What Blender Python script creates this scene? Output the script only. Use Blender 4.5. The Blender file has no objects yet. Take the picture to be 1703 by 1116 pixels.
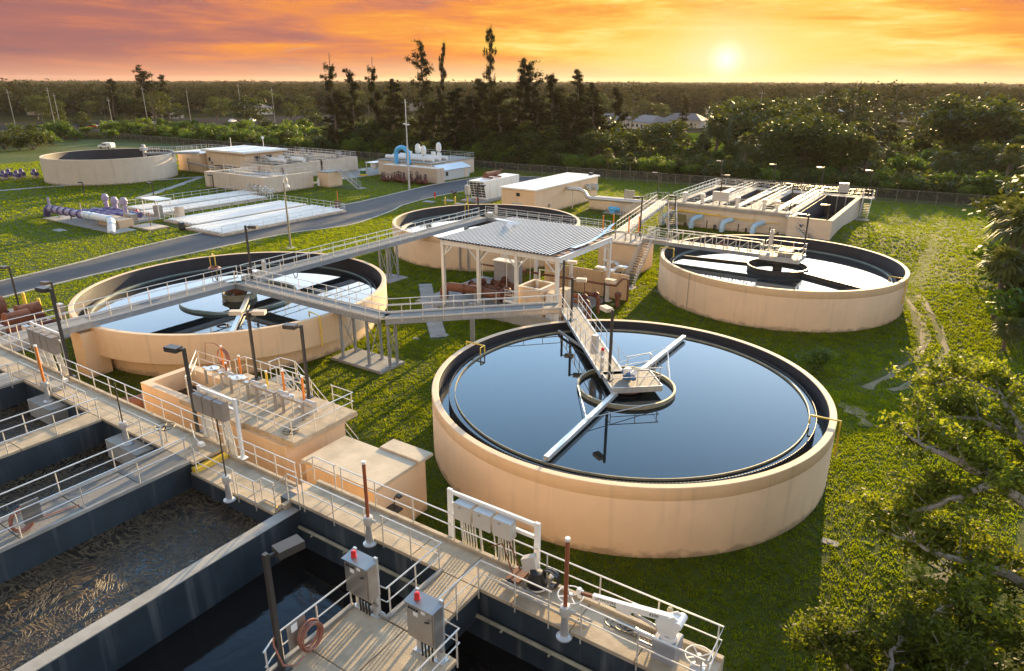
import bpy, math, random
import numpy as np
from mathutils import Vector, Matrix
random.seed(7)
C = bpy.context.scene.collection
SC = bpy.context.scene
PI = math.pi
R = math.radians

# ------------------------------------------------------------------ camera, sky, sun, exposure
# Plan of the plant: X runs along the aeration walkway, Y across it, Z up from the lawn, metres.
GRID = R(-33.5)          # the plant grid is turned this much against the camera's heading
def to_plan(v):
    c, s = math.cos(GRID), math.sin(GRID)
    return Vector((v[0]*c+v[1]*s, -v[0]*s+v[1]*c, v[2]))
pitch, roll = R(20.218), R(-0.164)
fw = Vector((0, math.cos(pitch), -math.sin(pitch)))
up = Vector((0, math.sin(pitch), math.cos(pitch)))
rt = Vector((1, 0, 0))
up2 = up*math.cos(roll)+rt*math.sin(roll)
rt2 = rt*math.cos(roll)-up*math.sin(roll)
fw, up2, rt2 = to_plan(fw), to_plan(up2), to_plan(rt2)
cam = bpy.data.cameras.new('camera')
cam.sensor_width = 36.0
cam.lens = 1150/1703*36
cam.clip_end = 12000
cam.clip_start = 0.5
co = bpy.data.objects.new('camera', cam)
C.objects.link(co)
m = Matrix((rt2, up2, -fw)).transposed().to_4x4()
m.translation = Vector((0, 0, 19.55))
co.matrix_world = m
SC.camera = co

SUN_AZ, SUN_EL = R(99.0), R(10.0)      # azimuth counter-clockwise from +X
sdir = Vector((math.cos(SUN_AZ)*math.cos(SUN_EL), math.sin(SUN_AZ)*math.cos(SUN_EL), math.sin(SUN_EL)))
sl = bpy.data.lights.new('sun', 'SUN')
sl.energy = 5.0
sl.angle = R(0.6)
sl.color = (1.0, 0.70, 0.34)
so = bpy.data.objects.new('sun', sl)
so.rotation_euler = sdir.to_track_quat('Z', 'Y').to_euler()
so.location = (0, 200, 120)
C.objects.link(so)

GLOW_AZ, GLOW_EL = R(107.5), R(1.55)    # where the sun burns through the cloud bank
def build_world():
    w = bpy.data.worlds.new('World')
    SC.world = w
    w.use_nodes = True
    nt = w.node_tree
    N, L = nt.nodes, nt.links
    N.clear()
    def n(t, **k):
        x = N.new(t)
        for a, b in k.items(): setattr(x, a, b)
        return x
    def math_(op, a, b=None, c=None):
        x = n('ShaderNodeMath', operation=op)
        for i, v in enumerate((a, b, c)):
            if v is None: continue
            if isinstance(v, (int, float)): x.inputs[i].default_value = v
            else: L.new(v, x.inputs[i])
        return x.outputs[0]
    def ramp(fac, stops, mode='LINEAR'):
        x = n('ShaderNodeValToRGB')
        x.color_ramp.interpolation = mode
        e = x.color_ramp.elements
        while len(e) < len(stops): e.new(0.5)
        for i, (p, c) in enumerate(stops):
            e[i].position = p
            e[i].color = (*c, 1)
        L.new(fac, x.inputs[0])
        return x.outputs[0]
    def mapr(v, a, b, c=0.0, d=1.0, smooth=True):
        x = n('ShaderNodeMapRange')
        if smooth: x.interpolation_type = 'SMOOTHSTEP'
        x.inputs[1].default_value, x.inputs[2].default_value, x.inputs[3].default_value, x.inputs[4].default_value = a, b, c, d
        L.new(v, x.inputs[0])
        return x.outputs[0]
    def mix(f, a, b, mode='MIX'):
        x = n('ShaderNodeMix', data_type='RGBA', blend_type=mode)
        if isinstance(f, float): x.inputs[0].default_value = f
        else: L.new(f, x.inputs[0])
        for i, v in ((6, a), (7, b)):
            if isinstance(v, tuple): x.inputs[i].default_value = (*v, 1)
            else: L.new(v, x.inputs[i])
        return x.outputs[2]
    tc = n('ShaderNodeTexCoord')
    sep = n('ShaderNodeSeparateXYZ')
    L.new(tc.outputs['Generated'], sep.inputs[0])
    X, Y, Z = sep.outputs
    el = math_('MULTIPLY', math_('ARCSINE', Z), 180/PI)
    # azimuth measured from the glow, in degrees
    cg, sg = math.cos(GLOW_AZ), math.sin(GLOW_AZ)
    along = math_('ADD', math_('MULTIPLY', X, cg), math_('MULTIPLY', Y, sg))
    side = math_('ADD', math_('MULTIPLY', X, sg), math_('MULTIPLY', Y, -cg))
    az = math_('MULTIPLY', math_('ARCTAN2', side, along), 180/PI)      # + is right of the glow
    # stretched cloud field
    cv = n('ShaderNodeCombineXYZ')
    L.new(math_('MULTIPLY', az, 0.055), cv.inputs[0])
    L.new(math_('ADD', math_('MULTIPLY', el, 0.48), math_('MULTIPLY', az, 0.006)), cv.inputs[1])
    n1 = n('ShaderNodeTexNoise'); n1.inputs['Scale'].default_value = 1.35; n1.inputs['Detail'].default_value = 7; n1.inputs['Roughness'].default_value = 0.55; n1.inputs['Distortion'].default_value = 0.5
    L.new(cv.outputs[0], n1.inputs['Vector'])
    n2 = n('ShaderNodeTexNoise'); n2.inputs['Scale'].default_value = 5.0; n2.inputs['Detail'].default_value = 8; n2.inputs['Roughness'].default_value = 0.6; n2.inputs['Distortion'].default_value = 1.2
    L.new(cv.outputs[0], n2.inputs['Vector'])
    f1, f2 = n1.outputs['Fac'], n2.outputs['Fac']
    # distance from the glow, elevation counts more than azimuth, bent by the clouds
    dele = math_('MULTIPLY', math_('SUBTRACT', el, math.degrees(GLOW_EL)), 3.3)
    d = math_('SQRT', math_('ADD', math_('MULTIPLY', az, az), math_('MULTIPLY', dele, dele)))
    bend = math_('ADD', math_('MULTIPLY', math_('SUBTRACT', f1, 0.5), 62.0), math_('MULTIPLY', math_('SUBTRACT', f2, 0.5), 22.0))
    amt = mapr(d, 2.0, 16.0)
    dd = math_('ADD', d, math_('MULTIPLY', bend, amt))
    t = math_('DIVIDE', math_('MAXIMUM', dd, 0.0), 64.0)
    base = ramp(t, [(0.0, (1.0, 0.93, 0.50)), (0.07, (1.0, 0.83, 0.25)), (0.17, (1.0, 0.66, 0.13)), (0.28, (1.0, 0.47, 0.075)), (0.40, (0.95, 0.33, 0.07)),
                    (0.53, (0.74, 0.25, 0.12)), (0.68, (0.48, 0.18, 0.145)), (0.86, (0.37, 0.16, 0.155)), (1.0, (0.29, 0.135, 0.165))])
    # pale wisps lit from behind
    wisp = math_('MULTIPLY', mapr(f2, 0.60, 0.80), mapr(d, 55.0, 6.0))
    base = mix(math_('MULTIPLY', wisp, 0.75), base, (1.0, 0.90, 0.52))
    # a clear band just above the trees
    low = math_('MULTIPLY', mapr(el, 2.0, 0.3), mapr(d, 3.0, 9.0, 0.15, 0.85))
    lowc = ramp(math_('DIVIDE', math_('ABSOLUTE', az), 60.0), [(0.0, (1.0, 0.80, 0.42)), (0.35, (1.0, 0.68, 0.36)), (0.62, (0.92, 0.42, 0.22)), (1.0, (0.62, 0.27, 0.20))])
    base = mix(math_('MULTIPLY', low, 0.8), base, lowc)
    # the sun burning through
    d2 = math_('SQRT', math_('ADD', math_('MULTIPLY', az, az), math_('MULTIPLY', math_('DIVIDE', dele, 3.3), math_('DIVIDE', dele, 3.3))))
    core = mapr(d2, 1.7, -1.2)
    halo = math_('POWER', mapr(d2, 7.0, 0.3, 0.0, 1.0, False), 2.6)
    base = mix(math_('MULTIPLY', halo, 0.75), base, (1.0, 0.92, 0.52))
    base = mix(core, base, (1.9, 1.75, 1.3))
    lowsky = n('ShaderNodeVectorMath', operation='SCALE'); L.new(base, lowsky.inputs[0]); lowsky.inputs['Scale'].default_value = 0.325
    # clear evening sky above the cloud bank
    sky = n('ShaderNodeTexSky', sky_type='NISHITA')
    sky.sun_disc = False
    sky.sun_elevation = SUN_EL
    sky.sun_rotation = PI/2-SUN_AZ
    sky.air_density = 1.0; sky.dust_density = 0.8; sky.ozone_density = 2.0
    skyv = n('ShaderNodeVectorMath', operation='SCALE'); L.new(sky.outputs[0], skyv.inputs[0]); skyv.inputs['Scale'].default_value = 0.05
    high = mapr(math_('ADD', el, math_('MULTIPLY', math_('SUBTRACT', f1, 0.5), 5.0)), 6.6, 10.5)
    # above the bank: pale near the sun, clear blue higher up, a peach twilight band opposite
    e90 = math_('DIVIDE', el, 90.0)
    front = ramp(e90, [(0.07, (2.0, 1.85, 1.6)), (0.155, (2.1, 2.05, 1.95)), (0.19, (1.25, 1.40, 1.50)), (0.225, (0.60, 1.00, 1.45)), (0.35, (0.30, 0.58, 0.93)), (0.47, (0.06, 0.11, 0.19)), (1.0, (0.035, 0.055, 0.09))])
    back = ramp(e90, [(0.0, (0.46, 0.31, 0.20)), (0.10, (0.52, 0.39, 0.26)), (0.28, (0.40, 0.34, 0.27)), (0.45, (0.09, 0.10, 0.12)), (1.0, (0.035, 0.05, 0.08))])
    toward = mapr(math_('ABSOLUTE', math_('SUBTRACT', az, 5.0)), 120.0, 45.0)
    leftblue = mapr(math_('ABSOLUTE', math_('SUBTRACT', az, 5.0)), 22.0, 50.0)
    front = mix(math_('MULTIPLY', leftblue, 0.8), front, ramp(e90, [(0.07, (1.3, 1.3, 1.3)), (0.125, (1.2, 1.28, 1.35)), (0.16, (0.52, 0.78, 1.10)), (0.35, (0.19, 0.38, 0.64)), (0.47, (0.06, 0.11, 0.19)), (1.0, (0.035, 0.055, 0.09))]))
    veil = mix(toward, back, front)
    vv = n('ShaderNodeVectorMath', operation='ADD'); vs = n('ShaderNodeVectorMath', operation='SCALE'); L.new(veil, vs.inputs[0]); vs.inputs['Scale'].default_value = 0.95
    L.new(skyv.outputs[0], vv.inputs[0]); L.new(vs.outputs[0], vv.inputs[1])
    col = mix(high, lowsky.outputs[0], vv.outputs[0])
    bg = n('ShaderNodeBackground'); bg.inputs[1].default_value = 1.0
    L.new(col, bg.inputs[0])
    out = n('ShaderNodeOutputWorld')
    L.new(bg.outputs[0], out.inputs[0])
build_world()
SC.view_settings.view_transform = 'Standard'
SC.view_settings.look = 'None'
SC.view_settings.exposure = 1.6
SC.view_settings.gamma = 1.0
SC.view_settings.use_curve_mapping = False
SC.cycles.max_bounces = 6
SC.cycles.transparent_max_bounces = 4
SC.cycles.use_denoising = True

# ------------------------------------------------------------------ materials
def mat(name, col, rough=0.6, metal=0.0, var=0.25, scale=3.0, bump=0.0, bscale=40.0, col2=None, stretch=(1, 1, 1), spec=0.5, streak=None, splash=False):
    mt = bpy.data.materials.new(name)
    mt.use_nodes = True
    nt = mt.node_tree
    N, L = nt.nodes, nt.links
    b = N['Principled BSDF']
    b.inputs['Roughness'].default_value = rough
    b.inputs['Metallic'].default_value = metal
    b.inputs['Specular IOR Level'].default_value = spec
    tc = N.new('ShaderNodeTexCoord')
    mp = N.new('ShaderNodeMapping')
    mp.inputs['Scale'].default_value = stretch
    L.new(tc.outputs['Object'], mp.inputs[0])
    nz = N.new('ShaderNodeTexNoise')
    nz.inputs['Scale'].default_value = scale
    nz.inputs['Detail'].default_value = 6
    nz.inputs['Roughness'].default_value = 0.62
    L.new(mp.outputs[0], nz.inputs['Vector'])
    rp = N.new('ShaderNodeValToRGB')
    c2 = col2 or tuple(c*(1-var) for c in col)
    rp.color_ramp.elements[0].position = 0.30
    rp.color_ramp.elements[1].position = 0.68
    rp.color_ramp.elements[0].color = (*c2, 1)
    rp.color_ramp.elements[1].color = (*col, 1)
    L.new(nz.outputs['Fac'], rp.inputs[0])
    cout = rp.outputs[0]
    if streak:
        mp2 = N.new('ShaderNodeMapping'); mp2.inputs['Scale'].default_value = (1.6, 1.6, 0.10)
        L.new(tc.outputs['Object'], mp2.inputs[0])
        n3 = N.new('ShaderNodeTexNoise'); n3.inputs['Scale'].default_value = 1.5; n3.inputs['Detail'].default_value = 5
        L.new(mp2.outputs[0], n3.inputs['Vector'])
        r3 = N.new('ShaderNodeMapRange'); r3.inputs[1].default_value = 0.55; r3.inputs[2].default_value = 0.78
        L.new(n3.outputs['Fac'], r3.inputs[0])
        ml = N.new('ShaderNodeMath'); ml.operation = 'MULTIPLY'; ml.inputs[1].default_value = streak[1]
        L.new(r3.outputs[0], ml.inputs[0])
        mx = N.new('ShaderNodeMix'); mx.data_type = 'RGBA'
        L.new(ml.outputs[0], mx.inputs[0]); L.new(cout, mx.inputs[6]); mx.inputs[7].default_value = (*streak[0], 1)
        cout = mx.outputs[2]
    if splash:      # rain-splashed soil along the foot of the wall, ragged and only a hand high
        sp = N.new('ShaderNodeSeparateXYZ'); L.new(tc.outputs['Object'], sp.inputs[0])
        n6 = N.new('ShaderNodeTexNoise'); n6.inputs['Scale'].default_value = 1.7; n6.inputs['Detail'].default_value = 6; L.new(tc.outputs['Object'], n6.inputs['Vector'])
        a6 = N.new('ShaderNodeMath'); a6.operation = 'MULTIPLY_ADD'; a6.inputs[1].default_value = -0.9; L.new(n6.outputs['Fac'], a6.inputs[0]); L.new(sp.outputs[2], a6.inputs[2])
        r6 = N.new('ShaderNodeMapRange'); r6.inputs[1].default_value = -0.12; r6.inputs[2].default_value = -0.35; r6.inputs[4].default_value = 0.6; L.new(a6.outputs[0], r6.inputs[0])
        m6 = N.new('ShaderNodeMix'); m6.data_type = 'RGBA'; L.new(r6.outputs[0], m6.inputs[0]); L.new(cout, m6.inputs[6]); m6.inputs[7].default_value = (0.22, 0.15, 0.09, 1)
        cout = m6.outputs[2]
    L.new(cout, b.inputs['Base Color'])
    if bump:
        n2 = N.new('ShaderNodeTexNoise')
        n2.inputs['Scale'].default_value = bscale
        n2.inputs['Detail'].default_value = 4
        L.new(mp.outputs[0], n2.inputs['Vector'])
        bp = N.new('ShaderNodeBump')
        bp.inputs['Strength'].default_value = bump
        bp.inputs['Distance'].default_value = 0.05
        L.new(n2.outputs['Fac'], bp.inputs['Height'])
        L.new(bp.outputs[0], b.inputs['Normal'])
    return mt
M = {}
M['stucco'] = mat('peach painted stucco', (0.74, 0.535, 0.335), 0.75, var=0.14, scale=0.45, bump=0.15, bscale=25, streak=((0.46, 0.34, 0.23), 0.45), splash=True)
M['stucco_low'] = mat('tan painted stucco', (0.62, 0.44, 0.27), 0.75, var=0.12, scale=0.5, bump=0.15, bscale=25, streak=((0.4, 0.28, 0.2), 0.4))
M['pale'] = mat('pale painted concrete', (0.64, 0.53, 0.40), 0.75, var=0.14, scale=0.6, bump=0.1, streak=((0.40, 0.32, 0.25), 0.5), splash=True)
M['deck'] = mat('weathered deck concrete', (0.50, 0.40, 0.27), 0.85, var=0.42, scale=1.4, bump=0.25, bscale=30)
M['deckgrey'] = mat('grey concrete', (0.36, 0.34, 0.30), 0.85, var=0.35, scale=1.2, bump=0.25, bscale=30)
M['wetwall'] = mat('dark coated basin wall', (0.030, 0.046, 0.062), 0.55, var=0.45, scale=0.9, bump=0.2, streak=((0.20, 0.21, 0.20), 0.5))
M['lining'] = mat('dark tank lining', (0.026, 0.026, 0.034), 0.6, var=0.35, scale=0.7, streak=((0.07, 0.065, 0.06), 0.4))
M['galv'] = mat('galvanised steel', (0.62, 0.62, 0.60), 0.42, 0.55, var=0.2, scale=4)
M['rail'] = mat('aluminium handrail', (0.66, 0.63, 0.57), 0.40, 0.35, var=0.12, scale=5)
M['beam'] = mat('grey galvanised beam', (0.36, 0.38, 0.40), 0.5, 0.5, var=0.25, scale=2)
M['grating'] = mat('grey bar grating', (0.23, 0.22, 0.20), 0.7, 0.15, var=0.3, scale=30, bump=0.6, bscale=60, stretch=(1, 6, 1))
M['white'] = mat('white paint', (0.80, 0.78, 0.73), 0.5, var=0.1, scale=2)
M['whiteroof'] = mat('white roof coating', (0.80, 0.77, 0.70), 0.6, var=0.14, scale=0.8, bump=0.1)
M['canopy'] = mat('white painted steel', (0.70, 0.70, 0.66), 0.45, 0.1, var=0.12, scale=2, streak=((0.42, 0.25, 0.14), 0.3))
M['corr'] = mat('blue grey corrugated sheet', (0.050, 0.066, 0.10), 0.8, 0.0, var=0.2, scale=0.8, spec=0.08)
M['bronze'] = mat('dark bronze lamp paint', (0.055, 0.048, 0.042), 0.5, 0.2, var=0.25)
M['rust'] = mat('rust brown pipe', (0.22, 0.085, 0.045), 0.75, 0.1, var=0.45, scale=3, bump=0.2)
M['rustd'] = mat('dark red valve paint', (0.13, 0.035, 0.025), 0.65, 0.1, var=0.45, scale=5)
M['purple'] = mat('purple pipe paint', (0.10, 0.075, 0.20), 0.5, var=0.3, scale=3)
M['lilac'] = mat('faded purple pipe paint', (0.36, 0.30, 0.42), 0.5, var=0.25, scale=3)
M['skyblue'] = mat('light blue pipe paint', (0.40, 0.60, 0.76), 0.45, var=0.12, scale=3)
M['cyan'] = mat('bright blue pipe paint', (0.10, 0.46, 0.80), 0.4, var=0.15, scale=3)
M['bluem'] = mat('blue motor paint', (0.04, 0.14, 0.32), 0.4, var=0.2)
M['yellow'] = mat('safety yellow paint', (0.78, 0.52, 0.06), 0.5, var=0.2, scale=4)
M['orange'] = mat('orange plastic stem cover', (0.75, 0.22, 0.03), 0.45, var=0.2)
M['redbrown'] = mat('red brown stem cover', (0.30, 0.085, 0.035), 0.5, var=0.3)
M['hose'] = mat('terracotta rubber hose', (0.36, 0.15, 0.10), 0.5, var=0.25)
M['red'] = mat('red lens', (0.60, 0.02, 0.02), 0.25, var=0.1)
M['steel'] = mat('brushed stainless', (0.46, 0.43, 0.39), 0.34, 0.75, var=0.2, scale=1.5)
M['cab'] = mat('grey enclosure paint', (0.52, 0.49, 0.44), 0.45, 0.1, var=0.1)
M['cabd'] = mat('taupe enclosure paint', (0.30, 0.26, 0.22), 0.5, 0.1, var=0.15)
M['black'] = mat('black rubber and paint', (0.02, 0.02, 0.022), 0.4, var=0.3)
M['cream'] = mat('cream algae stained ring', (0.34, 0.31, 0.21), 0.6, var=0.4, scale=2)
M['green'] = mat('green grey fibreglass', (0.20, 0.27, 0.26), 0.5, var=0.3, scale=1)
M['darkfib'] = mat('dark fibreglass weir', (0.05, 0.05, 0.05), 0.5, var=0.4, scale=6)
M['farpave'] = mat('distant asphalt', (0.055, 0.052, 0.05), 0.95, var=0.3, scale=0.05, spec=0.0)
M['asphalt'] = mat('asphalt', (0.060, 0.058, 0.060), 0.85, var=0.45, scale=0.35, bump=0.3, bscale=60, col2=(0.036, 0.035, 0.037))
M['kerb'] = mat('kerb concrete', (0.48, 0.45, 0.38), 0.85, var=0.3, scale=1.5)
M['path'] = mat('path concrete', (0.34, 0.33, 0.30), 0.85, var=0.35, scale=0.8)
M['dirt'] = mat('sandy dirt', (0.24, 0.20, 0.11), 0.95, var=0.45, scale=2.5, bump=0.4, bscale=12)
M['container'] = mat('beige container paint', (0.62, 0.49, 0.37), 0.55, var=0.15, scale=0.8, streak=((0.4, 0.24, 0.14), 0.4))
M['shed'] = mat('pale grey siding', (0.50, 0.50, 0.48), 0.6, var=0.12)
M['bark'] = mat('grey brown bark', (0.16, 0.12, 0.09), 0.9, var=0.5, scale=6, bump=0.5, bscale=20)
M['barkpale'] = mat('pale grey bark', (0.36, 0.32, 0.27), 0.85, var=0.45, scale=5, bump=0.5, bscale=20)
M['creamroof'] = mat('stained cream roof', (0.58, 0.48, 0.34), 0.75, var=0.35, scale=0.7, bump=0.1)
M['cabgrey'] = mat('blue grey cabinet paint', (0.27, 0.28, 0.30), 0.5, var=0.12)
M['stem'] = mat('dark threaded rod', (0.10, 0.085, 0.06), 0.5, 0.4, var=0.3)
M['glass'] = mat('dark window glass', (0.03, 0.04, 0.05), 0.12, var=0.2)
M['house'] = mat('pale house wall', (0.52, 0.45, 0.36), 0.7, var=0.1)
M['houseroof'] = mat('grey shingle roof', (0.20, 0.17, 0.16), 0.8, var=0.3)
M['steelroof'] = mat('light metal roof', (0.60, 0.60, 0.60), 0.4, 0.3, var=0.1)

def water(name, col, rough, bump, bscale, foam=None, emitcol=None):
    mt = bpy.data.materials.new(name); mt.use_nodes = True
    nt = mt.node_tree; N, L = nt.nodes, nt.links
    b = N['Principled BSDF']
    b.inputs['Roughness'].default_value = rough
    b.inputs['IOR'].default_value = 1.45
    b.inputs['Base Color'].default_value = (*col, 1)
    tc = N.new('ShaderNodeTexCoord')
    nz = N.new('ShaderNodeTexNoise'); nz.inputs['Scale'].default_value = bscale; nz.inputs['Detail'].default_value = 4
    L.new(tc.outputs['Object'], nz.inputs['Vector'])
    h = nz.outputs['Fac']
    if foam:
        # churned foam: warped cells make loops and strings of scum
        wz = N.new('ShaderNodeTexNoise'); wz.inputs['Scale'].default_value = 0.55; wz.inputs['Detail'].default_value = 4; wz.inputs['Distortion'].default_value = 1.5
        L.new(tc.outputs['Object'], wz.inputs['Vector'])
        ad = N.new('ShaderNodeMix'); ad.data_type = 'VECTOR'; ad.inputs[0].default_value = 0.62
        L.new(tc.outputs['Object'], ad.inputs[4])
        sc = N.new('ShaderNodeVectorMath'); sc.operation = 'SCALE'; sc.inputs['Scale'].default_value = 9.0
        L.new(wz.outputs['Color'], sc.inputs[0]); L.new(sc.outputs[0], ad.inputs[5])
        vo = N.new('ShaderNodeTexVoronoi'); vo.feature = 'DISTANCE_TO_EDGE'; vo.inputs['Scale'].default_value = 1.9
        L.new(ad.outputs[1], vo.inputs['Vector'])
        r1 = N.new('ShaderNodeMapRange'); r1.inputs[1].default_value = 0.12; r1.inputs[2].default_value = 0.0
        L.new(vo.outputs['Distance'], r1.inputs[0])
        n4 = N.new('ShaderNodeTexNoise'); n4.inputs['Scale'].default_value = 4.2; n4.inputs['Detail'].default_value = 8; n4.inputs['Roughness'].default_value = 0.72; n4.inputs['Distortion'].default_value = 0.25
        L.new(tc.outputs['Object'], n4.inputs['Vector'])
        r2 = N.new('ShaderNodeMapRange'); r2.inputs[1].default_value = 0.44; r2.inputs[2].default_value = 0.80
        L.new(n4.outputs['Fac'], r2.inputs[0])
        n5 = N.new('ShaderNodeTexNoise'); n5.inputs['Scale'].default_value = 0.35; n5.inputs['Detail'].default_value = 3
        L.new(tc.outputs['Object'], n5.inputs['Vector'])
        r5 = N.new('ShaderNodeMapRange'); r5.inputs[1].default_value = 0.35; r5.inputs[2].default_value = 0.65; r5.inputs[3].default_value = 0.08; r5.inputs[4].default_value = 0.8
        L.new(n5.outputs['Fac'], r5.inputs[0])
        mm = N.new('ShaderNodeMath'); mm.operation = 'MAXIMUM'
        m2 = N.new('ShaderNodeMath'); m2.operation = 'MULTIPLY'; L.new(r2.outputs[0], m2.inputs[0]); L.new(r5.outputs[0], m2.inputs[1])
        m1 = N.new('ShaderNodeMath'); m1.operation = 'MULTIPLY'; L.new(r1.outputs[0], m1.inputs[0]); m1.inputs[1].default_value = 0.7
        L.new(m1.outputs[0], mm.inputs[0]); L.new(m2.outputs[0], mm.inputs[1])
        mx = N.new('ShaderNodeMix'); mx.data_type = 'RGBA'
        L.new(mm.outputs[0], mx.inputs[0]); mx.inputs[6].default_value = (*col, 1); mx.inputs[7].default_value = (*foam, 1)
        L.new(mx.outputs[2], b.inputs['Base Color'])
        rr = N.new('ShaderNodeMapRange'); rr.inputs[3].default_value = rough; rr.inputs[4].default_value = 0.8
        L.new(mm.outputs[0], rr.inputs[0]); L.new(rr.outputs[0], b.inputs['Roughness'])
        hh = N.new('ShaderNodeMath'); hh.operation = 'ADD'; L.new(mm.outputs[0], hh.inputs[0]); L.new(h, hh.inputs[1]); h = hh.outputs[0]
    if bump:
        bp = N.new('ShaderNodeBump'); bp.inputs['Strength'].default_value = bump; bp.inputs['Distance'].default_value = 0.12
        L.new(h, bp.inputs['Height']); L.new(bp.outputs[0], b.inputs['Normal'])
    return mt
M['water'] = water('still tank water', (0.006, 0.010, 0.012), 0.015, 0.004, 2.0)
M['bright'] = water('rippled tank water', (0.02, 0.025, 0.025), 0.035, 0.012, 2.2)
M['murky'] = water('dark mixed liquor', (0.010, 0.009, 0.008), 0.06, 0.05, 3.0)
M['churn'] = water('churning aerated water', (0.016, 0.012, 0.008), 0.16, 0.55, 2.5, foam=(0.22, 0.15, 0.072))

def leafmat(name, c1, c2, trans=0.4, rough=0.5, spec=0.3):
    mt = bpy.data.materials.new(name); mt.use_nodes = True
    nt = mt.node_tree; N, L = nt.nodes, nt.links
    N.clear()
    out = N.new('ShaderNodeOutputMaterial')
    b = N.new('ShaderNodeBsdfPrincipled'); b.inputs['Roughness'].default_value = rough; b.inputs['Specular IOR Level'].default_value = spec
    t = N.new('ShaderNodeBsdfTranslucent')
    tc = N.new('ShaderNodeTexCoord'); oi = N.new('ShaderNodeObjectInfo')
    nz = N.new('ShaderNodeTexNoise'); nz.inputs['Scale'].default_value = 0.9; nz.inputs['Detail'].default_value = 5
    L.new(tc.outputs['Object'], nz.inputs['Vector'])
    ad = N.new('ShaderNodeMath'); ad.operation = 'MULTIPLY_ADD'; ad.inputs[1].default_value = 0.5
    L.new(oi.outputs['Random'], ad.inputs[0])
    sb = N.new('ShaderNodeMath'); sb.operation = 'MULTIPLY_ADD'; sb.inputs[1].default_value = 1.6; sb.inputs[2].default_value = -0.55
    L.new(nz.outputs['Fac'], sb.inputs[0]); L.new(sb.outputs[0], ad.inputs[2])
    rp = N.new('ShaderNodeValToRGB')
    rp.color_ramp.elements[0].color = (*c1, 1); rp.color_ramp.elements[1].color = (*c2, 1)
    L.new(ad.outputs[0], rp.inputs[0])
    L.new(rp.outputs[0], b.inputs['Base Color'])
    tcol = N.new('ShaderNodeMix'); tcol.data_type = 'RGBA'; tcol.blend_type = 'MULTIPLY'; tcol.inputs[0].default_value = 1.0
    L.new(rp.outputs[0], tcol.inputs[6]); tcol.inputs[7].default_value = (1.9, 1.75, 0.55, 1)
    L.new(tcol.outputs[2], t.inputs[0])
    mx = N.new('ShaderNodeMixShader'); mx.inputs[0].default_value = trans
    L.new(b.outputs[0], mx.inputs[1]); L.new(t.outputs[0], mx.inputs[2]); L.new(mx.outputs[0], out.inputs[0])
    return mt
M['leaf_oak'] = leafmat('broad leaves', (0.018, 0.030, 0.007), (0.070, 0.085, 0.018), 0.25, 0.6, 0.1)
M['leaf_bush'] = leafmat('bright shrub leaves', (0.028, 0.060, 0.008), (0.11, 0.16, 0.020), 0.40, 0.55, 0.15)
M['leaf_cas'] = leafmat('dusky needle sprays', (0.013, 0.016, 0.008), (0.042, 0.042, 0.019), 0.15, 0.8, 0.0)
M['leaf_pine'] = leafmat('pine needles', (0.022, 0.026, 0.011), (0.070, 0.068, 0.028), 0.2, 0.7, 0.05)
M['leaf_palm'] = leafmat('palm fronds', (0.030, 0.044, 0.012), (0.11, 0.12, 0.035), 0.30, 0.6, 0.12)
M['leaf_near'] = leafmat('olive broad leaves', (0.034, 0.050, 0.008), (0.175, 0.21, 0.028), 0.55, 0.55, 0.15)
M['leaf_far'] = leafmat('distant foliage', (0.020, 0.024, 0.011), (0.048, 0.048, 0.022), 0.08, 0.9, 0.0)
M['blade'] = leafmat('lawn blades', (0.042, 0.078, 0.004), (0.175, 0.215, 0.008), 0.6, 0.6, 0.1)

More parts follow.
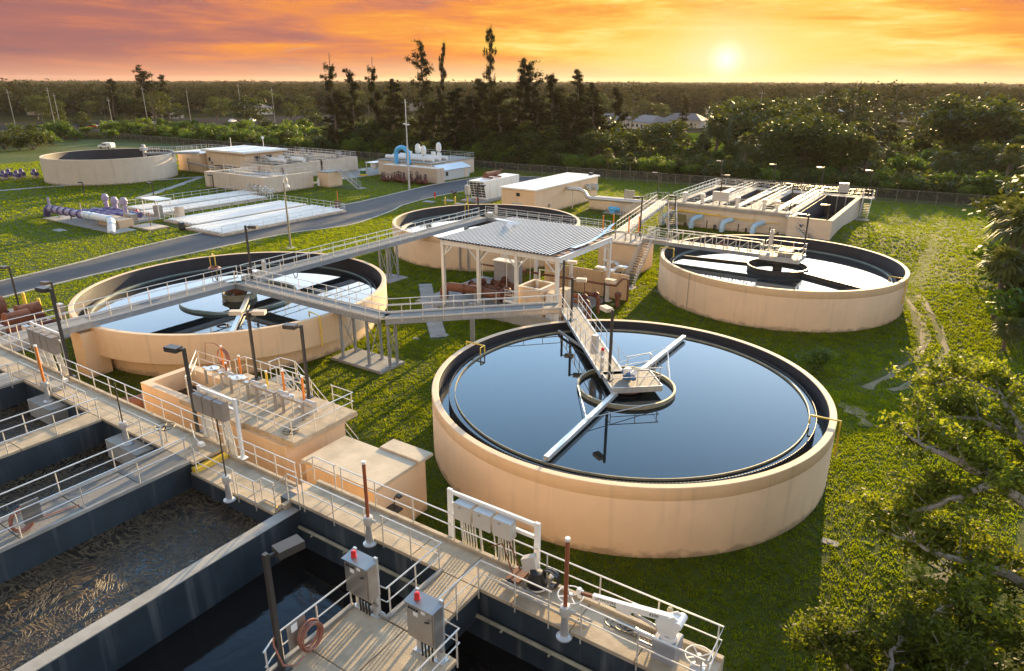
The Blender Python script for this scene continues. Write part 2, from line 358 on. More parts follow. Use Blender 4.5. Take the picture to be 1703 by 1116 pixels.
# ------------------------------------------------------------------ geometry helpers
ORG = {}
class MB:
    """collects shapes, then links them as ONE mesh object"""
    def __init__(s): s.v, s.f, s.sm = [], [], []
    def add(s, vs, fs, smooth=False):
        o = len(s.v)
        s.v += [tuple(v) for v in vs]
        s.f += [tuple(i+o for i in f) for f in fs]
        s.sm += [smooth]*len(fs)
        return s
    def box(s, x0, y0, z0, x1, y1, z1):
        vs = [(x0, y0, z0), (x1, y0, z0), (x1, y1, z0), (x0, y1, z0), (x0, y0, z1), (x1, y0, z1), (x1, y1, z1), (x0, y1, z1)]
        return s.add(vs, [(0, 3, 2, 1), (4, 5, 6, 7), (0, 1, 5, 4), (1, 2, 6, 5), (2, 3, 7, 6), (3, 0, 4, 7)])
    def bevbox(s, x0, y0, z0, x1, y1, z1, b=0.02):
        # box with chamfered top edge
        vs = [(x0, y0, z0), (x1, y0, z0), (x1, y1, z0), (x0, y1, z0), (x0, y0, z1-b), (x1, y0, z1-b), (x1, y1, z1-b), (x0, y1, z1-b),
              (x0+b, y0+b, z1), (x1-b, y0+b, z1), (x1-b, y1-b, z1), (x0+b, y1-b, z1)]
        fs = [(0, 3, 2, 1), (8, 9, 10, 11)]
        for i in range(4):
            j = (i+1) % 4
            fs += [(i, j, 4+j, 4+i), (4+i, 4+j, 8+j, 8+i)]
        return s.add(vs, fs)
    def obox(s, c, ax, ay, az):
        c, ax, ay, az = Vector(c), Vector(ax), Vector(ay), Vector(az)
        vs = [c+ax*i+ay*j+az*k for k in (-1, 1) for i, j in ((-1, -1), (1, -1), (1, 1), (-1, 1))]
        return s.add(vs, [(0, 3, 2, 1), (4, 5, 6, 7), (0, 1, 5, 4), (1, 2, 6, 5), (2, 3, 7, 6), (3, 0, 4, 7)])
    def beam(s, p, q, w, h):
        """rectangular bar from p to q, w wide (level), h high"""
        p, q = Vector(p), Vector(q)
        d = q-p
        L = d.length
        d.normalize()
        side = d.cross(Vector((0, 0, 1)))
        if side.length < 1e-4: side = Vector((1, 0, 0))
        side.normalize()
        u = side.cross(d)
        return s.obox((p+q)/2, d*(L/2), side*(w/2), u*(h/2))
    def tube(s, pts, r, n=8, cap=True, r2=None):
        pts = [Vector(p) for p in pts]
        k = len(pts)
        rings = []
        prev = None
        for i, p in enumerate(pts):
            d = (pts[min(i+1, k-1)]-pts[max(i-1, 0)]).normalized()
            if prev is None:
                a = d.cross(Vector((0, 0, 1)))
                if a.length < 1e-3: a = Vector((1, 0, 0))
            else:
                a = prev-d*prev.dot(d)
            a.normalize(); prev = a
            b = d.cross(a)
            rr = r if r2 is None else r+(r2-r)*i/(k-1)
            if isinstance(r, (list, tuple)): rr = r[i]
            rings.append([p+(a*math.cos(2*PI*j/n)+b*math.sin(2*PI*j/n))*rr for j in range(n)])
        vs = [v for rg in rings for v in rg]
        fs = [(i*n+j, i*n+(j+1) % n, (i+1)*n+(j+1) % n, (i+1)*n+j) for i in range(k-1) for j in range(n)]
        s.add(vs, fs, n > 4)
        if cap: s.add(rings[0]+rings[-1], [tuple(range(n))[::-1], tuple(range(n, 2*n))])
        return s
    def lathe(s, c, prof, n=24, closed=False, a0=0.0, a1=2*PI, smooth=True):
        cx, cy = c[0], c[1]
        cz = c[2] if len(c) > 2 else 0
        full = abs(a1-a0-2*PI) < 1e-6
        m_ = n if full else n+1
        k = len(prof)
        vs = []
        for i in range(m_):
            a = a0+(a1-a0)*i/n
            for r_, z in prof: vs.append((cx+r_*math.cos(a), cy+r_*math.sin(a), cz+z))
        fs = []
        kk = k if closed else k-1
        for i in range(n):
            i2 = (i+1) % m_
            for j in range(kk):
                j2 = (j+1) % k
                fs.append((i*k+j, i2*k+j, i2*k+j2, i*k+j2))
        return s.add(vs, fs, smooth)
    def ring(s, c, r0, r1, z0, z1, n=64, **k):
        return s.lathe((c[0], c[1], 0), [(r0, z0), (r1, z0), (r1, z1), (r0, z1)], n, True, smooth=False, **k)
    def prism(s, poly, z0, z1):
        n = len(poly)
        vs = [(x, y, z0) for x, y in poly]+[(x, y, z1) for x, y in poly]
        return s.add(vs, [tuple(range(n))[::-1], tuple(range(n, 2*n))]+[(i, (i+1) % n, n+(i+1) % n, n+i) for i in range(n)])
    def disc(s, c, r, z, n=96):
        vs = [(c[0]+r*math.cos(2*PI*i/n), c[1]+r*math.sin(2*PI*i/n), z) for i in range(n)]
        return s.add(vs, [tuple(range(n))])
    def poly(s, pts): return s.add(pts, [tuple(range(len(pts)))])
    def mesh(s, name, mt, org=(0, 0, 0)):
        me = bpy.data.meshes.new(name)
        if any(org): v = [(a-org[0], b-org[1], c-org[2]) for a, b, c in s.v]
        else: v = s.v
        me.from_pydata(v, [], s.f)
        me.polygons.foreach_set('use_smooth', s.sm)
        if any(s.sm): me.set_sharp_from_angle(angle=R(40))
        if mt: me.materials.append(M[mt] if isinstance(mt, str) else mt)
        return me
    def build(s, name, mt, parent=None):
        org = ORG.get(parent.name, (0, 0, 0)) if parent else (0, 0, 0)
        o = bpy.data.objects.new(name, s.mesh(name, mt, org))
        C.objects.link(o)
        if parent:
            o.parent = parent
            ORG[o.name] = org
        return o
def tag(o, label, cat, group=None, kind=None):
    if label: o['label'] = label
    if cat: o['category'] = cat
    if group: o['group'] = group
    if kind: o['kind'] = kind
    return o
def thing(name, loc, label, cat, group=None):
    o = bpy.data.objects.new(name, None)
    o.empty_display_size = 0.3
    o.location = loc
    C.objects.link(o)
    ORG[o.name] = tuple(loc)
    return tag(o, label, cat, group)
def struct(name, mb, mt):
    o = mb.build(name, mt)
    o['kind'] = 'structure'
    return o
def link_mesh(name, me, parent, loc, rz=0, sc=None):
    o = bpy.data.objects.new(name, me)
    C.objects.link(o)
    o.parent = parent
    org = ORG.get(parent.name, (0, 0, 0))
    o.location = (loc[0]-org[0], loc[1]-org[1], loc[2]-org[2])
    if rz: o.rotation_euler = (0, 0, rz)
    if sc: o.scale = sc
    ORG[o.name] = tuple(loc)
    return o
def dup(root, loc, rz=0.0, label=None, group=None, scale=None):
    """a copy of a thing with copies of its parts and their sub-parts"""
    def cp(o, par):
        c = o.copy()
        C.objects.link(c)
        if par: c.parent = par
        for ch in o.children: cp(ch, c)
        return c
    r = cp(root, None)
    r.location = loc
    r.rotation_euler = (0, 0, rz)
    if scale: r.scale = scale if isinstance(scale, (tuple, list)) else (scale,)*3
    if label: r['label'] = label
    if group: r['group'] = group
    return r
_POST = {}
def post_mesh(h, mt):
    k = (round(h, 2), mt)
    if k not in _POST:
        b = MB()
        b.tube([(0, 0, 0), (0, 0, h)], 0.026, 6)
        _POST[k] = b.mesh('post', mt)
    return _POST[k]
def railing(parent, pts, h=1.07, gap=1.55, kick=0.10, mt='rail', drop=0.0, bracket=False, ends=True):
    """pipe railing along the polyline pts (points on the deck): rails in one mesh, each post and the kick plate of its own"""
    pts = [Vector(p) for p in pts]
    b = MB()
    for zz, r_ in ((h, 0.027), (h*0.54, 0.022)):
        b.tube([p+Vector((0, 0, zz)) for p in pts], r_, 6)
    o = b.build('railing', mt, parent)
    org = ORG[parent.name]
    done = []
    for i in range(len(pts)-1):
        a, c = pts[i], pts[i+1]
        L = (c-a).length
        n = max(1, round(L/gap))
        for k in range(n+1):
            if k == 0 and i > 0: continue
            p = a.lerp(c, k/n)
            if k == 0: p = a.lerp(c, min(0.08/L, .4))
            if k == n and i == len(pts)-2: p = a.lerp(c, 1-min(0.08/L, .4))
            elif k == n and i < len(pts)-2: p = a.lerp(c, 1-min(0.12/L, .4))
            if any((p-q).length < 0.25 for q in done): continue
            done.append(p)
            q = link_mesh('post', post_mesh(h+drop, mt), o, (p.x, p.y, p.z-drop))
            q.location = (p.x-org[0], p.y-org[1], p.z-drop-org[2])
    if kick:
        kb = MB()
        for i in range(len(pts)-1):
            kb.beam(pts[i]+Vector((0, 0, kick/2+0.012)), pts[i+1]+Vector((0, 0, kick/2+0.012)), 0.012, kick)
        kb.build('kick_plate', mt, o)
    return o
def stairs(parent, top, bot, w, mt='galv', rails=True, name='stair'):
    """open stair from top to bot (points at the middle of the tread), treads one by one"""
    top, bot = Vector(top), Vector(bot)
    d = bot-top
    n = max(3, round(abs(d.z)/0.2))
    f = Vector((d.x, d.y, 0)).normalized()
    s_ = Vector((-f.y, f.x, 0))
    st = MB()
    for sg in (-1, 1):
        st.beam(top+s_*sg*w/2, bot+s_*sg*w/2, 0.05, 0.26)
    o = st.build(name, mt, parent)
    run = Vector((d.x, d.y, 0)).length/n
    tm = MB()
    tm.obox((0, 0, 0), f*(run*0.48), s_*(w/2-0.03), Vector((0, 0, 0.02)))
    me = tm.mesh('tread', 'grating')
    for i in range(n):
        p = top.lerp(bot, (i+0.5)/n)
        q = bpy.data.objects.new('tread', me); C.objects.link(q); q.parent = o
        org = ORG[parent.name]
        q.location = (p.x-org[0], p.y-org[1], p.z-org[2])
    if rails:
        for sg in (-1, 1):
            railing(parent, [top+s_*sg*(w/2+0.03), bot+s_*sg*(w/2+0.03)], 0.98, 1.5, 0)
    return o
def span(parent, a, b, w, name='deck', mt='grating', depth=0.36, beam_mt='beam'):
    """level bridge span: grating deck and two side channels"""
    a, b = Vector(a), Vector(b)
    d = (b-a).normalized()
    s_ = Vector((-d.y, d.x, 0))
    MB().beam(a-Vector((0, 0, 0.03)), b-Vector((0, 0, 0.03)), w-0.1, 0.05).build(name, mt, parent)
    for sg in (-1, 1):
        m_ = MB()
        e = s_*sg*w/2
        m_.beam(a+e-Vector((0, 0, depth/2)), b+e-Vector((0, 0, depth/2)), 0.02, depth)
        m_.beam(a+e-Vector((0, 0, depth)), b+e-Vector((0, 0, depth)), 0.14, 0.025)
        m_.beam(a+e+Vector((0, 0, 0.0)), b+e+Vector((0, 0, 0.0)), 0.14, 0.025)
        m_.build('side_beam', beam_mt, parent)
    return s_
def tower(parent, pts, z0, z1, mt='beam'):
    """braced legs"""
    for p in pts:
        b = MB()
        b.box(p[0]-.08, p[1]-.08, z0+0.03, p[0]+.08, p[1]+.08, z1)
        b.box(p[0]-.17, p[1]-.17, z0, p[0]+.17, p[1]+.17, z0+0.03)
        b.build('leg', mt, parent)
    for p, q in zip(pts[::2], pts[1::2]):
        b = MB()
        b.tube([(p[0], p[1], z0+.2), (q[0], q[1], z1-.15)], 0.035, 6)
        b.tube([(q[0]+.02, q[1]+.02, z0+.2), (p[0]+.02, p[1]+.02, z1-.15)], 0.035, 6)
        b.build('brace', mt, parent)

# ------------------------------------------------------------------ ground, road, paths
T1, T4, T2, T3 = (-14.43, 33.56), (-14.53, 68.42), (-49.56, 33.60), (-49.4, 68.9)
R1, R4, R2, R3 = 10.98, 11.16, 12.12, 11.46
T5, R5 = (-153.67, 78.17), 12.5
RIM = 3.55
def gz(x, y):
    z = 1.05*math.exp(-((x+12)/9.0)**2-((y-101)/11.0)**2)
    z += 0.7*math.exp(-((x-1)/7.0)**2-((y-86)/18.0)**2)
    z -= 0.5*math.exp(-((x+3.5)/2.2)**2)*math.exp(-((y-92)/16.0)**2)
    return z
def axis(lo, hi, step, far, grow=1.35):
    a = list(np.arange(lo, hi+.01, step))
    s_, v = step, hi
    while v < far: s_ *= grow; v += s_; a.append(v)
    s_, v = step, lo
    while v > -far: s_ *= grow; v -= s_; a.insert(0, v)
    return a
def build_ground():
    xs, ys = axis(-180, 30, 2.0, 3600), axis(0, 140, 2.0, 3600)
    nx, ny = len(xs), len(ys)
    b = MB()
    b.v = [(x, y, gz(x, y)) for y in ys for x in xs]
    b.f = [(j*nx+i, j*nx+i+1, (j+1)*nx+i+1, (j+1)*nx+i) for j in range(ny-1) for i in range(nx-1)]
    b.sm = [True]*len(b.f)
    mt = bpy.data.materials.new('lawn soil and turf'); mt.use_nodes = True
    nt = mt.node_tree; N, L = nt.nodes, nt.links
    bs = N['Principled BSDF']; bs.inputs['Roughness'].default_value = 0.9; bs.inputs['Specular IOR Level'].default_value = 0.1
    tc = N.new('ShaderNodeTexCoord')
    def noise(sc, det=5, rough=0.6):
        x = N.new('ShaderNodeTexNoise'); x.inputs['Scale'].default_value = sc; x.inputs['Detail'].default_value = det; x.inputs['Roughness'].default_value = rough
        L.new(tc.outputs['Object'], x.inputs['Vector']); return x.outputs['Fac']
    rp = N.new('ShaderNodeValToRGB')
    for i, (p, c) in enumerate(((0.25, (0.028, 0.055, 0.008)), (0.75, (0.075, 0.105, 0.014)))):
        rp.color_ramp.elements[i].position = p; rp.color_ramp.elements[i].color = (*c, 1)
    L.new(noise(1.6, 8, 0.7), rp.inputs[0])
    big = N.new('ShaderNodeMapRange'); big.inputs[1].default_value = 0.40; big.inputs[2].default_value = 0.72
    L.new(noise(0.07, 4), big.inputs[0])
    mx = N.new('ShaderNodeMix'); mx.data_type = 'RGBA'
    sc = N.new('ShaderNodeMath'); sc.operation = 'MULTIPLY'; sc.inputs[1].default_value = 0.55; L.new(big.outputs[0], sc.inputs[0])
    L.new(sc.outputs[0], mx.inputs[0]); L.new(rp.outputs[0], mx.inputs[6]); mx.inputs[7].default_value = (0.13, 0.115, 0.028, 1)
    L.new(mx.outputs[2], bs.inputs['Base Color'])
    bp = N.new('ShaderNodeBump'); bp.inputs['Strength'].default_value = 0.9; bp.inputs['Distance'].default_value = 0.12
    L.new(noise(5.5, 6, 0.75), bp.inputs['Height']); L.new(bp.outputs[0], bs.inputs['Normal'])
    struct('ground', b, mt)
build_ground()
FAR = [(-80, 4), (-81.3, 24), (-82.6, 34.3), (-84.5, 42), (-86, 51), (-86.7, 59), (-87.6, 70), (-87.2, 83), (-88.5, 94), (-90.2, 107), (-90.0, 118), (-88, 125.5), (-80, 129.5), (-68, 130.5)]
NEAR = [(-70, 4), (-75, 24), (-76.8, 38), (-76.9, 46), (-76.9, 52.3), (-76.6, 60.8), (-74.6, 66.5), (-74.2, 71), (-76.9, 81), (-79.2, 86.5), (-80.5, 95), (-80.4, 105), (-80.0, 114), (-78.5, 118.5), (-74, 121.5), (-68, 122.5)]
def smooth(pts, k=3):
    out = []
    n = len(pts)
    for i in range(n-1):
        p0, p1, p2, p3 = [Vector(pts[max(0, min(n-1, i+j))]) for j in (-1, 0, 1, 2)]
        for q in range(k):
            t = q/k
            out.append(0.5*((2*p1)+(p2-p0)*t+(2*p0-5*p1+4*p2-p3)*t*t+(3*p1-p0-3*p2+p3)*t**3))
    out.append(Vector(pts[-1]))
    return out
fe, ne = smooth(FAR, 5), smooth(NEAR, 5)
rb = MB()
poly = [(p.x, p.y) for p in ne]+[(p.x, p.y) for p in fe[::-1]]
rb.poly([(x, y, 0.012) for x, y in poly])
struct('road', rb, 'asphalt')
ROADPOLY = poly
kb = MB()
for edge, sg in ((fe, -1), (ne, 1)):
    for a, c in zip(edge[:-1], edge[1:]):
        d = (c-a).normalized(); nrm = Vector((d.y, -d.x))*sg
        off = nrm*0.12
        kb.beam((a.x+off.x, a.y+off.y, 0.06), (c.x+off.x, c.y+off.y, 0.06), 0.24, 0.13)
struct('road_kerb', kb, 'kerb')
def strip(name, pts, w, z, mt, ragged=0.0):
    b = MB()
    pts = smooth(pts, 4) if len(pts) > 2 else [Vector(p) for p in pts]
    L_, R_ = [], []
    for i, p in enumerate(pts):
        d = (pts[min(i+1, len(pts)-1)]-pts[max(0, i-1)]).normalized()
        nn = Vector((-d.y, d.x))
        a, c = p+nn*(w/2+random.uniform(-ragged, ragged)), p-nn*(w/2+random.uniform(-ragged, ragged))
        L_.append(a); R_.append(c)
    for i in range(len(pts)-1):
        b.add([(q.x, q.y, z+gz(q.x, q.y)) for q in (L_[i], R_[i], R_[i+1], L_[i+1])], [(0, 1, 2, 3)])
    return struct(name, b, mt)
strip('footpath', [(-45.1, 52.0), (-39.5, 46.1), (-34.0, 40.6)], 1.35, 0.020, 'path')
strip('footpath', [(-152.3, 55), (-149.8, 64.5), (-143, 77.5), (-139.5, 88.9), (-136.5, 95)], 1.6, 0.020, 'path')
strip('footpath', [(-122.2, 65.6), (-130, 77), (-138.5, 88.5)], 1.6, 0.026, 'path')
strip('dirt_track', [(-4.2, 77.5), (-3.2, 72.5), (-1.6, 67.0), (-1.0, 60.0), (-2.2, 53.5), (-3.6, 49)], 0.55, 0.024, 'dirt', 0.22)
strip('dirt_track', [(-3.0, 76.0), (-1.7, 71.5), (-0.2, 66.0), (0.5, 60.0), (-0.4, 54.5), (-2.0, 49.5)], 0.5, 0.028, 'dirt', 0.22)
strip('bare_earth', [(0.2, 33.4), (1.6, 32.0), (2.4, 29.6), (2.2, 26.8)], 1.2, 0.03, 'dirt', 0.5)
strip('bare_earth', [(-4.6, 45.6), (-3.4, 44.4), (-2.6, 43.0)], 0.8, 0.03, 'dirt', 0.35)

# ------------------------------------------------------------------ clarifier tanks
def clarifier(c, Rr, label, style, zw=2.5):
    t = thing('clarifier_tank', (c[0], c[1], 0), label, 'tank', 'round concrete clarifier tanks')
    b = MB()
    z0 = 0.0
    if style == 'step':
        prof = [(Rr-1.05, 0), (Rr-1.05, 1.40), (Rr, 1.46), (Rr, RIM-0.03), (Rr-0.03, RIM), (Rr-0.33, RIM), (Rr-0.36, RIM-0.03)]
    else:
        prof = [(Rr, -0.3), (Rr, 2.88), (Rr-0.012, 2.895), (Rr-0.012, 2.92), (Rr, 2.935), (Rr, RIM-0.03), (Rr-0.03, RIM), (Rr-0.33, RIM), (Rr-0.36, RIM-0.03)]
    b.lathe((c[0], c[1], z0), prof, 128)
    b.build('wall', 'stucco', t)
    b = MB(); b.lathe((c[0], c[1], 0), [(Rr-0.36, RIM-0.03), (Rr-0.36, 1.6)], 128); b.build('lining', 'lining', t)
    b = MB(); b.disc(c, Rr-.94, zw); w = b.build('water', 'bright' if style in ('bright',) else 'water', t)
    b = MB(); b.ring(c, Rr-1.0, Rr-0.35, zw-.55, zw-.5, 96); b.build('effluent_channel', 'murky', t)
    # notched weir plate: teeth all the way round
    b = MB()
    rw = Rr-0.95
    nt_ = 360
    vs, fs = [], []
    for i in range(nt_):
        a0, a1, am = 2*PI*i/nt_, 2*PI*(i+0.62)/nt_, 2*PI*(i+0.81)/nt_
        for rr in (rw, rw+0.03):
            vs += [(c[0]+rr*math.cos(a), c[1]+rr*math.sin(a), z) for a, z in ((a0, zw-.6), (a1, zw-.6), (a1, zw+.10), (a0, zw+.10))]
        k = i*8
        fs += [(k, k+1, k+2, k+3), (k+7, k+6, k+5, k+4), (k+3, k+2, k+6, k+7), (k+1, k+5, k+6, k+2), (k, k+3, k+7, k+4)]
    b.add(vs, fs)
    b.ring(c, rw, rw+0.03, zw-.6, zw-.02, 128)
    b.build('weir_plate', 'darkfib', t)
    b = MB(); b.ring(c, Rr-1.30, Rr-1.26, zw-.3, zw+.11, 128); b.build('scum_baffle', 'cream' if style == 'dark' else 'green', t)
    return t
t1 = clarifier(T1, R1, 'nearest round tank, peach wall and dark still water, with the blue motor on its bridge', 'dark', 3.12)
t4 = clarifier(T4, R4, 'round tank at the right with glaring white water and a truss footbridge', 'bright')
t2 = clarifier(T2, R2, 'round tank at the left with a stepped wall, two footbridges meeting over it', 'step')
t3 = clarifier(T3, R3, 'round tank half hidden behind the corrugated canopy, near the tan flat building', 'bright')
def wellring(t, c, r, z0, z1, mt, n=64):
    b = MB(); b.ring(c, r-0.06, r+0.06, z0, z1, n); b.build('feedwell_ring', mt, t)
wellring(t1, T1, 2.72, 2.9, 3.36, 'cream')
wellring(t2, T2, 4.6, 2.35, 2.72, 'green'); wellring(t2, T2, 1.3, 2.4, 3.0, 'cream')
wellring(t4, T4, 2.75, 2.3, 2.95, 'bronze')
wellring(t3, T3, 2.75, 2.3, 2.8, 'bronze')
def centre(t, c, mt):
    b = MB()
    b.tube([(c[0], c[1], 1.5), (c[0], c[1], 3.3)], 0.45, 16)
    b.lathe((c[0], c[1], 0), [(0, 3.55), (0.9, 3.5), (1.0, 3.2), (0.5, 3.1)], 24)
    b.build('drive_column', mt, t)
def arm(t, p, q, w, h, mt):
    b = MB(); b.beam(p, q, w, h); b.build('skimmer_arm', mt, t)
for t, c, mt in ((t1, T1, 'rust'), (t2, T2, 'rust'), (t4, T4, 'bronze'), (t3, T3, 'bronze')): centre(t, c, mt)
arm(t1, (-14.40, 32.2, 3.36), (-14.0, 24.0, 3.34), 0.26, 0.22, 'galv')
arm(t1, (-14.5, 36.0, 3.36), (-14.5, 43.0, 3.34), 0.26, 0.22, 'galv')
arm(t1, (-17.2, 36.1, 3.3), (-22.2, 39.4, 3.3), 0.14, 0.12, 'deckgrey')
arm(t2, (-50.3, 35.4, 2.75), (-41.4, 26.9, 2.75), 0.30, 0.24, 'galv')
arm(t2, (-49.2, 31.8, 2.6), (-54.5, 40.8, 2.6), 0.2, 0.16, 'deckgrey')
arm(t4, (-12.4, 67.4, 2.65), (-5.9, 64.3, 2.65), 0.30, 0.42, 'bronze')
arm(t4, (-16.8, 68.9, 2.6), (-24.0, 68.0, 2.6), 0.16, 0.2, 'bronze')
arm(t3, (-48.6, 66.6, 2.6), (-43.4, 60.8, 2.6), 0.28, 0.35, 'bronze')
def tie(t, pts):
    for p, q in pts: MB().tube([p, q], 0.022, 5).build('tie_rod', 'galv', t)
tie(t1, [((-16.7, 32.0, 3.36), (-14.2, 28.3, 3.5)), ((-12.1, 32.2, 3.36), (-14.2, 28.3, 3.5)), ((-16.4, 35.6, 3.36), (-14.6, 40.2, 3.5)), ((-12.6, 35.6, 3.36), (-14.6, 40.2, 3.5))])
tie(t2, [((-49.0, 29.1, 2.72), (-44.4, 30.0, 2.9)), ((-45.1, 32.0, 2.72), (-44.4, 30.0, 2.9))])
def bracket(t, c, Rr, ang, outdrop, indrop):
    """yellow sampling pipe hooked over the rim"""
    b = MB()
    d = Vector((math.cos(ang), math.sin(ang), 0))
    cc = Vector((c[0], c[1], 0))
    po, pi_ = cc+d*(Rr+0.16), cc+d*(Rr-1.25)
    z = RIM+0.16
    b.tube([po+Vector((0, 0, z-outdrop)), po+Vector((0, 0, z)), pi_+Vector((0, 0, z)), pi_+Vector((0, 0, z-indrop))], 0.055, 8)
    s_ = Vector((-d.y, d.x, 0))*0.45
    if indrop > 0.5:
        b.tube([pi_+s_+Vector((0, 0, z-indrop)), pi_+s_+Vector((0, 0, z)), pi_+Vector((0, 0, z))], 0.045, 8)
        b.tube([pi_+s_+Vector((0, 0, z-indrop)), pi_+Vector((0, 0, z-indrop))], 0.045, 8)
    b.build('sampling_pipe', 'yellow', t)
def ang(c, x, y): return math.atan2(y-c[1], x-c[0])
bracket(t1, T1, R1, ang(T1, -25.1, 33.3), 0.35, 0.7)
bracket(t1, T1, R1, ang(T1, -3.5, 34.7), 1.9, 0.45)
bracket(t2, T2, R2, ang(T2, -59.9, 38.4), 0.2, 1.0)
bracket(t2, T2, R2, ang(T2, -37.6, 31.6), 2.3, 0.4)
bracket(t4, T4, R4, ang(T4, -25.3, 66.0), 0.3, 0.8)
bracket(t4, T4, R4, ang(T4, -3.5, 66.4), 2.2, 0.5)
bracket(t3, T3, R3, ang(T3, -58.0, 76.2), 0.3, 1.2)
# thin conduit down the outside of tanks
b = MB(); a = ang(T4, -19.8, 58.5); p = Vector((T4[0]+math.cos(a)*(R4+.04), T4[1]+math.sin(a)*(R4+.04), 0))
b.tube([p+Vector((0, 0, 0.1)), p+Vector((0, 0, RIM+.1))], 0.03, 6); b.build('conduit', 'deckgrey', t4)
b = MB(); a = ang(T2, -51.5, 21.5)
p = Vector((T2[0]+math.cos(a)*(R2+.05), T2[1]+math.sin(a)*(R2+.05), 0)); b.tube([p+Vector((0, 0, 0.1)), p+Vector((0, 0, RIM-.1))], 0.06, 6); b.build('conduit', 'rust', t2)
b = MB()   # wall ladder of the far tank
for s_ in (-0.45, 0.45):
    a = ang(T3, -44.9, 58.4)+s_/R3
    p = Vector((T3[0]+math.cos(a)*(R3+.12), T3[1]+math.sin(a)*(R3+.12), 0)); b.tube([p+Vector((0, 0, 0.0)), p+Vector((0, 0, RIM+.1))], 0.12, 6)
b.build('downpipe', 'deckgrey', t3)
# buttress carrying the walkway of the left tank
b = MB(); b.box(-50.35, 20.6, -0.2, -48.85, 22.2, 3.15); b.prism([(-50.35, 20.6), (-48.85, 20.6), (-48.85, 22.2), (-50.35, 22.2)], 3.15, 3.3); b.build('buttress', 'stucco', t2)

# far tank at the left
t5 = thing('storage_tank', (T5[0], T5[1], 0), 'large round tan tank beyond the purple pipes, white car parked behind it', 'tank')
b = MB(); b.lathe((T5[0], T5[1], 0), [(R5, -0.3), (R5, 4.87), (R5-.03, 4.9), (R5-0.35, 4.9), (R5-0.38, 4.86)], 96); b.build('wall', 'pale', t5)
b = MB(); b.lathe((T5[0], T5[1], 0), [(R5-0.38, 4.86), (R5-0.38, 1.5)], 96); b.build('lining', 'lining', t5)
b = MB(); b.disc(T5, R5-0.39, 2.2); b.build('water', 'murky', t5)
span(t5, (-149.5, 83.5, 5.0), (-141.0, 90.5, 5.0), 1.2)
railing(t5, [(-149.9, 84.0, 5.0), (-141.4, 91.0, 5.0)], 1.1, 1.3, 0)
railing(t5, [(-149.1, 83.0, 5.0), (-140.6, 90.0, 5.0)], 1.1, 1.3, 0)
b = MB(); b.tube([(-149.5, 83.4, 2), (-149.5, 83.4, 6.6)], 0.35, 10); b.box(-150.2, 82.8, 5.4, -148.9, 84.0, 6.0); b.build('mixer_drive', 'galv', t5)

# ------------------------------------------------------------------ footbridges between the tanks
DZ = 3.92
fb = thing('footbridge', (-49.56, 33.6, DZ), 'bent grey footbridge from the left tank over braced legs to the canopy corner', 'footbridge', 'footbridges between the tanks')
A, Bq, Cq = (-49.0, 33.6, DZ), (-33.0, 33.6, DZ), (-24.0, 42.7, DZ)
span(fb, A, Bq, 1.35); span(fb, Bq, Cq, 1.35)
n1 = Vector((0, 0.68, 0)); n2 = Vector((-0.48, 0.48, 0))
J = Vector(Bq)
railing(fb, [Vector(A)+n1, J+Vector((-0.28, 0.68, 0)), Vector(Cq)+n2], 1.07, 1.5, 0.1, drop=0.2)
railing(fb, [Vector(A)-n1, J+Vector((0.28, -0.68, 0)), Vector(Cq)-n2], 1.07, 1.5, 0.1, drop=0.2)
tower(fb, [(-36.9, 32.95), (-36.9, 34.25), (-34.2, 32.95), (-34.2, 34.25)], 0.2, 3.5)
tower(fb, [(-32.7, 33.5), (-32.72, 34.3)], 0.2, 3.5)
tower(fb, [(-30.6, 35.6+4.9), (-29.8, 36.4+4.9-1.6)], 0.0, 3.5)
pd = MB(); pd.bevbox(-37.6, 32.4, 0, -32.5, 34.85, 0.2)
struct('concrete_pad', pd, 'path')
b1 = thing('clarifier_bridge', (-14.43, 33.56, 3.72), 'pale grating footbridge running down to the drive platform of the nearest tank', 'footbridge', 'footbridges between the tanks')
d = Vector((0.652, -0.758, 0)); s_ = Vector((0.758, 0.652, 0))
P0, P1 = Vector((-23.55, 43.25, 3.72)), Vector((-15.35, 33.72, 3.72))
span(b1, P0, P1, 1.35, depth=0.2)
pc = Vector((-14.2, 33.72, 3.72))
b = MB(); b.obox(pc-Vector((0, 0, .03)), d*1.15, s_*1.42, Vector((0, 0, .025))); b.build('platform', 'grating', b1)
b = MB()
for sg in (-1, 1):
    b.beam(pc+d*1.15*sg-s_*1.45-Vector((0, 0, .15)), pc+d*1.15*sg+s_*1.45-Vector((0, 0, .15)), 0.05, 0.34)
    b.beam(pc+s_*1.43*sg-d*1.15-Vector((0, 0, .15)), pc+s_*1.43*sg+d*1.15-Vector((0, 0, .15)), 0.05, 0.34)
b.build('platform_frame', 'galv', b1)
railing(b1, [P0-s_*0.68, P1-s_*0.68, P1-s_*0.68+d*0.1, pc-d*1.1-s_*1.38, pc+d*1.1-s_*1.38, pc+d*1.1+s_*1.38, pc-d*1.1+s_*1.38, P1+s_*0.68+d*0.1, P1+s_*0.68, P0+s_*0.68], 1.07, 1.45, 0, drop=0.15)
b = MB(); b.box(-17.55, 35.2, 4.0, -17.2, 35.5, 5.2); b.build('control_box', 'cab', b1)
b = MB(); b.tube([(-16.2, 34.0, 3.7), (-16.2, 34.0, 4.75)], 0.11, 8); b.tube([(-16.2, 34.0, 4.75), (-16.2, 34.0, 4.9)], 0.13, 8); bb = b.build('drive_control', 'cab', b1)
b = MB(); b.lathe((-16.2, 34.0, 4.9), [(0.0, .2), (0.09, .17), (0.10, 0)], 12); b.build('beacon', 'red', b1)
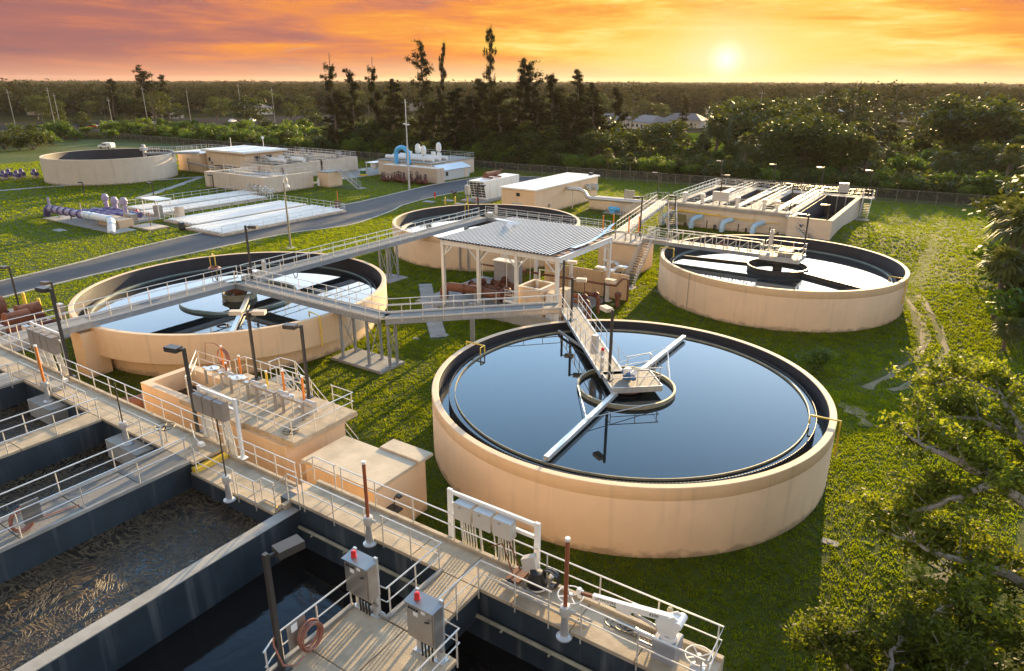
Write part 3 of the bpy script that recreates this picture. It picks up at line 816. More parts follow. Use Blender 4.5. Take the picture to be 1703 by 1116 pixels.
b = MB(); b.tube([(-14.75, 33.85, 4.0), (-14.1, 33.5, 4.0)], 0.18, 12); b.box(-14.6, 33.45, 3.72, -14.2, 34.0, 3.95); b.tube([(-14.3, 33.9, 4.0), (-13.85, 33.2, 4.0)], 0.15, 12)
mt_ = b.build('drive_motor', 'bluem', b1)
b = MB(); b.box(-14.62, 33.5, 3.95, -14.28, 33.9, 4.3); b.tube([(-14.05, 33.5, 4.1), (-13.85, 33.4, 4.25)], 0.14, 10); b.build('gearbox', 'white', mt_)
# bridge from the left tank's centre to the far tank's centre and on to the splitter box
b2 = thing('footbridge', (-49.5, 50, DZ), 'long blue-grey footbridge with pipe rails from the left tank to the tank behind the canopy', 'footbridge', 'footbridges between the tanks')
span(b2, (-49.5, 34.4, DZ), (-49.45, 68.4, DZ), 1.35)
railing(b2, [(-48.83, 34.4, DZ), (-48.78, 67.8, DZ)], 1.07, 1.5, 0.1, drop=0.2)
railing(b2, [(-50.17, 34.4, DZ), (-50.12, 68.4, DZ)], 1.07, 1.5, 0.1, drop=0.2)
tower(b2, [(-50.0, 50.7), (-48.95, 50.7), (-50.0, 52.2), (-48.95, 52.2)], 0.12, 3.5)
pd = MB(); pd.bevbox(-51.0, 50.0, 0, -48.1, 52.8, 0.12); struct('concrete_pad', pd, 'path')
b3 = thing('footbridge', (-40, 68.9, DZ), 'footbridge behind the canopy roof from the far tank to the splitter box', 'footbridge', 'footbridges between the tanks')
span(b3, (-49.0, 68.9, DZ), (-32.9, 68.9, DZ), 1.35)
railing(b3, [(-48.8, 68.22, DZ), (-32.9, 68.22, DZ)], 1.07, 1.5, 0.1, drop=0.2)
railing(b3, [(-50.1, 69.58, DZ), (-32.9, 69.58, DZ)], 1.07, 1.5, 0.1, drop=0.2)
def platform_bits(t, x, y):
    b = MB(); b.box(x-.35, y-.3, DZ, x+.35, y+.3, DZ+.55); b.tube([(x-.5, y, DZ+.3), (x+.6, y, DZ+.3)], 0.16, 10); b.build('drive_motor', 'galv', t)
    b = MB(); b.box(x+.45, y+.35, DZ+.4, x+.75, y+.6, DZ+1.35); b.build('control_box', 'cab', t)
platform_bits(b2, -49.4, 35.3); platform_bits(b3, -48.9, 68.9)
b4 = thing('truss_footbridge', (-21, 68.4, DZ), 'silvery truss-sided footbridge reaching the centre of the right tank', 'footbridge', 'footbridges between the tanks')
span(b4, (-28.4, 68.42, DZ), (-15.6, 68.42, DZ), 1.3)
b = MB(); b.box(-16.0, 66.95, DZ-.06, -12.4, 69.9, DZ); b.build('platform', 'grating', b4)
b = MB()
for y in (66.95, 69.9): b.beam((-16.0, y, DZ-.18), (-12.4, y, DZ-.18), 0.05, 0.3)
for x in (-16.0, -12.4): b.beam((x, 66.95, DZ-.18), (x, 69.9, DZ-.18), 0.05, 0.3)
b.build('platform_frame', 'galv', b4)
for y in (67.77, 69.07):
    b = MB()
    xs = np.linspace(-25.6, -16.2, 9)
    for i in range(8):
        b.beam((xs[i], y, DZ+0.05), (xs[i+1], y, DZ+1.05), 0.05, 0.06)
    for x in xs: b.beam((x, y, DZ), (x+.001, y, DZ+1.1), 0.06, 0.06)
    b.beam((-25.6, y, DZ+1.1), (-16.2, y, DZ+1.1), 0.07, 0.07)
    b.build('truss', 'rail', b4)
railing(b4, [(-16.0, 67.77, DZ), (-16.0, 66.97, DZ), (-12.42, 66.97, DZ), (-12.42, 69.88, DZ), (-16.0, 69.88, DZ), (-16.0, 69.07, DZ)], 1.07, 1.4, 0.1)
railing(b4, [(-28.3, 67.77, DZ), (-25.7, 67.77, DZ)], 1.07, 1.3, 0.1); railing(b4, [(-28.3, 69.07, DZ), (-25.7, 69.07, DZ)], 1.07, 1.3, 0.1)
b = MB(); b.box(-14.6, 68.0, DZ, -13.4, 68.9, DZ+.55); b.tube([(-14.9, 68.4, DZ+.35), (-13.2, 68.4, DZ+.35)], 0.2, 12); b.build('drive_motor', 'cabd', b4)
b = MB(); b.box(-15.9, 69.5, DZ+.2, -15.55, 69.8, DZ+1.9); b.lathe((-15.72, 69.65, DZ+1.9), [(0, .25), (.16, .2), (.16, 0)], 10); b.build('control_post', 'cab', b4)
b = MB(); b.lathe((-19.8, 67.6, DZ+.5), [(.34, .04), (.30, 0), (.34, -.04), (.38, 0)], 16, True); b.build('hose_coil', 'hose', b4)
# link from the aeration walkway to the left tank
b5 = thing('footbridge', (-49.56, 18.5, 3.95), 'short concrete and steel footbridge from the aeration walkway onto the left tank', 'footbridge', 'footbridges between the tanks')
b = MB(); b.bevbox(-50.35, 15.46, 3.55, -48.75, 21.55, 3.95); b.build('slab', 'deckgrey', b5)
span(b5, (-49.56, 21.55, DZ), (-49.56, 32.9, DZ), 1.35)
railing(b5, [(-48.86, 15.6, 3.95), (-48.86, 33.0, DZ)], 1.07, 1.5, 0.1)
railing(b5, [(-50.26, 15.6, 3.95), (-50.26, 34.2, DZ)], 1.07, 1.5, 0.1)
b = MB()
for k in range(5): b.lathe((-51.0, 32.6, 5.1-0.02*k), [(.36+.03*k, .03), (.32+.03*k, 0), (.36+.03*k, -.03), (.40+.03*k, 0)], 16, True)
b.build('hose_coil', 'hose', b5)

# ------------------------------------------------------------------ aeration basins and their walkway
ZL, ZM, ZR = 4.40, 4.02, 4.75
ab = thing('aeration_basin', (-30, 10, 0), 'big concrete aeration basin with churning brown water and railed walkways, bottom left', 'basin')
def part(name, mt, parent, *boxes, bev=0.0):
    b = MB()
    for q in boxes:
        if bev: b.bevbox(*q, bev)
        else: b.box(*q)
    return b.build(name, mt, parent)
# outer wall under the walkway, cross walls
part('wall', 'stucco_low', ab, (-75, 14.5, -0.2, -25.5, 15.28, 4.27), (-25.5, 14.5, -0.2, -19.9, 15.33, 3.89), (-19.9, 14.5, -.2, -3.25, 15.28, 4.62))
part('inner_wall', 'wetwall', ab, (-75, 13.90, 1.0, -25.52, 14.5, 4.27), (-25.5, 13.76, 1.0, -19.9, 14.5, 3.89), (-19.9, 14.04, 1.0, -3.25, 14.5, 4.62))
part('end_wall', 'pale', ab, (-3.65, -14, -0.2, -3.2, 14.4, 4.3))
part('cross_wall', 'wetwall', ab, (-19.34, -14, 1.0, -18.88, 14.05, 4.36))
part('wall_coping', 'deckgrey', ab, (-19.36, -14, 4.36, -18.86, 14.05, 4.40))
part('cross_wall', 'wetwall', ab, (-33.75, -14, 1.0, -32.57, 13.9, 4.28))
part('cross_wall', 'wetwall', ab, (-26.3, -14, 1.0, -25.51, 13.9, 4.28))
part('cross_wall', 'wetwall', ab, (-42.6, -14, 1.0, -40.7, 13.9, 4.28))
# walkway slabs, jointed every few metres
def slabs(x0, x1, y0, y1, z0, z1, n, mt='deck', name='walkway_slab'):
    xs = np.linspace(x0, x1, n+1)
    for i in range(n): part(name, mt, ab, (xs[i]+0.012, y0, z0, xs[i+1]-0.012, y1, z1), bev=0.015)
slabs(-75, -25.3, 13.85, 15.30, 4.28, ZL, 22)
slabs(-25.3, -19.9, 13.7, 15.36, 3.9, ZM, 3)
slabs(-19.3, -3.25, 14.0, 15.30, 4.63, ZR, 8)
part('step', 'yellow', ab, (-25.3, 13.75, ZM, -25.0, 15.3, ZM+.19))
for k in range(3): part('step', 'deck', ab, (-19.95+k*.22, 13.75, ZM, -19.3, 15.3, ZM+.2*(k+1)-0.02*k))
part('step_nosing', 'yellow', ab, (-19.97, 13.8, ZM+.2, -19.87, 15.28, ZM+.215))
for x0, x1, zz in ((-75, -25.3, ZL), (-19.3, -3.25, ZR)):
    part('kerb', 'deck', ab, (x0, 15.303, zz-.5, x1, 15.46, zz+.10), bev=.012)
part('kerb', 'deck', ab, (-25.3, 15.363, 3.55, -19.9, 15.5, ZM+.12), bev=.012)
# cross walks
def slabs_y(x0, x1, ys, z0, z1, mt, name):
    for a, c in zip(ys[:-1], ys[1:]): part(name, mt, ab, (x0, a+.012, z0, x1, c-.012, z1), bev=.015)
slabs_y(-33.78, -32.55, np.linspace(-14, 13.84, 9), 4.29, ZL, 'deck', 'walkway_slab')
slabs_y(-42.65, -40.65, np.linspace(-14, 13.84, 9), 4.29, ZL, 'deckgrey', 'walkway_slab')
slabs_y(-27.3, -25.63, np.linspace(-14, 13.84, 14), 4.33, ZL, 'grating', 'grating_panel')
part('support_beam', 'beam', ab, (-27.3, -14, 4.0, -27.2, 13.84, 4.328))
part('kerb', 'deckgrey', ab, (-25.625, -14, 4.285, -25.49, 13.84, ZL+.02))
# branch to the control platform
slabs_y(-11.87, -10.45, np.linspace(11.42, 13.99, 3), 4.62, ZR, 'deck', 'walkway_slab')
for x0, x1 in ((-13.1, -11.25), (-11.22, -9.3)):
    slabs_y(x0, x1, np.linspace(1.5, 11.4, 6), 4.62, ZR, 'deck', 'walkway_slab')
part('access_hatch', 'deckgrey', ab, (-10.6, 8.7, ZR, -9.7, 9.7, ZR+.03), bev=.01)
part('platform_pier', 'wetwall', ab, (-13.05, 2, 1.0, -9.35, 11.35, 4.61), (-11.8, 11.36, 3.6, -10.5, 14.0, 4.61))
part('kerb', 'deckgrey', ab, (-13.22, 1.5, ZR-.1, -13.1, 11.3, ZR+.1), (-13.1, 11.4, ZR-.1, -11.9, 11.5, ZR+.1), (-11.99, 11.5, ZR-.1, -11.88, 14.0, ZR+.1))
part('gate_box', 'deckgrey', ab, (-38.6, 13.1, 3.2, -36.2, 13.94, 4.1), (-31.0, 13.1, 3.2, -28.4, 13.94, 4.1))
b = MB(); b.tube([(-18.8, 13.9, 3.75), (-3.7, 13.9, 3.75)], 0.07, 8)
for k in range(9): b.tube([(-18+k*1.7, 13.9, 3.75), (-18+k*1.7, 13.75, 3.7)], 0.04, 6)
b.build('spray_pipe', 'cream', ab)
for nm, bx, mt in (('aerated_water', (-74.9, -14, -42.6, 13.95), 'churn'), ('aerated_water', (-40.7, -14, -33.75, 13.95), 'churn'), ('aerated_water', (-32.57, -14, -26.3, 13.95), 'churn'), ('aerated_water', (-25.6, -14, -19.34, 13.95), 'churn'), ('dark_water', (-18.88, -14, -3.65, 14.08), 'murky')):
    z = 3.15 if mt == 'churn' else 2.75
    MB().poly([(bx[0], bx[1], z), (bx[2], bx[1], z), (bx[2], bx[3], z), (bx[0], bx[3], z)]).build(nm, mt, ab)
# railings
K = 0.10
railing(ab, [(-75, 15.38, ZL+.1), (-50.4, 15.38, ZL+.1)], 1.0, 1.55, 0)
railing(ab, [(-48.7, 15.38, ZL+.1), (-25.2, 15.38, ZL+.1)], 1.0, 1.6, 0)
railing(ab, [(-25.2, 15.4, ZL+.1), (-24.5, 15.42, ZM+.12), (-20.6, 15.42, ZM+.12)], 1.0, 1.5, 0)
railing(ab, [(-20.4, 15.42, ZM+.12), (-19.4, 15.4, ZR+.1), (-18.2, 15.38, ZR+.1)], 1.0, 1.4, 0)
railing(ab, [(-18.0, 15.38, ZR+.1), (-3.35, 15.38, ZR+.1), (-3.35, 14.1, ZR)], 1.0, 1.9, 0)
railing(ab, [(-41.9+1.3, 13.3, ZL), (-40.6, 13.9, ZL), (-34.6, 13.9, ZL), (-33.78, 13.9, ZL)], 1.05, 1.5, K)
railing(ab, [(-33.72, -14, ZL), (-33.72, 13.4, ZL)], 1.07, 2.2, K)
railing(ab, [(-32.6, -14, ZL), (-32.6, 13.86, ZL), (-27.4, 13.88, ZL)], 1.07, 2.0, 0, drop=0.25)
railing(ab, [(-27.25, -14, ZL), (-27.25, 13.8, ZL)], 1.07, 2.1, K)
railing(ab, [(-25.6, -14, ZL), (-25.6, 13.9, ZL), (-24.9, 13.78, ZM), (-22.3, 13.75, ZM)], 1.07, 2.1, 0, drop=0.3)
railing(ab, [(-40.68, -14, ZL), (-40.68, 13.4, ZL)], 1.07, 2.2, K, drop=0.25)
railing(ab, [(-42.6, -14, ZL), (-42.6, 13.4, ZL)], 1.07, 2.2, K)
railing(ab, [(-22.2, 13.7, ZM), (-20.9, 13.7, ZM), (-20.9, 14.05, ZM), (-20.2, 14.05, ZM)], 1.05, 1.5, K, drop=.3)
railing(ab, [(-20.0, 13.8, ZM), (-19.3, 14.03, ZR), (-18.7, 14.03, ZR)], 1.05, 1.4, 0, drop=.3)
railing(ab, [(-18.6, 14.03, ZR), (-15.3, 14.03, ZR)], 1.05, 1.7, 0, drop=.3)
railing(ab, [(-14.6, 14.03, ZR), (-11.95, 14.03, ZR), (-11.95, 11.5, ZR), (-12.6, 11.46, ZR)], 1.05, 1.5, 0, drop=.2)
railing(ab, [(-13.15, 11.3, ZR), (-13.15, 8.6, ZR), (-12.9, 8.0, ZR)], 1.05, 1.6, 0, drop=.1)
railing(ab, [(-10.42, 11.6, ZR), (-10.42, 14.03, ZR), (-7.9, 14.03, ZR)], 1.05, 1.4, 0, drop=.3)
railing(ab, [(-9.25, 2.0, ZR), (-9.25, 11.45, ZR), (-10.2, 11.48, ZR)], 1.05, 1.7, 0, drop=.2)
railing(ab, [(-7.0, 14.03, ZR), (-3.4, 14.03, ZR)], 1.05, 1.5, 0, drop=.3)

# valve stands along the walkway
def valve_stand(x, y, z, hp, col, label, zb=None):
    t = thing('valve_stand', (x, y, z), label, 'valve stand', 'valve stands along the aeration walkway')
    b = MB(); b.lathe((x, y, z), [(0.24, 0), (0.24, 0.04), (0.13, 0.1), (0.10, 0.75), (0.12, 0.8)], 14); b.build('pedestal', 'galv', t)
    b = MB(); b.lathe((x, y, z), [(0.0, 1.12), (0.15, 1.1), (0.17, 0.95), (0.15, 0.8), (0, 0.79)], 14); b.tube([(x, y, z+.97), (x+.3, y+.05, z+.97)], 0.06, 8); b.build('gearbox', 'cab', t)
    b = MB(); b.tube([(x, y, z+1.1), (x, y, z+hp)], 0.062 if col != 'stem' else 0.03, 10); b.build('stem_cover', col, t)
    if col != 'stem':
        b = MB(); b.tube([(x, y, z+hp), (x, y, z+hp+.09)], 0.075, 10); b.build('cap', 'white', t)
    return t
valve_stand(-37.4, 13.62, 4.1, 3.0, 'orange', 'valve stand with a slim orange stem cover, by the wide grey panel at the walkway')
valve_stand(-29.75, 13.45, 4.1, 3.0, 'stem', 'valve stand with a bare dark rod beside the concrete crosswalk')
valve_stand(-22.3, 13.42, 3.9, 3.6, 'stem', 'tall bare rod valve stand at the yellow-nosed steps')
valve_stand(-15.0, 13.86, 4.6, 3.15, 'redbrown', 'valve stand with a red-brown stem cover in front of the flat-roofed concrete box')
valve_stand(-7.35, 13.86, 4.6, 3.3, 'redbrown', 'valve stand with a red-brown stem cover beside the white boom crane')

# control panels with red beacons
def control_panel(x, y, label):
    t = thing('control_station', (x, y, ZR), label, 'control panel', 'stainless control panels with red beacons')
    w, dpt, h = 0.94, 0.36, 1.16
    z0, z1 = ZR+.74, ZR+.74+h
    b = MB(); b.bevbox(x-w/2, y-dpt/2, z0, x+w/2, y+dpt/2, z1, .02); cb = b.build('cabinet', 'steel', t)
    b = MB(); b.obox((x, y-.01, z1+.035), (w/2+.03, 0, 0), (0, dpt/2+.06, 0.03), (0, -.001, .012)); b.build('rain_hood', 'steel', t)
    b = MB(); b.box(x-w/2+.05, y-dpt/2-.022, z0+.06, x+w/2-.05, y-dpt/2, z1-.06); dr = b.build('door', 'steel', cb)
    for xa, xb, za, zb in ((-.22, -.06, .80, .93), (.06, .19, .98, 1.07)):
        b = MB(); b.box(x+xa, y-dpt/2-.032, z0+za, x+xb, y-dpt/2-.0225, z0+zb); b.build('placard', 'white', cb)
    for k in range(4):
        b = MB(); b.lathe((0, 0, 0), [(0.0, .03), (.032, .025), (.036, 0)], 10)
        o = b.build('push_button', 'black', None); o.parent = cb; o.rotation_euler = (PI/2, 0, 0); o.location = (-.35+.09*k, -dpt/2-.022, z0+1.0-ZR)
    b = MB(); b.tube([(x+.22, y-dpt/2-.07, z0+.8), (x+.36, y-dpt/2-.07, z0+.85)], .025, 6); b.build('handle', 'black', cb)
    for sx in (-1, 1):
        b = MB(); b.box(x+sx*.36-.08, y+.10, ZR, x+sx*.36+.08, y+.25, z0+.2); b.box(x+sx*.36-.16, y+.02, ZR, x+sx*.36+.16, y+.32, ZR+.03); b.build('post', 'galv', t)
        b = MB(); b.box(x+sx*.41-.055, y+.182, z0, x+sx*.41+.055, y+.25, z1+.13); b.build('strut', 'galv', t)
    for k in range(4):
        b = MB(); b.tube([(x-.16+.12*k, y, z0), (x-.16+.12*k, y+.02, ZR+.02)], .028, 6); b.build('conduit', 'black', t)
    b = MB(); b.box(x-.5, y+.05, ZR+.42, x+.5, y+.095, ZR+.49); b.build('crossbar', 'cabd', t)
    b = MB(); b.lathe((x-.22, y-.02, z1+.05), [(0, .2), (.06, .19), (.075, .15), (.075, .03), (.09, 0)], 14); b.build('beacon', 'red', t)
    return t
control_panel(-12.65, 11.25, 'stainless control cabinet with a red beacon, at the inner corner of the platform rail')
control_panel(-10.0, 10.95, 'stainless control cabinet with a red beacon, nearest the bottom edge of the photo')

# boxes on frames
def panel_frame(x0, x1, y, z, ztop, n, label, boxmt, xb0, xb1, zb, hb, front=-1):
    t = thing('junction_box_stand', ((x0+x1)/2, y, z), label, 'electrical stand')
    for x in (x0, x1):
        b = MB(); b.box(x-.09, y-.05, z, x+.09, y+.05, ztop); b.box(x-.2, y-.15, z, x+.2, y+.15, z+.03); b.build('post', 'white', t)
    for zz in (ztop-.16, ztop-.62):
        b = MB(); b.box(x0+.09, y-.045, zz, x1-.09, y+.045, zz+.12); b.build('rail', 'white', t)
    xs = np.linspace(xb0, xb1, n+1)
    for i in range(n):
        xa, xc = xs[i]+.05, xs[i+1]-.05
        b = MB(); b.bevbox(xa, y-.40, zb, xc, y-.05, zb+hb, .015); bx = b.build('junction_box', boxmt, t)
        b = MB(); b.box(xa+.3*(xc-xa), y-.412, zb+hb-.14, xa+.45*(xc-xa), y-.4, zb+hb-.09); b.build('latch', 'cabd', bx)
        k = 6 if i != n//2 or n < 3 else 2
        for j in range(k):
            xx = xa+.06+(xc-xa-.12)*j/max(1, k-1)
            b = MB(); b.tube([(xx, y-.12, zb), (xx, y+.06, z-.1), (xx, y+.12, z-.9)], .026 if j else .045, 6); b.build('conduit', 'galv', t)
    return t
panel_frame(-12.75, -9.3, 15.52, ZR-.2, 6.72, 3, 'white frame carrying three pale boxes and thin conduits, in front of the nearest tank wall', 'cab', -12.35, -10.0, 5.95, .62)
panel_frame(-42.3, -39.0, 15.5, ZL-.2, 6.95, 4, 'wide grey box panel on posts at the far end of the walkway rail', 'cabd', -42.1, -39.2, 5.75, .95)
panel_frame(-26.7, -24.2, 15.48, ZL-.2, 7.0, 3, 'frame with three taupe boxes and black conduits beside the dark lamp post', 'cabd', -26.7, -24.55, 5.95, .85)
b = MB(); b.box(-33.7+.2, 13.9, 4.41, -33, 14.0, 4.42)

# white boom crane
cr = thing('boom_crane', (-4.6, 14.75, ZR), 'white boom crane with its arm folded along the walkway rail', 'crane')
b = MB(); b.bevbox(-4.95, 14.4, ZR, -4.3, 15.05, ZR+.62, .02); b.build('pedestal', 'cabgrey', cr)
b = MB(); b.lathe((-4.6, 14.72, ZR+.62), [(.24, 0), (.24, .09), (.17, .11)], 18); b.build('slew_ring', 'white', cr)
b = MB()
pf_ = [(-4.86, .74), (-4.40, .74), (-4.26, 1.36), (-4.48, 1.46), (-4.98, 1.08)]
for sy in (-.13, .13):
    b.add([(x, 14.72+sy-.02, ZR+z) for x, z in pf_]+[(x, 14.72+sy+.02, ZR+z) for x, z in pf_], [(0, 1, 2, 3, 4), (9, 8, 7, 6, 5)]+[(i, (i+1) % 5, 5+(i+1) % 5, 5+i)[::-1] for i in range(5)])
b.box(-4.84, 14.61, ZR+.74, -4.42, 14.83, ZR+.98)
b.build('mast', 'white', cr)
b = MB(); b.tube([(-4.34, 14.48, ZR+1.28), (-4.34, 14.96, ZR+1.28)], .12, 16); b.build('winch_drum', 'white', cr)
b = MB(); b.tube([(-4.72, 14.93, ZR+1.30), (-4.72, 15.02, ZR+1.30)], .08, 12); b.build('sheave', 'cream', cr)
p0, p1, p2 = Vector((-4.38, 14.72, ZR+1.30)), Vector((-5.70, 14.66, ZR+1.12)), Vector((-6.85, 14.59, ZR+1.0))
b = MB(); b.beam(p0, p1, .17, .20); bo = b.build('boom', 'white', cr)
b = MB(); b.beam(p1+(p0-p1)*.02, p2, .13, .155); b.prism([(-5.72, 14.60), (-5.72, 14.72), (-6.15, 14.70), (-6.15, 14.60)], ZR+.86, ZR+1.03); b.build('boom_extension', 'white', cr)
b = MB(); b.beam(p2, p2+(p2-p1)*.32, .09, .10); b.build('inner_boom', 'rust', cr)
tip = p2+(p2-p1)*.36
b = MB(); b.obox(tip, (.10, 0, .02), (0, .02, 0), (.02, 0, .10)); b.tube([tip+Vector((-.02, -.06, .07)), tip+Vector((-.02, .06, .07))], .075, 14); b.tube([tip+Vector((.02, -.06, -.09)), tip+Vector((.02, .06, -.09))], .075, 14); b.build('boom_head', 'white', cr)
b = MB(); b.tube([(-4.75, 14.62, ZR+.84), (-5.60, 14.63, ZR+.98)], .045, 10); b.build('lift_cylinder', 'cab', cr)
b = MB(); b.tube([(-5.45, 14.58, ZR+.45), (-4.95, 14.58, ZR+.45)], .10, 14); b.tube([(-5.52, 14.58, ZR+.45), (-5.45, 14.58, ZR+.45)], .12, 14); b.build('hydraulic_motor', 'steel', cr)
b = MB(); b.tube([(-5.4, 14.5, ZR+.22), (-4.95, 14.5, ZR+.22)], .08, 14); b.build('hydraulic_tank', 'steel', cr)
def lettering(text, p, q, size, parent, mt, off):
    cu = bpy.data.curves.new('lettering', 'FONT'); cu.body = text; cu.size = size; cu.extrude = 0.004; cu.align_x = 'CENTER'; cu.align_y = 'CENTER'
    cu.materials.append(M[mt])
    tmp = bpy.data.objects.new('lettering_curve', cu)
    me = bpy.data.meshes.new_from_object(tmp); bpy.data.objects.remove(tmp)
    o = bpy.data.objects.new('lettering', me); C.objects.link(o); o.parent = parent
    ex = (q-p).normalized(); ey = Vector((0, 0, 1)); ez = ex.cross(ey).normalized(); ey = ez.cross(ex)
    mm = Matrix((ex, ey, ez)).transposed().to_4x4(); org = ORG[parent.name]
    mm.translation = (p+q)/2+ez*off-Vector(org); o.matrix_local = mm
lettering('LIFTMOORE', p2+(p1-p2)*.08, p2+(p1-p2)*.60, .12, cr, 'black', .068)
lettering('4300', p1+(p0-p1)*.28, p1+(p0-p1)*.72, .14, cr, 'black', .088)
# handwheels
def handwheel(x, y, z, r, label, mt='rail', parent=None):
    t = parent or thing('handwheel', (x, y, z), label, 'handwheel')
    b = MB(); n = 28
    b.tube([(x+r*math.cos(2*PI*i/n), y+r*math.sin(2*PI*i/n), z) for i in range(n+1)], .022, 6, False)
    for k in range(4):
        a = PI/4+k*PI/2; b.tube([(x, y, z-.04), (x+r*math.cos(a), y+r*math.sin(a), z)], .02, 6)
    b.tube([(x, y, z-.12), (x, y, z+.05)], .06, 10)
    b.build('wheel', mt, t)
    return t
hw = handwheel(-3.75, 14.75, ZR+.42, .36, 'large pale handwheel at the railed end of the walkway')
b = MB(); b.lathe((-3.75, 14.75, ZR), [(.2, 0), (.2, .04), (.08, .1), (.07, .34)], 12); b.build('pedestal', 'galv', hw)
h2 = handwheel(-7.55, 14.55, ZR+.75, .38, 'thin grey handwheel behind the red-brown stem cover near the crane tip', 'galv')
b = MB(); b.tube([(-7.55, 14.55, ZR), (-7.55, 14.55, ZR+.7)], .05, 8); b.build('pedestal', 'galv', h2)
h3 = handwheel(-27.9, 14.3, ZL+.75, .42, 'dark thin handwheel standing at the foot of the near lamp post', 'stem')
b = MB(); b.tube([(-27.9, 14.3, ZL), (-27.9, 14.3, ZL+.7)], .04, 8); b.build('pedestal', 'galv', h3)

# things lying about on the walkway
mx = thing('submersible_mixer', (-9.0, 15.0, ZR), 'black submersible motor with a guard ring standing on the walkway', 'motor')
b = MB(); b.lathe((-9.0, 15.0, ZR), [(0, .06), (.26, .08), (.30, .2), (.22, .42), (.2, .62), (.0, .66)], 18); b.build('body', 'black', mx)
b = MB(); b.lathe((-9.0, 15.0, ZR), [(.36, .10), (.34, .14), (.36, .18), (.39, .14)], 24, True); b.build('guard_ring', 'steel', mx)
b = MB(); b.obox((-9.3, 15.1, ZR+.75), (.2, .05, .1), (-.02, .12, 0), (-.06, 0, .22)); b.build('bracket', 'cab', mx)
rl = thing('cable_reel', (-8.75, 15.22, ZR+.1), 'black cable reel leaning on the rail beside the black motor', 'cable reel')
b = MB()
for k in range(6):
    r_ = .30-.012*(k % 3); yy = 15.1+.04*k
    b.tube([(-8.6+r_*math.cos(2*PI*i/20), yy, ZR+.42+r_*math.sin(2*PI*i/20)) for i in range(21)], .026, 6, False)
b.build('cable', 'black', rl)
b = MB(); b.tube([(-8.6, 15.05, ZR+.42), (-8.6, 15.36, ZR+.42)], .1, 12); b.tube([(-8.6, 15.08, ZR), (-8.6, 15.08, ZR+.42)], .03, 6); b.build('hub', 'steel', rl)
ct = thing('hand_cart', (-10.0, 14.9, ZR), 'rusty hand cart with long bent handles leaning at the rail', 'cart')
b = MB(); b.tube([(-9.6, 14.7, ZR+.25), (-10.4, 15.2, ZR+.95), (-10.75, 15.1, ZR+.75)], .025, 6); b.tube([(-9.6, 15.1, ZR+.25), (-10.3, 15.38, ZR+1.0)], .025, 6); b.build('handle', 'rust', ct)
b = MB(); b.obox((-9.6, 14.85, ZR+.28), (.25, 0, .03), (0, .3, 0), (0, 0, .04)); b.build('bed', 'rust', ct)
for yy in (14.52, 15.18):
    b = MB(); b.tube([(-9.7, yy, ZR+.16), (-9.7, yy+.07, ZR+.16)], .16, 14); b.build('wheel', 'black', ct)
for k, (y0, y1, lab) in enumerate(((14.25, 14.35, 'long pale pipe lying along the walkway, inner one of the pair'), (14.42, 14.6, 'long pale pipe lying along the walkway, outer one of the pair'))):
    b = MB(); b.tube([(-9.9, y0, ZR+.28), (-6.9, y1, ZR+.07)], .045, 8)
    tag(b.build('loose_pipe', 'deckgrey', None), lab, 'pipe', 'loose pipes on the walkway')
cb_ = MB(); pts = []
for i in range(90):
    a = i*.42; pts.append((-6.4+.28*math.cos(a)+.012*i, 14.95+.16*math.sin(a*1.03), ZR+.02+.0006*i))
cb_.tube(pts, .014, 5); tag(cb_.build('loose_cable', 'black', None), 'thin black cable in loops on the walkway beside the crane', 'cable')

# hose reels
def hose_rack(x, y, z, nrm, label, mt, tail):
    t = thing('hose_rack', (x, y, z), label, 'hose', 'hoses hung on rail plates')
    nx, ny = nrm; tx, ty = -ny, nx
    b = MB(); b.obox((x, y, z+.75), (tx*.30, ty*.30, 0), (nx*.01, ny*.01, 0), (0, 0, .42)); b.build('backplate', 'steel', t)
    b = MB(); b.obox((x-tx*.08+nx*.014, y-ty*.08+ny*.014, z+.98), (tx*.10, ty*.10, 0), (nx*.004, ny*.004, 0), (0, 0, .12)); b.build('placard', 'white', t)
    b = MB()
    for k in range(7):
        r_ = .40+.035*math.sin(k*2.1); off = .06+.035*k
        c = Vector((x+tx*(.30+.03*math.cos(k*1.7))+nx*off, y+ty*.30+ny*off, z+.48+.03*math.sin(k*1.3)))
        b.tube([c+Vector((tx*r_*.86*math.cos(a), ty*r_*.86*math.cos(a), r_*math.sin(a))) for a in [2*PI*i/24 for i in range(25)]], .026, 6, False)
    b.tube(tail, .026, 6)
    b.build('hose_coil', mt, t)
hose_rack(-13.02, 9.15, ZR, (1, 0), 'terracotta hose coiled on a rail plate beside the platform lamp post', 'hose', [(-12.8, 9.1, ZR+.06), (-12.75, 8.8, ZR+.04), (-12.8, 8.45, ZR+.3), (-12.95, 8.35, ZR+1.0), (-12.97, 8.4, ZR+1.2)])
hose_rack(-25.75, 8.0, ZL, (-1, 0), 'pinkish hose coiled on the grating crosswalk at the left edge', 'hose', [(-26.1, 7.6, ZL+.05), (-26.3, 8.4, ZL+.05), (-26.0, 9.6, ZL+.04)])
pf = thing('flood_light', (-27.1, 15.0, ZL), 'small white flood lamp on the deck by the near lamp post', 'lamp')
b = MB(); b.box(-26.3, 14.75, ZL+.05, -26.05, 14.95, ZL+.22); b.tube([(-26.3, 14.85, ZL+.2), (-26.8, 14.95, ZL+.25), (-27.2, 15.1, ZL+.75)], .025, 6); b.build('body', 'white', pf)
pf2 = thing('flood_light', (-39.5, 15.0, ZL), 'small white flood lamp on the deck by the wide grey panel', 'lamp')
b = MB(); b.box(-38.6, 14.9, ZL+.05, -38.35, 15.1, ZL+.2); b.tube([(-38.6, 15.0, ZL+.2), (-39.0, 15.1, ZL+.3), (-39.2, 15.2, ZL+.8)], .025, 6); b.build('body', 'white', pf2)
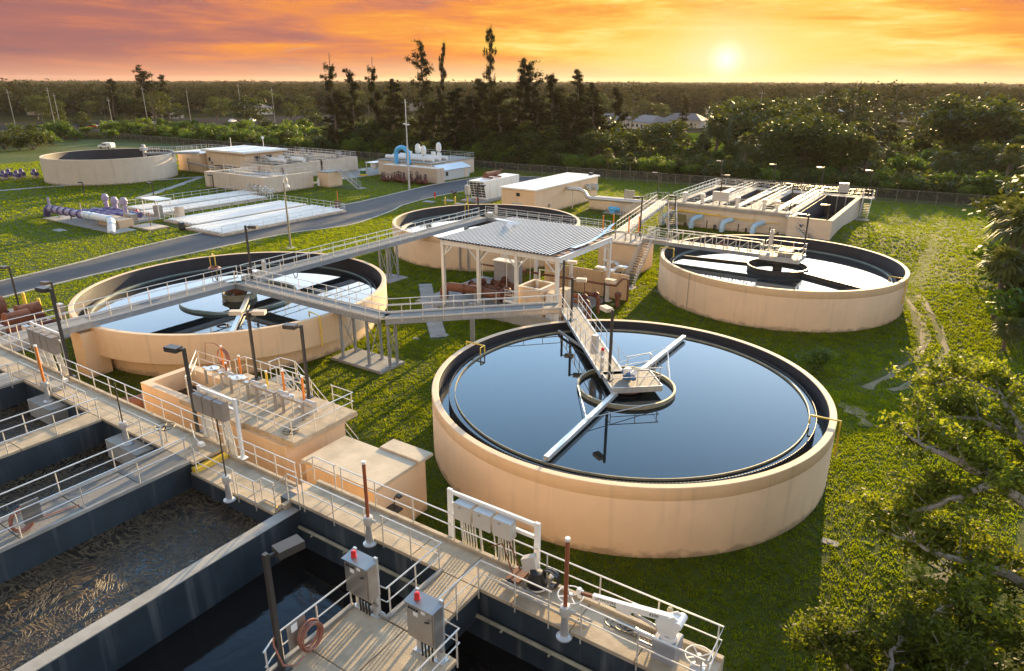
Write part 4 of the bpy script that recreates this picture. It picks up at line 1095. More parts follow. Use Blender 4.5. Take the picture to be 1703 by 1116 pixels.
part('hatch', 'deckgrey', ab, (-39.0, 14.0, ZL, -37.6, 14.6, ZL+.25), bev=.02)

# lamp posts
def lamp_post(x, y, z, h, ang_, label, heads=1, hm='bronze', group='dark area lamps on square posts'):
    t = thing('lamp_post', (x, y, z), label, 'lamp post', group)
    b = MB(); b.box(x-.065, y-.065, z, x+.065, y+.065, z+h); b.box(x-.2, y-.2, z, x+.2, y+.2, z+.05); b.build('pole', 'bronze', t)
    for k in range(heads):
        a = ang_+PI*k
        d = Vector((math.cos(a), math.sin(a), 0)); s_ = Vector((-d.y, d.x, 0))
        b = MB(); b.beam((x, y, z+h-.12), Vector((x, y, z+h-.12))+d*.28, .06, .08); b.obox(Vector((x, y, z+h-.12))+d*.62, d*.35, s_*.21, Vector((0, 0, .11))); hd = b.build('lamp_head', hm, t)
        b = MB(); b.obox(Vector((x, y, z+h-.235))+d*.62, d*.29, s_*.16, Vector((0, 0, .004))); b.build('lens', 'cab', hd)
    return t
lamp_post(-27.5, 15.55, ZL, 4.15, R(192), 'dark lamp post on the walkway in front of the yellow-edged gate chamber')
lamp_post(-12.97, 8.5, ZR, 3.75, R(78), 'dark lamp post on the control platform, hose tied to its foot')
lamp_post(-32.0, 22.05, 3.6, 4.1, R(35), 'dark two-headed lamp post at the back of the gate chamber', 2, 'pale')
lamp_post(-27.65, 22.05, 3.6, 4.1, R(200), 'dark lamp post at the right back edge of the gate chamber deck')
lamp_post(-15.2, 32.9, 3.72, 4.15, R(150), 'dark lamp post on the drive platform of the nearest tank, pale two-part head', 1, 'pale')
lamp_post(-38.9, 15.5, ZL, 5.0, R(190), 'dark lamp post beside the wide grey panel')
lamp_post(-70.5, 25.2, 0, 3.9, R(200), 'dark lamp post by the road at the far left, behind the brown motors')
lamp_post(-62.0, 24.85, 0, 3.9, R(200), 'dark lamp post in the grass between the road and the left tank')
lamp_post(-48.7, 34.4, DZ, 4.6, R(30), 'dark lamp post over the centre of the left tank')
lamp_post(-50.3, 68.4, DZ, 3.9, R(10), 'dark lamp post over the centre of the tank behind the canopy')
lamp_post(-12.6, 69.6, DZ, 3.9, R(170), 'dark lamp post at the end of the truss footbridge')
lamp_post(-24.6, 44.2, 0.0, 7.0, R(15), 'slim dark lamp post at the head of the nearest tank footbridge', 1, 'pale')
lamp_post(-22.0, 40.8, 3.72, 3.1, R(20), 'short lamp post with a pale head half way down the nearest tank footbridge', 1, 'pale')
lamp_post(-30.0, 70.9, 3.5, 4.3, R(200), 'dark lamp post on the splitter box by the stairs')
lamp_post(-35.6, 96.3, 0, 4.2, R(200), 'dark lamp post at the left end of the filter wall')
lamp_post(-38.9, 97.5, 3.1, 4.0, R(200), 'dark lamp post where the footbridge meets the filter building')
lamp_post(-29.9, 98.5, 3.1, 4.2, R(20), 'dark lamp post on the filter gallery beside the grey panel')
lamp_post(-20.2, 97.9, 3.1, 3.8, R(190), 'dark lamp post at the top of the front filter stairs')
lamp_post(-14.9, 94.5, 0.9, 4.2, R(195), 'dark lamp post in front of the deep empty filter cell')
for i, (x, y) in enumerate(((-36.2, 118.3), (-27.5, 118.3), (-20.3, 118.3), (-13.4, 118.3))):
    lamp_post(x, y, 3.1, 4.0, R(190), ('first', 'second', 'third', 'fourth')[i]+' from the left of the lamp posts along the back rail of the filter building')
lamp_post(-133.3, 62.1, 0, 2.4, R(190), 'short lamp post behind the purple pipes')
lamp_post(-111.5, 62.5, 0, 3.9, R(190), 'lamp post at the near end of the rear white covers')
lamp_post(-114.2, 75.3, 0, 3.7, R(190), 'lamp post at the far end of the rear white covers')
gp = thing('lamp_post', (-69.3, 55.0, 0), 'tall cream lamp post with a curled top beside the road', 'lamp post')
b = MB(); b.tube([(-69.3, 55, 0), (-69.3, 55, 8.0)], [.14, .09], 10); b.box(-69.8, 54.5, 0, -68.8, 55.5, .08); b.build('pole', 'cream', gp)
b = MB(); b.tube([(-69.3, 55, 7.9)]+[(-69.3+.35-.35*math.cos(a), 55, 8.15+.55*math.sin(a)) for a in np.linspace(0, PI*1.25, 12)], .06, 8); b.lathe((-68.75, 55, 7.55), [(0, .3), (.22, .24), (.3, 0), (0, 0)], 14); b.build('lamp_head', 'white', gp)
tp = thing('light_mast', (-90.3, 100.7, 0), 'tall grey light mast with two heads beside the rusty valves', 'lamp post')
b = MB(); b.tube([(-90.3, 100.7, 0), (-90.3, 100.7, 16.3)], [.2, .07], 10); b.build('pole', 'galv', tp)
for sg in (-1, 1):
    b = MB(); dd = Vector((.8339, -.5519, 0))*sg
    b.tube([Vector((-90.3, 100.7, 11.6)), Vector((-90.3, 100.7, 11.9))+dd*1.0], .05, 6); b.obox(Vector((-90.3, 100.7, 11.95))+dd*1.35, dd*.4, Vector((-dd.y, dd.x, 0))*.18, Vector((0, 0, .08))); b.build('lamp_head', 'galv', tp)

# ------------------------------------------------------------------ gate chamber between walkway and left tank
gc = thing('gate_chamber', (-30, 20, 0), 'yellow-lit concrete gate chamber with railed deck and four gate frames', 'chamber')
part('wall', 'stucco', gc, (-37.0, 18.1, -.2, -36.55, 21.3, 3.6), (-36.55, 18.1, -.2, -33.2, 18.55, 3.6), (-36.55, 20.85, -.2, -33.2, 21.3, 3.6), (-33.2, 18.1, -.2, -24.75, 21.8, 3.32))
part('deck_slab', 'deck', gc, (-33.2, 18.05, 3.33, -28.0, 22.3, 3.6), (-27.98, 18.25, 3.33, -24.3, 22.3, 3.6), bev=.02)
MB().poly([(-36.55, 18.55, 2.5), (-33.2, 18.55, 2.5), (-33.2, 20.85, 2.5), (-36.55, 20.85, 2.5)]).build('water', 'murky', gc)
railing(gc, [(-28.4, 18.4, 3.6), (-24.45, 18.4, 3.6), (-24.4, 22.2, 3.6), (-26.0, 22.2, 3.6)], 1.07, 1.4, 0, drop=.2)
railing(gc, [(-27.6, 22.2, 3.6), (-33.1, 22.2, 3.6), (-33.1, 21.5, 3.6)], 1.07, 1.4, 0)
railing(gc, [(-33.3, 21.4, 3.6), (-36.4, 21.3, 3.6), (-33.4, 18.7, 3.6)], 1.0, 1.5, 0)
railing(gc, [(-33.1, 18.5, 3.6), (-28.6, 18.3, 3.6)], 1.07, 1.5, 0)
st_ = stairs(gc, (-30.2, 22.95, 3.6), (-25.6, 22.95, 0.1), 0.9)
part('landing', 'grating', gc, (-31.4, 22.32, 3.52, -30.2, 23.4, 3.6))
railing(gc, [(-31.4, 22.5, 3.6), (-31.4, 23.35, 3.6), (-30.2, 23.43, 3.6)], 1.0, 1.2, 0)
for i, (x0, x1) in enumerate(((-33.75, -32.3), (-31.5, -30.05), (-29.3, -27.85), (-27.25, -25.75))):
    y = 20.08
    t = thing('slide_gate', ((x0+x1)/2, y, 3.6), ('gate frame nearest the dark opening of the gate chamber, chrome wheel on top', 'second gate frame from the dark opening, chrome wheel on top', 'third gate frame from the dark opening, plain dark crossbar', 'gate frame nearest the railed corner of the chamber deck, dark crossbar')[i], 'gate frame', 'slide gate frames on the chamber deck')
    mt = 'steel' if i < 2 else 'cabd'
    for x in (x0, x1):
        b = MB(); b.box(x-.05, y-.06, 3.6, x+.05, y+.06, 4.5); b.build('post', mt, t)
    b = MB(); b.box(x0-.1, y-.09, 4.5, x1+.1, y+.09, 4.62); b.build('crossbar', mt, t)
    b = MB(); b.tube([((x0+x1)/2, y, 3.6), ((x0+x1)/2, y, 4.5)], .03, 6); b.build('stem', 'galv', t)
    xm = (x0+x1)/2
    b = MB()
    if i < 2: b.lathe((xm, y, 4.62), [(.0, .2), (.08, .18), (.12, .1), (.34, .12), (.36, .08), (.1, .04), (.1, 0)], 18)
    else: b.lathe((xm, y, 4.62), [(.0, .2), (.14, .16), (.14, 0)], 12)
    b.build('operator_head', 'galv', t)
    b = MB(); b.box(xm+.1, y+.5, 3.6, xm+.6, y+1.0, 4.05); b.tube([(xm+.1, y+.75, 4.15), (xm+.75, y+.75, 4.15)], .16, 10); b.build('actuator', 'cab', t)
for i, (x, y, h, c, lab) in enumerate(((-34.55, 21.75, 1.5, 'orange', 'orange stem cover hung with a brown hose at the back of the chamber'), (-32.75, 21.6, 1.35, 'orange', 'orange stem cover behind the second gate frame'), (-28.9, 21.5, 1.4, 'orange', 'orange stem cover in front of the stair on the chamber deck'),
                                 (-26.85, 21.1, 1.7, 'orange', 'tall orange stem cover with a white tip beside the right gate frame'), (-29.75, 21.1, 1.3, 'yellow', 'yellow stem cover between two gate frames'), (-33.0, 20.9, 1.1, 'redbrown', 'brown stem cover standing by the first gate frame'))):
    t = thing('stem_cover', (x, y, 3.6), lab, 'stem cover', 'coloured stem covers on the chamber deck')
    b = MB(); b.tube([(x, y, 3.75), (x, y, 3.6+h)], .06, 8); b.build('tube', c, t)
    b = MB(); b.box(x-.3, y-.25, 3.6, x+.3, y+.25, 3.66); b.lathe((x, y, 3.66), [(.2, 0), (.16, .12), (.08, .14)], 12); b.build('base', 'cab', t)
    b = MB(); b.tube([(x, y, 3.6+h), (x, y, 3.68+h)], .07, 8); b.build('cap', 'white', t)
hs = thing('hose_loop', (-34.55, 21.75, 4.8), 'brown hose draped over the orange stem cover at the chamber back', 'hose')
b = MB()
for k in range(6):
    b.tube([(-34.55+(.42+.03*k)*math.sin(a)*1.0, 21.72+.03*k, 4.95-.55*(1-math.cos(a))*.9) for a in np.linspace(-PI*.9, PI*.9, 18)], .022, 5)
b.tube([(-34.3, 21.8, 4.9), (-34.9, 21.6, 5.3), (-35.5, 21.4, 5.25), (-35.55, 21.3, 4.3)], .025, 5)
b.build('coil', 'hose', hs)
hwf = handwheel(-25.3, 18.9, 3.66, .38, 'dark handwheel lying flat on the sunlit corner of the chamber deck', 'stem')
# brown pipe entering the chamber
bp_ = thing('inlet_pipe', (-38, 17.6, 0.6), 'thick brown pipe running into the end of the gate chamber', 'pipe')
b = MB(); b.tube([(-41.5, 17.6, .4), (-37.02, 18.9, 2.2)], .62, 20); b.build('pipe', 'rust', bp_)
b = MB(); b.tube([(-39.6, 18.15, 1.16), (-39.4, 18.21, 1.24)], .74, 20); b.build('flange', 'rust', bp_)

# flat-roofed box and its hood
fx = thing('concrete_box', (-21, 19.5, 0), 'low flat-roofed peach concrete box with a stained cream roof, below the walkway', 'building')
part('wall', 'stucco', fx, (-23.6, 18.2, -.2, -19.15, 20.75, 2.86))
part('roof', 'creamroof', fx, (-23.72, 18.08, 2.86, -19.03, 20.87, 3.02), bev=.02)
part('hood', 'creamroof', fx, (-21.4, 20.89, 2.95, -18.9, 21.85, 3.1), bev=.02)
part('hood_wall', 'stucco', fx, (-21.2, 20.76, -.2, -19.2, 21.6, 2.94))
b = MB(); b.tube([(-18.75, 18.9, 1.7), (-18.7, 18.9, 2.3), (-18.6, 18.9, 2.45), (-18.4, 18.9, 2.5)], .03, 6); b.box(-18.55, 18.8, 2.45, -18.3, 19.0, 2.55); b.box(-19.14, 18.6, 1.62, -18.5, 19.2, 1.7)
b.build('wall_light', 'bronze', fx)

# ------------------------------------------------------------------ canopy and pump yard
cn = thing('canopy', (-33, 52, 0), 'open steel canopy with ribbed blue-grey roof and white posts amid the tanks', 'canopy')
CX0, CX1, CY0, CY1, CZ = -39.0, -27.1, 47.6, 57.2, 6.15
for x in np.linspace(CX0, CX1, 4):
    for y in (CY0, CY1):
        b = MB(); b.box(x-.14, y-.14, 0.05, x+.14, y+.14, CZ-.02); b.box(x-.4, y-.4, 0, x+.4, y+.4, .06); b.build('post', 'canopy', cn)
b = MB()
b.box(CX0-.2, CY0-.1, CZ-.4, CX1+.2, CY0-.02, CZ)
b.build('front_beam', 'canopy', cn)
b = MB(); b.box(CX0-.2, CY1+.02, CZ-.4, CX1+.2, CY1+.1, CZ); b.build('back_beam', 'canopy', cn)
for x, nm in ((CX0-.12, 'side_beam'), (CX1+.12, 'side_beam')):
    b = MB(); b.box(x-.05, CY0, CZ-.42, x+.05, CY1, CZ-.02); b.box(x-.14, CY0, CZ-.46, x+.14, CY1, CZ-.42); b.box(x-.14, CY0, CZ-.02, x+.14, CY1, CZ+.02); b.build(nm, 'canopy', cn)
for x in np.linspace(CX0, CX1, 4):
    b = MB()
    for sg in (-1, 1):
        if CX0-.1 < x+sg*.9 < CX1+.1: b.beam((x, CY0, CZ-1.5), (x+sg*1.1, CY0, CZ-.42), .1, .1)
    b.beam((x, CY0, CZ-1.5), (x, CY0+1.2, CZ-.42), .1, .1)
    b.beam((x, CY1, CZ-1.5), (x, CY1-1.2, CZ-.42), .1, .1)
    b.build('knee_brace', 'canopy', cn)
for y in np.linspace(CY0+1.2, CY1-1.2, 6):
    b = MB(); b.box(CX0, y-.05, CZ-.02, CX1, y+.05, CZ+.12); b.build('purlin', 'canopy', cn)
b = MB(); b.beam((CX0, CY0+.5, CZ-.3), (CX1, CY1-.5, CZ-.3), .07, .07); b.beam((CX0, CY1-.5, CZ-.32), (CX1, CY0+.5, CZ-.32), .07, .07); b.build('cross_brace', 'canopy', cn)
# roof: ribbed sheets one beside the other
nx_ = 12
xs = np.linspace(CX0-.35, CX1-.45, nx_+1)
sheet = MB()
w = xs[1]-xs[0]
prof = []
nr = 3
for k in range(nr):
    u0 = w*k/nr
    prof += [(u0, 0), (u0+w/nr*.52, 0), (u0+w/nr*.60, .10), (u0+w/nr*.90, .10)]
prof.append((w, 0))
for (u0, z0), (u1, z1) in zip(prof[:-1], prof[1:]):
    sheet.add([(u0, CY0-.45, z0), (u1, CY0-.45, z1), (u1, CY1+2.0, z1), (u0, CY1+2.0, z0)], [(0, 1, 2, 3)])
sme = sheet.mesh('roof_sheet', 'corr')
cap = MB()
for k in range(nr):
    u0 = w*k/nr
    cap.box(u0+w/nr*.60, CY0-.47, .102, u0+w/nr*.90, CY1+2.02, .125)
cme = cap.mesh('rib_cap', 'canopy')
for i in range(nx_):
    for nm_, me_ in (('roof_sheet', sme), ('rib_cap', cme)):
        link_mesh(nm_, me_, cn, (xs[i], 0, CZ+.13)).location = (xs[i]-ORG[cn.name][0], -ORG[cn.name][1], CZ+.13)
# sheets torn up by the wind
b = MB()
for k in range(6):
    a0, a1 = k/6, (k+1)/6
    f_ = lambda a: (-27.6+.25*math.sin(a*2), CY0+3+7.2*a, CZ+.2+1.0*max(0, a-.35)**1.6*1.6)
    p, q = f_(a0), f_(a1)
    b.add([p, (p[0]+.5, p[1], p[2]+.25*a0), (q[0]+.5, q[1], q[2]+.25*a1), q], [(0, 1, 2, 3)])
b.build('bent_flashing', 'skyblue', cn)
b = MB(); b.add([(-37.4, 55.4, CZ+.3), (-35.6, 53.4, CZ+.3), (-35.3, 53.5, CZ+.85), (-37.2, 55.5, CZ+.5)], [(0, 1, 2, 3)]); b.add([(-40.0, 57.0, CZ+.3), (-36.2, 55.6, CZ+.3), (-36.0, 55.9, CZ+.5), (-39.8, 57.4, CZ+.35)], [(0, 1, 2, 3)]); b.build('bent_flashing', 'white', cn)
b = MB(); b.box(CX1-.45, CY0+.3, CZ-.02, CX1+.05, CY1, CZ+.06); b.build('bare_purlin', 'rust', cn)
ys = MB(); ys.bevbox(-42.0, 46.9, 0, -27.2, 57.6, .10); struct('concrete_slab', ys, 'path')
# pumps: big rusty pipes under the roof
def pump_set(x, y, lab):
    t = thing('pump', (x, y, .1), lab, 'pump', 'rusty pumps under the canopy')
    b = MB(); b.tube([(x-1.2, y, .9), (x+2.4, y, .9)], .36, 16); b.build('pipe', 'rust', t)
    for dx in (-1.15, -.2, .8, 1.8):
        b = MB(); b.tube([(x+dx, y, .9), (x+dx+.14, y, .9)], .50, 16); b.build('flange', 'rust', t)
    b = MB(); b.lathe((x+.3, y, 1.2), [(.34, 0), (.4, .1), (.4, .42), (.22, .6), (0, .62)], 14); b.tube([(x+.3, y-.5, 1.5), (x+.3, y+.5, 1.5)], .18, 10); b.build('valve_body', 'rustd', t)
    for dx in (-.9, 1.5):
        b = MB(); b.box(x+dx-.15, y-.25, .1, x+dx+.15, y+.25, .58); b.build('saddle', 'path', t)
    b = MB(); b.tube([(x+.3, y, 1.8), (x+.3, y, 4.6)], .025, 5); b.build('lift_rod', 'white', t)
pump_set(-38.0, 51.8, 'rusty pump pipe under the canopy, leftmost of the row'); pump_set(-36.6, 53.6, 'rusty pump pipe under the canopy, at the back of the row'); pump_set(-34.4, 50.6, 'rusty pump pipe under the canopy, third from the left'); pump_set(-33.0, 52.4, 'rusty pump pipe under the canopy, nearest the beige equipment box')
hd = thing('header_pipe', (-38, 49.5, .7), 'long rusty header pipe with a swan bend at the canopy front post', 'pipe')
b = MB(); b.tube([(-40.4, 49.3, .1), (-40.4, 49.3, .8), (-40.2, 49.35, 1.1), (-39.8, 49.45, 1.2), (-37.2, 49.9, 1.2), (-31.5, 50.0, .9)], .42, 16); b.build('pipe', 'rust', hd)
for x in (-38.4, -36.4, -34.2):
    b = MB(); b.tube([(x, 49.75, 1.15), (x+.14, 49.78, 1.15)], .56, 16); b.build('flange', 'rust', hd)
hp = thing('overhead_pipe', (-32, 56, 2), 'thin rusty pipe running at head height along the back of the canopy', 'pipe')
b = MB(); b.tube([(-40, 54.6, 2.3), (-33, 55.2, 2.15), (-26.5, 56.2, 1.9), (-25.8, 56.3, 1.9), (-25.6, 57.2, 2.4), (-25.2, 57.6, 2.3), (-25.2, 57.6, .2)], .10, 8); b.build('pipe', 'rust', hp)
for x, y in ((-37, 54.86), (-35, 55.03), (-31.5, 55.4), (-28.8, 55.8)):
    b = MB(); b.tube([(x-.1, y, 2.22), (x+.1, y, 2.22)], .2, 10); b.build('flange', 'rust', hp)
    b = MB(); b.tube([(x, y, 2.2), (x, y, .1)], .05, 6); b.build('support', 'rust', hp)
vs_ = thing('pipe_manifold', (-26, 53.5, 0), 'rusty manifold of bends and valves at the right edge of the canopy', 'pipe')
for k, (x, y) in enumerate(((-26.6, 52.2), (-26.1, 53.4), (-25.7, 50.8))): MB().tube([(x, y, 0.05), (x, y, 1.2), (x-.1, y, 1.5), (x-.5, y, 1.65), (x-1.4, y, 1.65)], .2, 10).build('pipe', 'rust', vs_)
for x, y in ((-26.9, 52.2), (-26.4, 53.4), (-26.0, 50.8)):
    b = MB(); b.lathe((x, y, 1.55), [(.3, 0), (.3, .25), (.12, .4), (.0, .42)], 12); b.build('valve_body', 'rustd', vs_)
b = MB(); b.lathe((-25.4, 55.9, .05), [(.22, 0), (.22, .9), (.32, 1.0), (.32, 1.3), (.15, 1.4), (0, 1.45)], 12); tag(b.build('valve', 'rust', None), 'single rusty upright valve on the grass right of the canopy', 'valve')
# cabinets and boxes
ec = thing('electrical_cabinet', (-36.2, 54.3, .1), 'tall grey double-door electrical cabinet under the canopy', 'cabinet')
part('body', 'cabgrey', ec, (-37.6, 53.6, .1, -34.9, 54.5, 3.2), bev=.02)
part('top', 'white', ec, (-37.7, 53.5, 3.2, -34.8, 54.6, 3.28))
part('door', 'cabgrey', ec, (-37.55, 53.57, .25, -36.27, 53.597, 3.1)); part('door', 'cabgrey', ec, (-36.23, 53.57, .25, -34.95, 53.597, 3.1))
bs_ = thing('equipment_box', (-29.2, 49.3, .1), 'beige open-topped equipment box at the right front of the canopy', 'box')
part('wall', 'stucco', bs_, (-31.1, 48.0, .1, -28.9, 48.15, 3.0), (-31.1, 50.3, .1, -28.9, 50.45, 3.0), (-31.1, 48.15, .1, -30.95, 50.3, 3.0), (-29.05, 48.15, .1, -28.9, 50.3, 3.0))
part('rim', 'white', bs_, (-31.15, 47.95, 3.0, -28.85, 48.2, 3.06), (-31.15, 50.25, 3.0, -28.85, 50.5, 3.06), (-31.15, 48.2, 3.0, -30.9, 50.25, 3.06), (-29.1, 48.2, 3.0, -28.85, 50.25, 3.06))
part('inner_floor', 'black', bs_, (-30.94, 48.16, 2.3, -29.06, 50.29, 2.4))
b = MB(); b.tube([(-30.6, 50.6, 1), (-30.6, 50.6, 4.0), (-29.0, 50.6, 4.0)], .08, 8); b.tube([(-30.2, 49.6, 2.4), (-30.2, 49.6, 3.4)], .1, 8); b.build('davit', 'canopy', bs_)
railing(bs_, [(-33.0, 48.6, 1.2), (-31.2, 48.6, 1.2), (-31.2, 50.4, 1.2)], 1.07, 1.0, 0)
part('step_platform', 'galv', bs_, (-33.1, 48.5, 1.1, -31.15, 50.4, 1.2)); b = MB()
for x, y in ((-33, 48.6), (-33, 50.3), (-31.3, 48.6), (-31.3, 50.3)): b.tube([(x, y, .1), (x, y, 1.1)], .05, 6)
b.build('platform_leg', 'galv', bs_)
for i, (x, y) in enumerate(((-28.3, 49.0), (-28.0, 50.6))):
    t = thing('locker', (x, y, .1), ('narrow pale locker standing against the beige equipment box', 'narrow pale locker behind the canopy corner post')[i], 'cabinet')
    part('body', 'pale', t, (x-.4, y-.5, .1, x+.4, y+.5, 2.7), bev=.02); part('door', 'white', t, (x-.35, y-.525, .2, x+.35, y-.502, 2.6))
sw = thing('retaining_wall', (-31, 47.2, 0), 'low grey concrete wall under the footbridge beside the beige box', 'wall')
part('wall', 'path', sw, (-35.5, 46.6, 0, -27.0, 46.85, 1.1))
bw = thing('ribbed_wall', (-31, 58.5, 0), 'tan ribbed screen wall behind the canopy', 'wall')
for i in range(10): part('panel', 'stucco_low', bw, (-34.6+i*.92, 58.2, 0, -33.72+i*.92, 58.35, 2.5), bev=.01)
for i, (x, y) in enumerate(((-28.9, 59.2), (-27.7, 58.8), (-27.2, 60.6))):
    t = thing('vent_hood', (x, y, 2.0), ('white vent hood above the ribbed wall, left one', 'white vent hood above the ribbed wall, middle one', 'white pump cap beside the canopy back post')[i], 'vent')
    part('hood', 'white', t, (x-.45, y-.3, 2.5, x+.45, y+.3, 2.66), bev=.03); b = MB(); b.tube([(x, y, 0), (x, y, 2.5)], .12, 8); b.build('stack', 'pale', t)

# ------------------------------------------------------------------ splitter box with stair
sb = thing('splitter_box', (-30.7, 68.5, 0), 'peach concrete splitter box with a railed grey top and a steel stair on its right', 'tank')
part('wall', 'stucco', sb, (-32.8, 66.5, -.2, -28.5, 71.4, 3.32))
part('deck_slab', 'deckgrey', sb, (-32.9, 66.4, 3.32, -28.4, 71.5, 3.5), bev=.02)
stairs(sb, (-27.75, 68.0, 3.72), (-27.45, 62.9, .05), 1.0)
part('landing', 'grating', sb, (-28.38, 67.9, 3.68, -27.1, 69.15, 3.76)); part('landing_pad', 'path', sb, (-28.2, 61.6, 0, -26.6, 63.1, .06))
railing(sb, [(-28.4, 66.5, 3.5), (-32.8, 66.5, 3.5), (-32.8, 68.2, 3.5)], 1.07, 1.4, .1); railing(sb, [(-28.45, 69.2, 3.5), (-28.45, 71.4, 3.5), (-31.2, 71.4, 3.5)], 1.07, 1.4, .1); railing(sb, [(-28.3, 69.12, 3.76), (-27.1, 69.12, 3.76), (-27.1, 68.0, 3.76)], 1.07, 1.2, 0)
for i, (x, y) in enumerate(((-32.6, 66.9), (-31.9, 68.0), (-29.9, 67.6), (-29.2, 68.6))):
    t = thing('stem_cover', (x, y, 3.5), ('first', 'second', 'third', 'fourth')[i]+' orange stem cover from the left on the splitter box', 'stem cover', 'orange stem covers on the splitter box')
    b = MB(); b.tube([(x, y, 4.4), (x, y, 6.1)], .075, 8); b.build('tube', 'orange', t)
    b = MB(); b.box(x-.35, y-.06, 3.5, x-.25, y+.06, 4.35); b.box(x+.25, y-.06, 3.5, x+.35, y+.06, 4.35); b.box(x-.4, y-.08, 4.3, x+.4, y+.08, 4.42); b.build('gate_frame', 'cabd', t)
pv = thing('white_pipework', (-30.5, 64.8, 0), 'white bent pipework on a plinth in front of the splitter box', 'pipe')
part('plinth', 'path', pv, (-31.5, 64.0, 0, -29.0, 66.2, .35))
b = MB(); b.tube([(-31.9, 66.3, .1), (-31.9, 66.3, 2.6), (-31.95, 66.45, 2.75)], .14, 10); b.build('riser_pipe', 'white', pv); b = MB(); b.tube([(-31.9, 66.2, 1.4), (-30.6, 65.9, 1.4), (-30.0, 65.6, 1.4), (-29.7, 65.0, 1.2), (-30.1, 64.6, .9), (-30.4, 64.3, .7), (-30.4, 64.2, .1)], .19, 10); b.build('pipe', 'white', pv)
b = MB(); b.lathe((-30.4, 65.85, 1.3), [(.26, 0), (.26, .2), (.12, .35), (0, .36)], 12); b.build('valve_body', 'cab', pv)
b = MB()
for k in range(5): b.lathe((-29.2, 64.9, .5), [(.4-.02*k, .05*k), (.36-.02*k, .05*k+.04), (.32-.02*k, .05*k)], 16)
b.build('hose_coil', 'black', pv)
for i, (x, y, r_) in enumerate(((-24.2, 62.85, .45), (-25.9, 56.5, .42), (-34.1, 41.2, .5), (-35.3, 39.3, .25), (-2.4, 29.7, .35), (-27.9, 61.0, .45))):
    b = MB(); b.prism([(x-r_, y-r_*.6), (x+r_, y-r_*.6), (x+r_, y+r_*.6), (x-r_, y+r_*.6)], 0, .05); b.lathe((x, y, .05), [(r_*.4, 0), (r_*.38, .03), (0, .035)], 14)
    o = tag(b.build('manhole_cover', 'path', None), ('grey access cover in the shade between two tanks', 'round grey access cover on the grass below the canopy corner', 'small pale concrete collar on the grass by the footbridge shadow', 'white cleanout cap on the grass beside the footbridge pad', 'pale stone slab at the shadow edge under the nearest tank', 'thin access cover by the foot of the splitter stair')[i], 'manhole cover', 'access covers in the lawn')
sh = thing('shade_lamp', (-26.0, 54.4, 0), 'post with a two-part pale lamp head in front of the canopy corner', 'lamp post')
b = MB(); b.box(-26.1, 54.3, 0, -25.98, 54.42, 3.0); b.build('pole', 'bronze', sh); b = MB(); b.box(-25.9, 54.0, 2.75, -25.0, 54.6, 3.05); b.build('lamp_head', 'pale', sh)

# ------------------------------------------------------------------ filter building
fl = thing('filter_building', (-26, 106, 0), 'long concrete filter building with open railed cells and four pale blue bent pipes', 'building')
FZ = 3.1
part('wall', 'pale', fl, (-37.0, 96.7, -.2, -20.0, 97.2, FZ-.5))
part('side_wall', 'pale', fl, (-37.0, 97.2, -.2, -36.5, 118.2, FZ-.5)); part('back_wall', 'pale', fl, (-37.0, 118.2, -.2, -14.0, 118.7, FZ-.1))
part('footing', 'pale', fl, (-37.2, 96.2, -.2, -20.3, 96.68, .35))
part('gallery_deck', 'deckgrey', fl, (-37.1, 96.55, FZ-.48, -19.6, 98.6, FZ), bev=.02)
part('back_deck', 'deckgrey', fl, (-37.1, 117.0, FZ-.2, -12.5, 118.6, FZ), bev=.02)
cells = (-36.5, -31.4, -30.2, -26.6, -25.4, -20.6)
for x0, x1, mt in ((-36.5, -35.6, 'path'), (-31.4, -30.5, 'deckgrey'), (-30.4, -29.7, 'path'), (-26.2, -25.1, 'deckgrey'), (-25.0, -24.2, 'path'), (-20.6, -19.5, 'path')):
    part('cell_wall', 'lining', fl, (x0, 98.6, .2, x1, 117.0, FZ-.12))
    part('cell_walk', mt, fl, (x0-.02, 98.6, FZ-.12, x1+.02, 117.0, FZ), bev=.02)
for x0, x1 in ((-35.6, -31.4), (-29.7, -26.2), (-24.2, -20.6)):
    MB().poly([(x0, 98.6, 1.3), (x1, 98.6, 1.3), (x1, 117, 1.3), (x0, 117, 1.3)]).build('cell_water', 'murky', fl)
for x in (-35.9, -35.55, -31.4, -30.5, -29.75, -26.2, -25.1, -24.25, -20.6, -19.6):
    railing(fl, [(x, 98.7, FZ), (x, 116.9, FZ)], 1.07, 2.2, 0)
for x in (-33.6, -33.1, -27.9, -27.5, -22.5, -22.1):
    b = MB(); b.box(x-.12, 98.6, FZ-.35, x+.12, 117, FZ-.1); b.build('wash_trough', 'white', fl)
railing(fl, [(-37.0, 96.62, FZ), (-20.4, 96.62, FZ)], 1.07, 1.55, .12, drop=.25); railing(fl, [(-36.9, 98.5, FZ), (-20.6, 98.5, FZ)], 1.07, 1.6, 0)
railing(fl, [(-37.0, 118.55, FZ), (-12.6, 118.55, FZ), (-12.6, 117.1, FZ)], 1.07, 1.6, .1); railing(fl, [(-36.6, 117.05, FZ), (-13.9, 117.05, FZ)], 1.07, 1.8, 0)
railing(fl, [(-37.0, 98.8, FZ), (-37.0, 118.4, FZ)], 1.07, 1.7, .1)
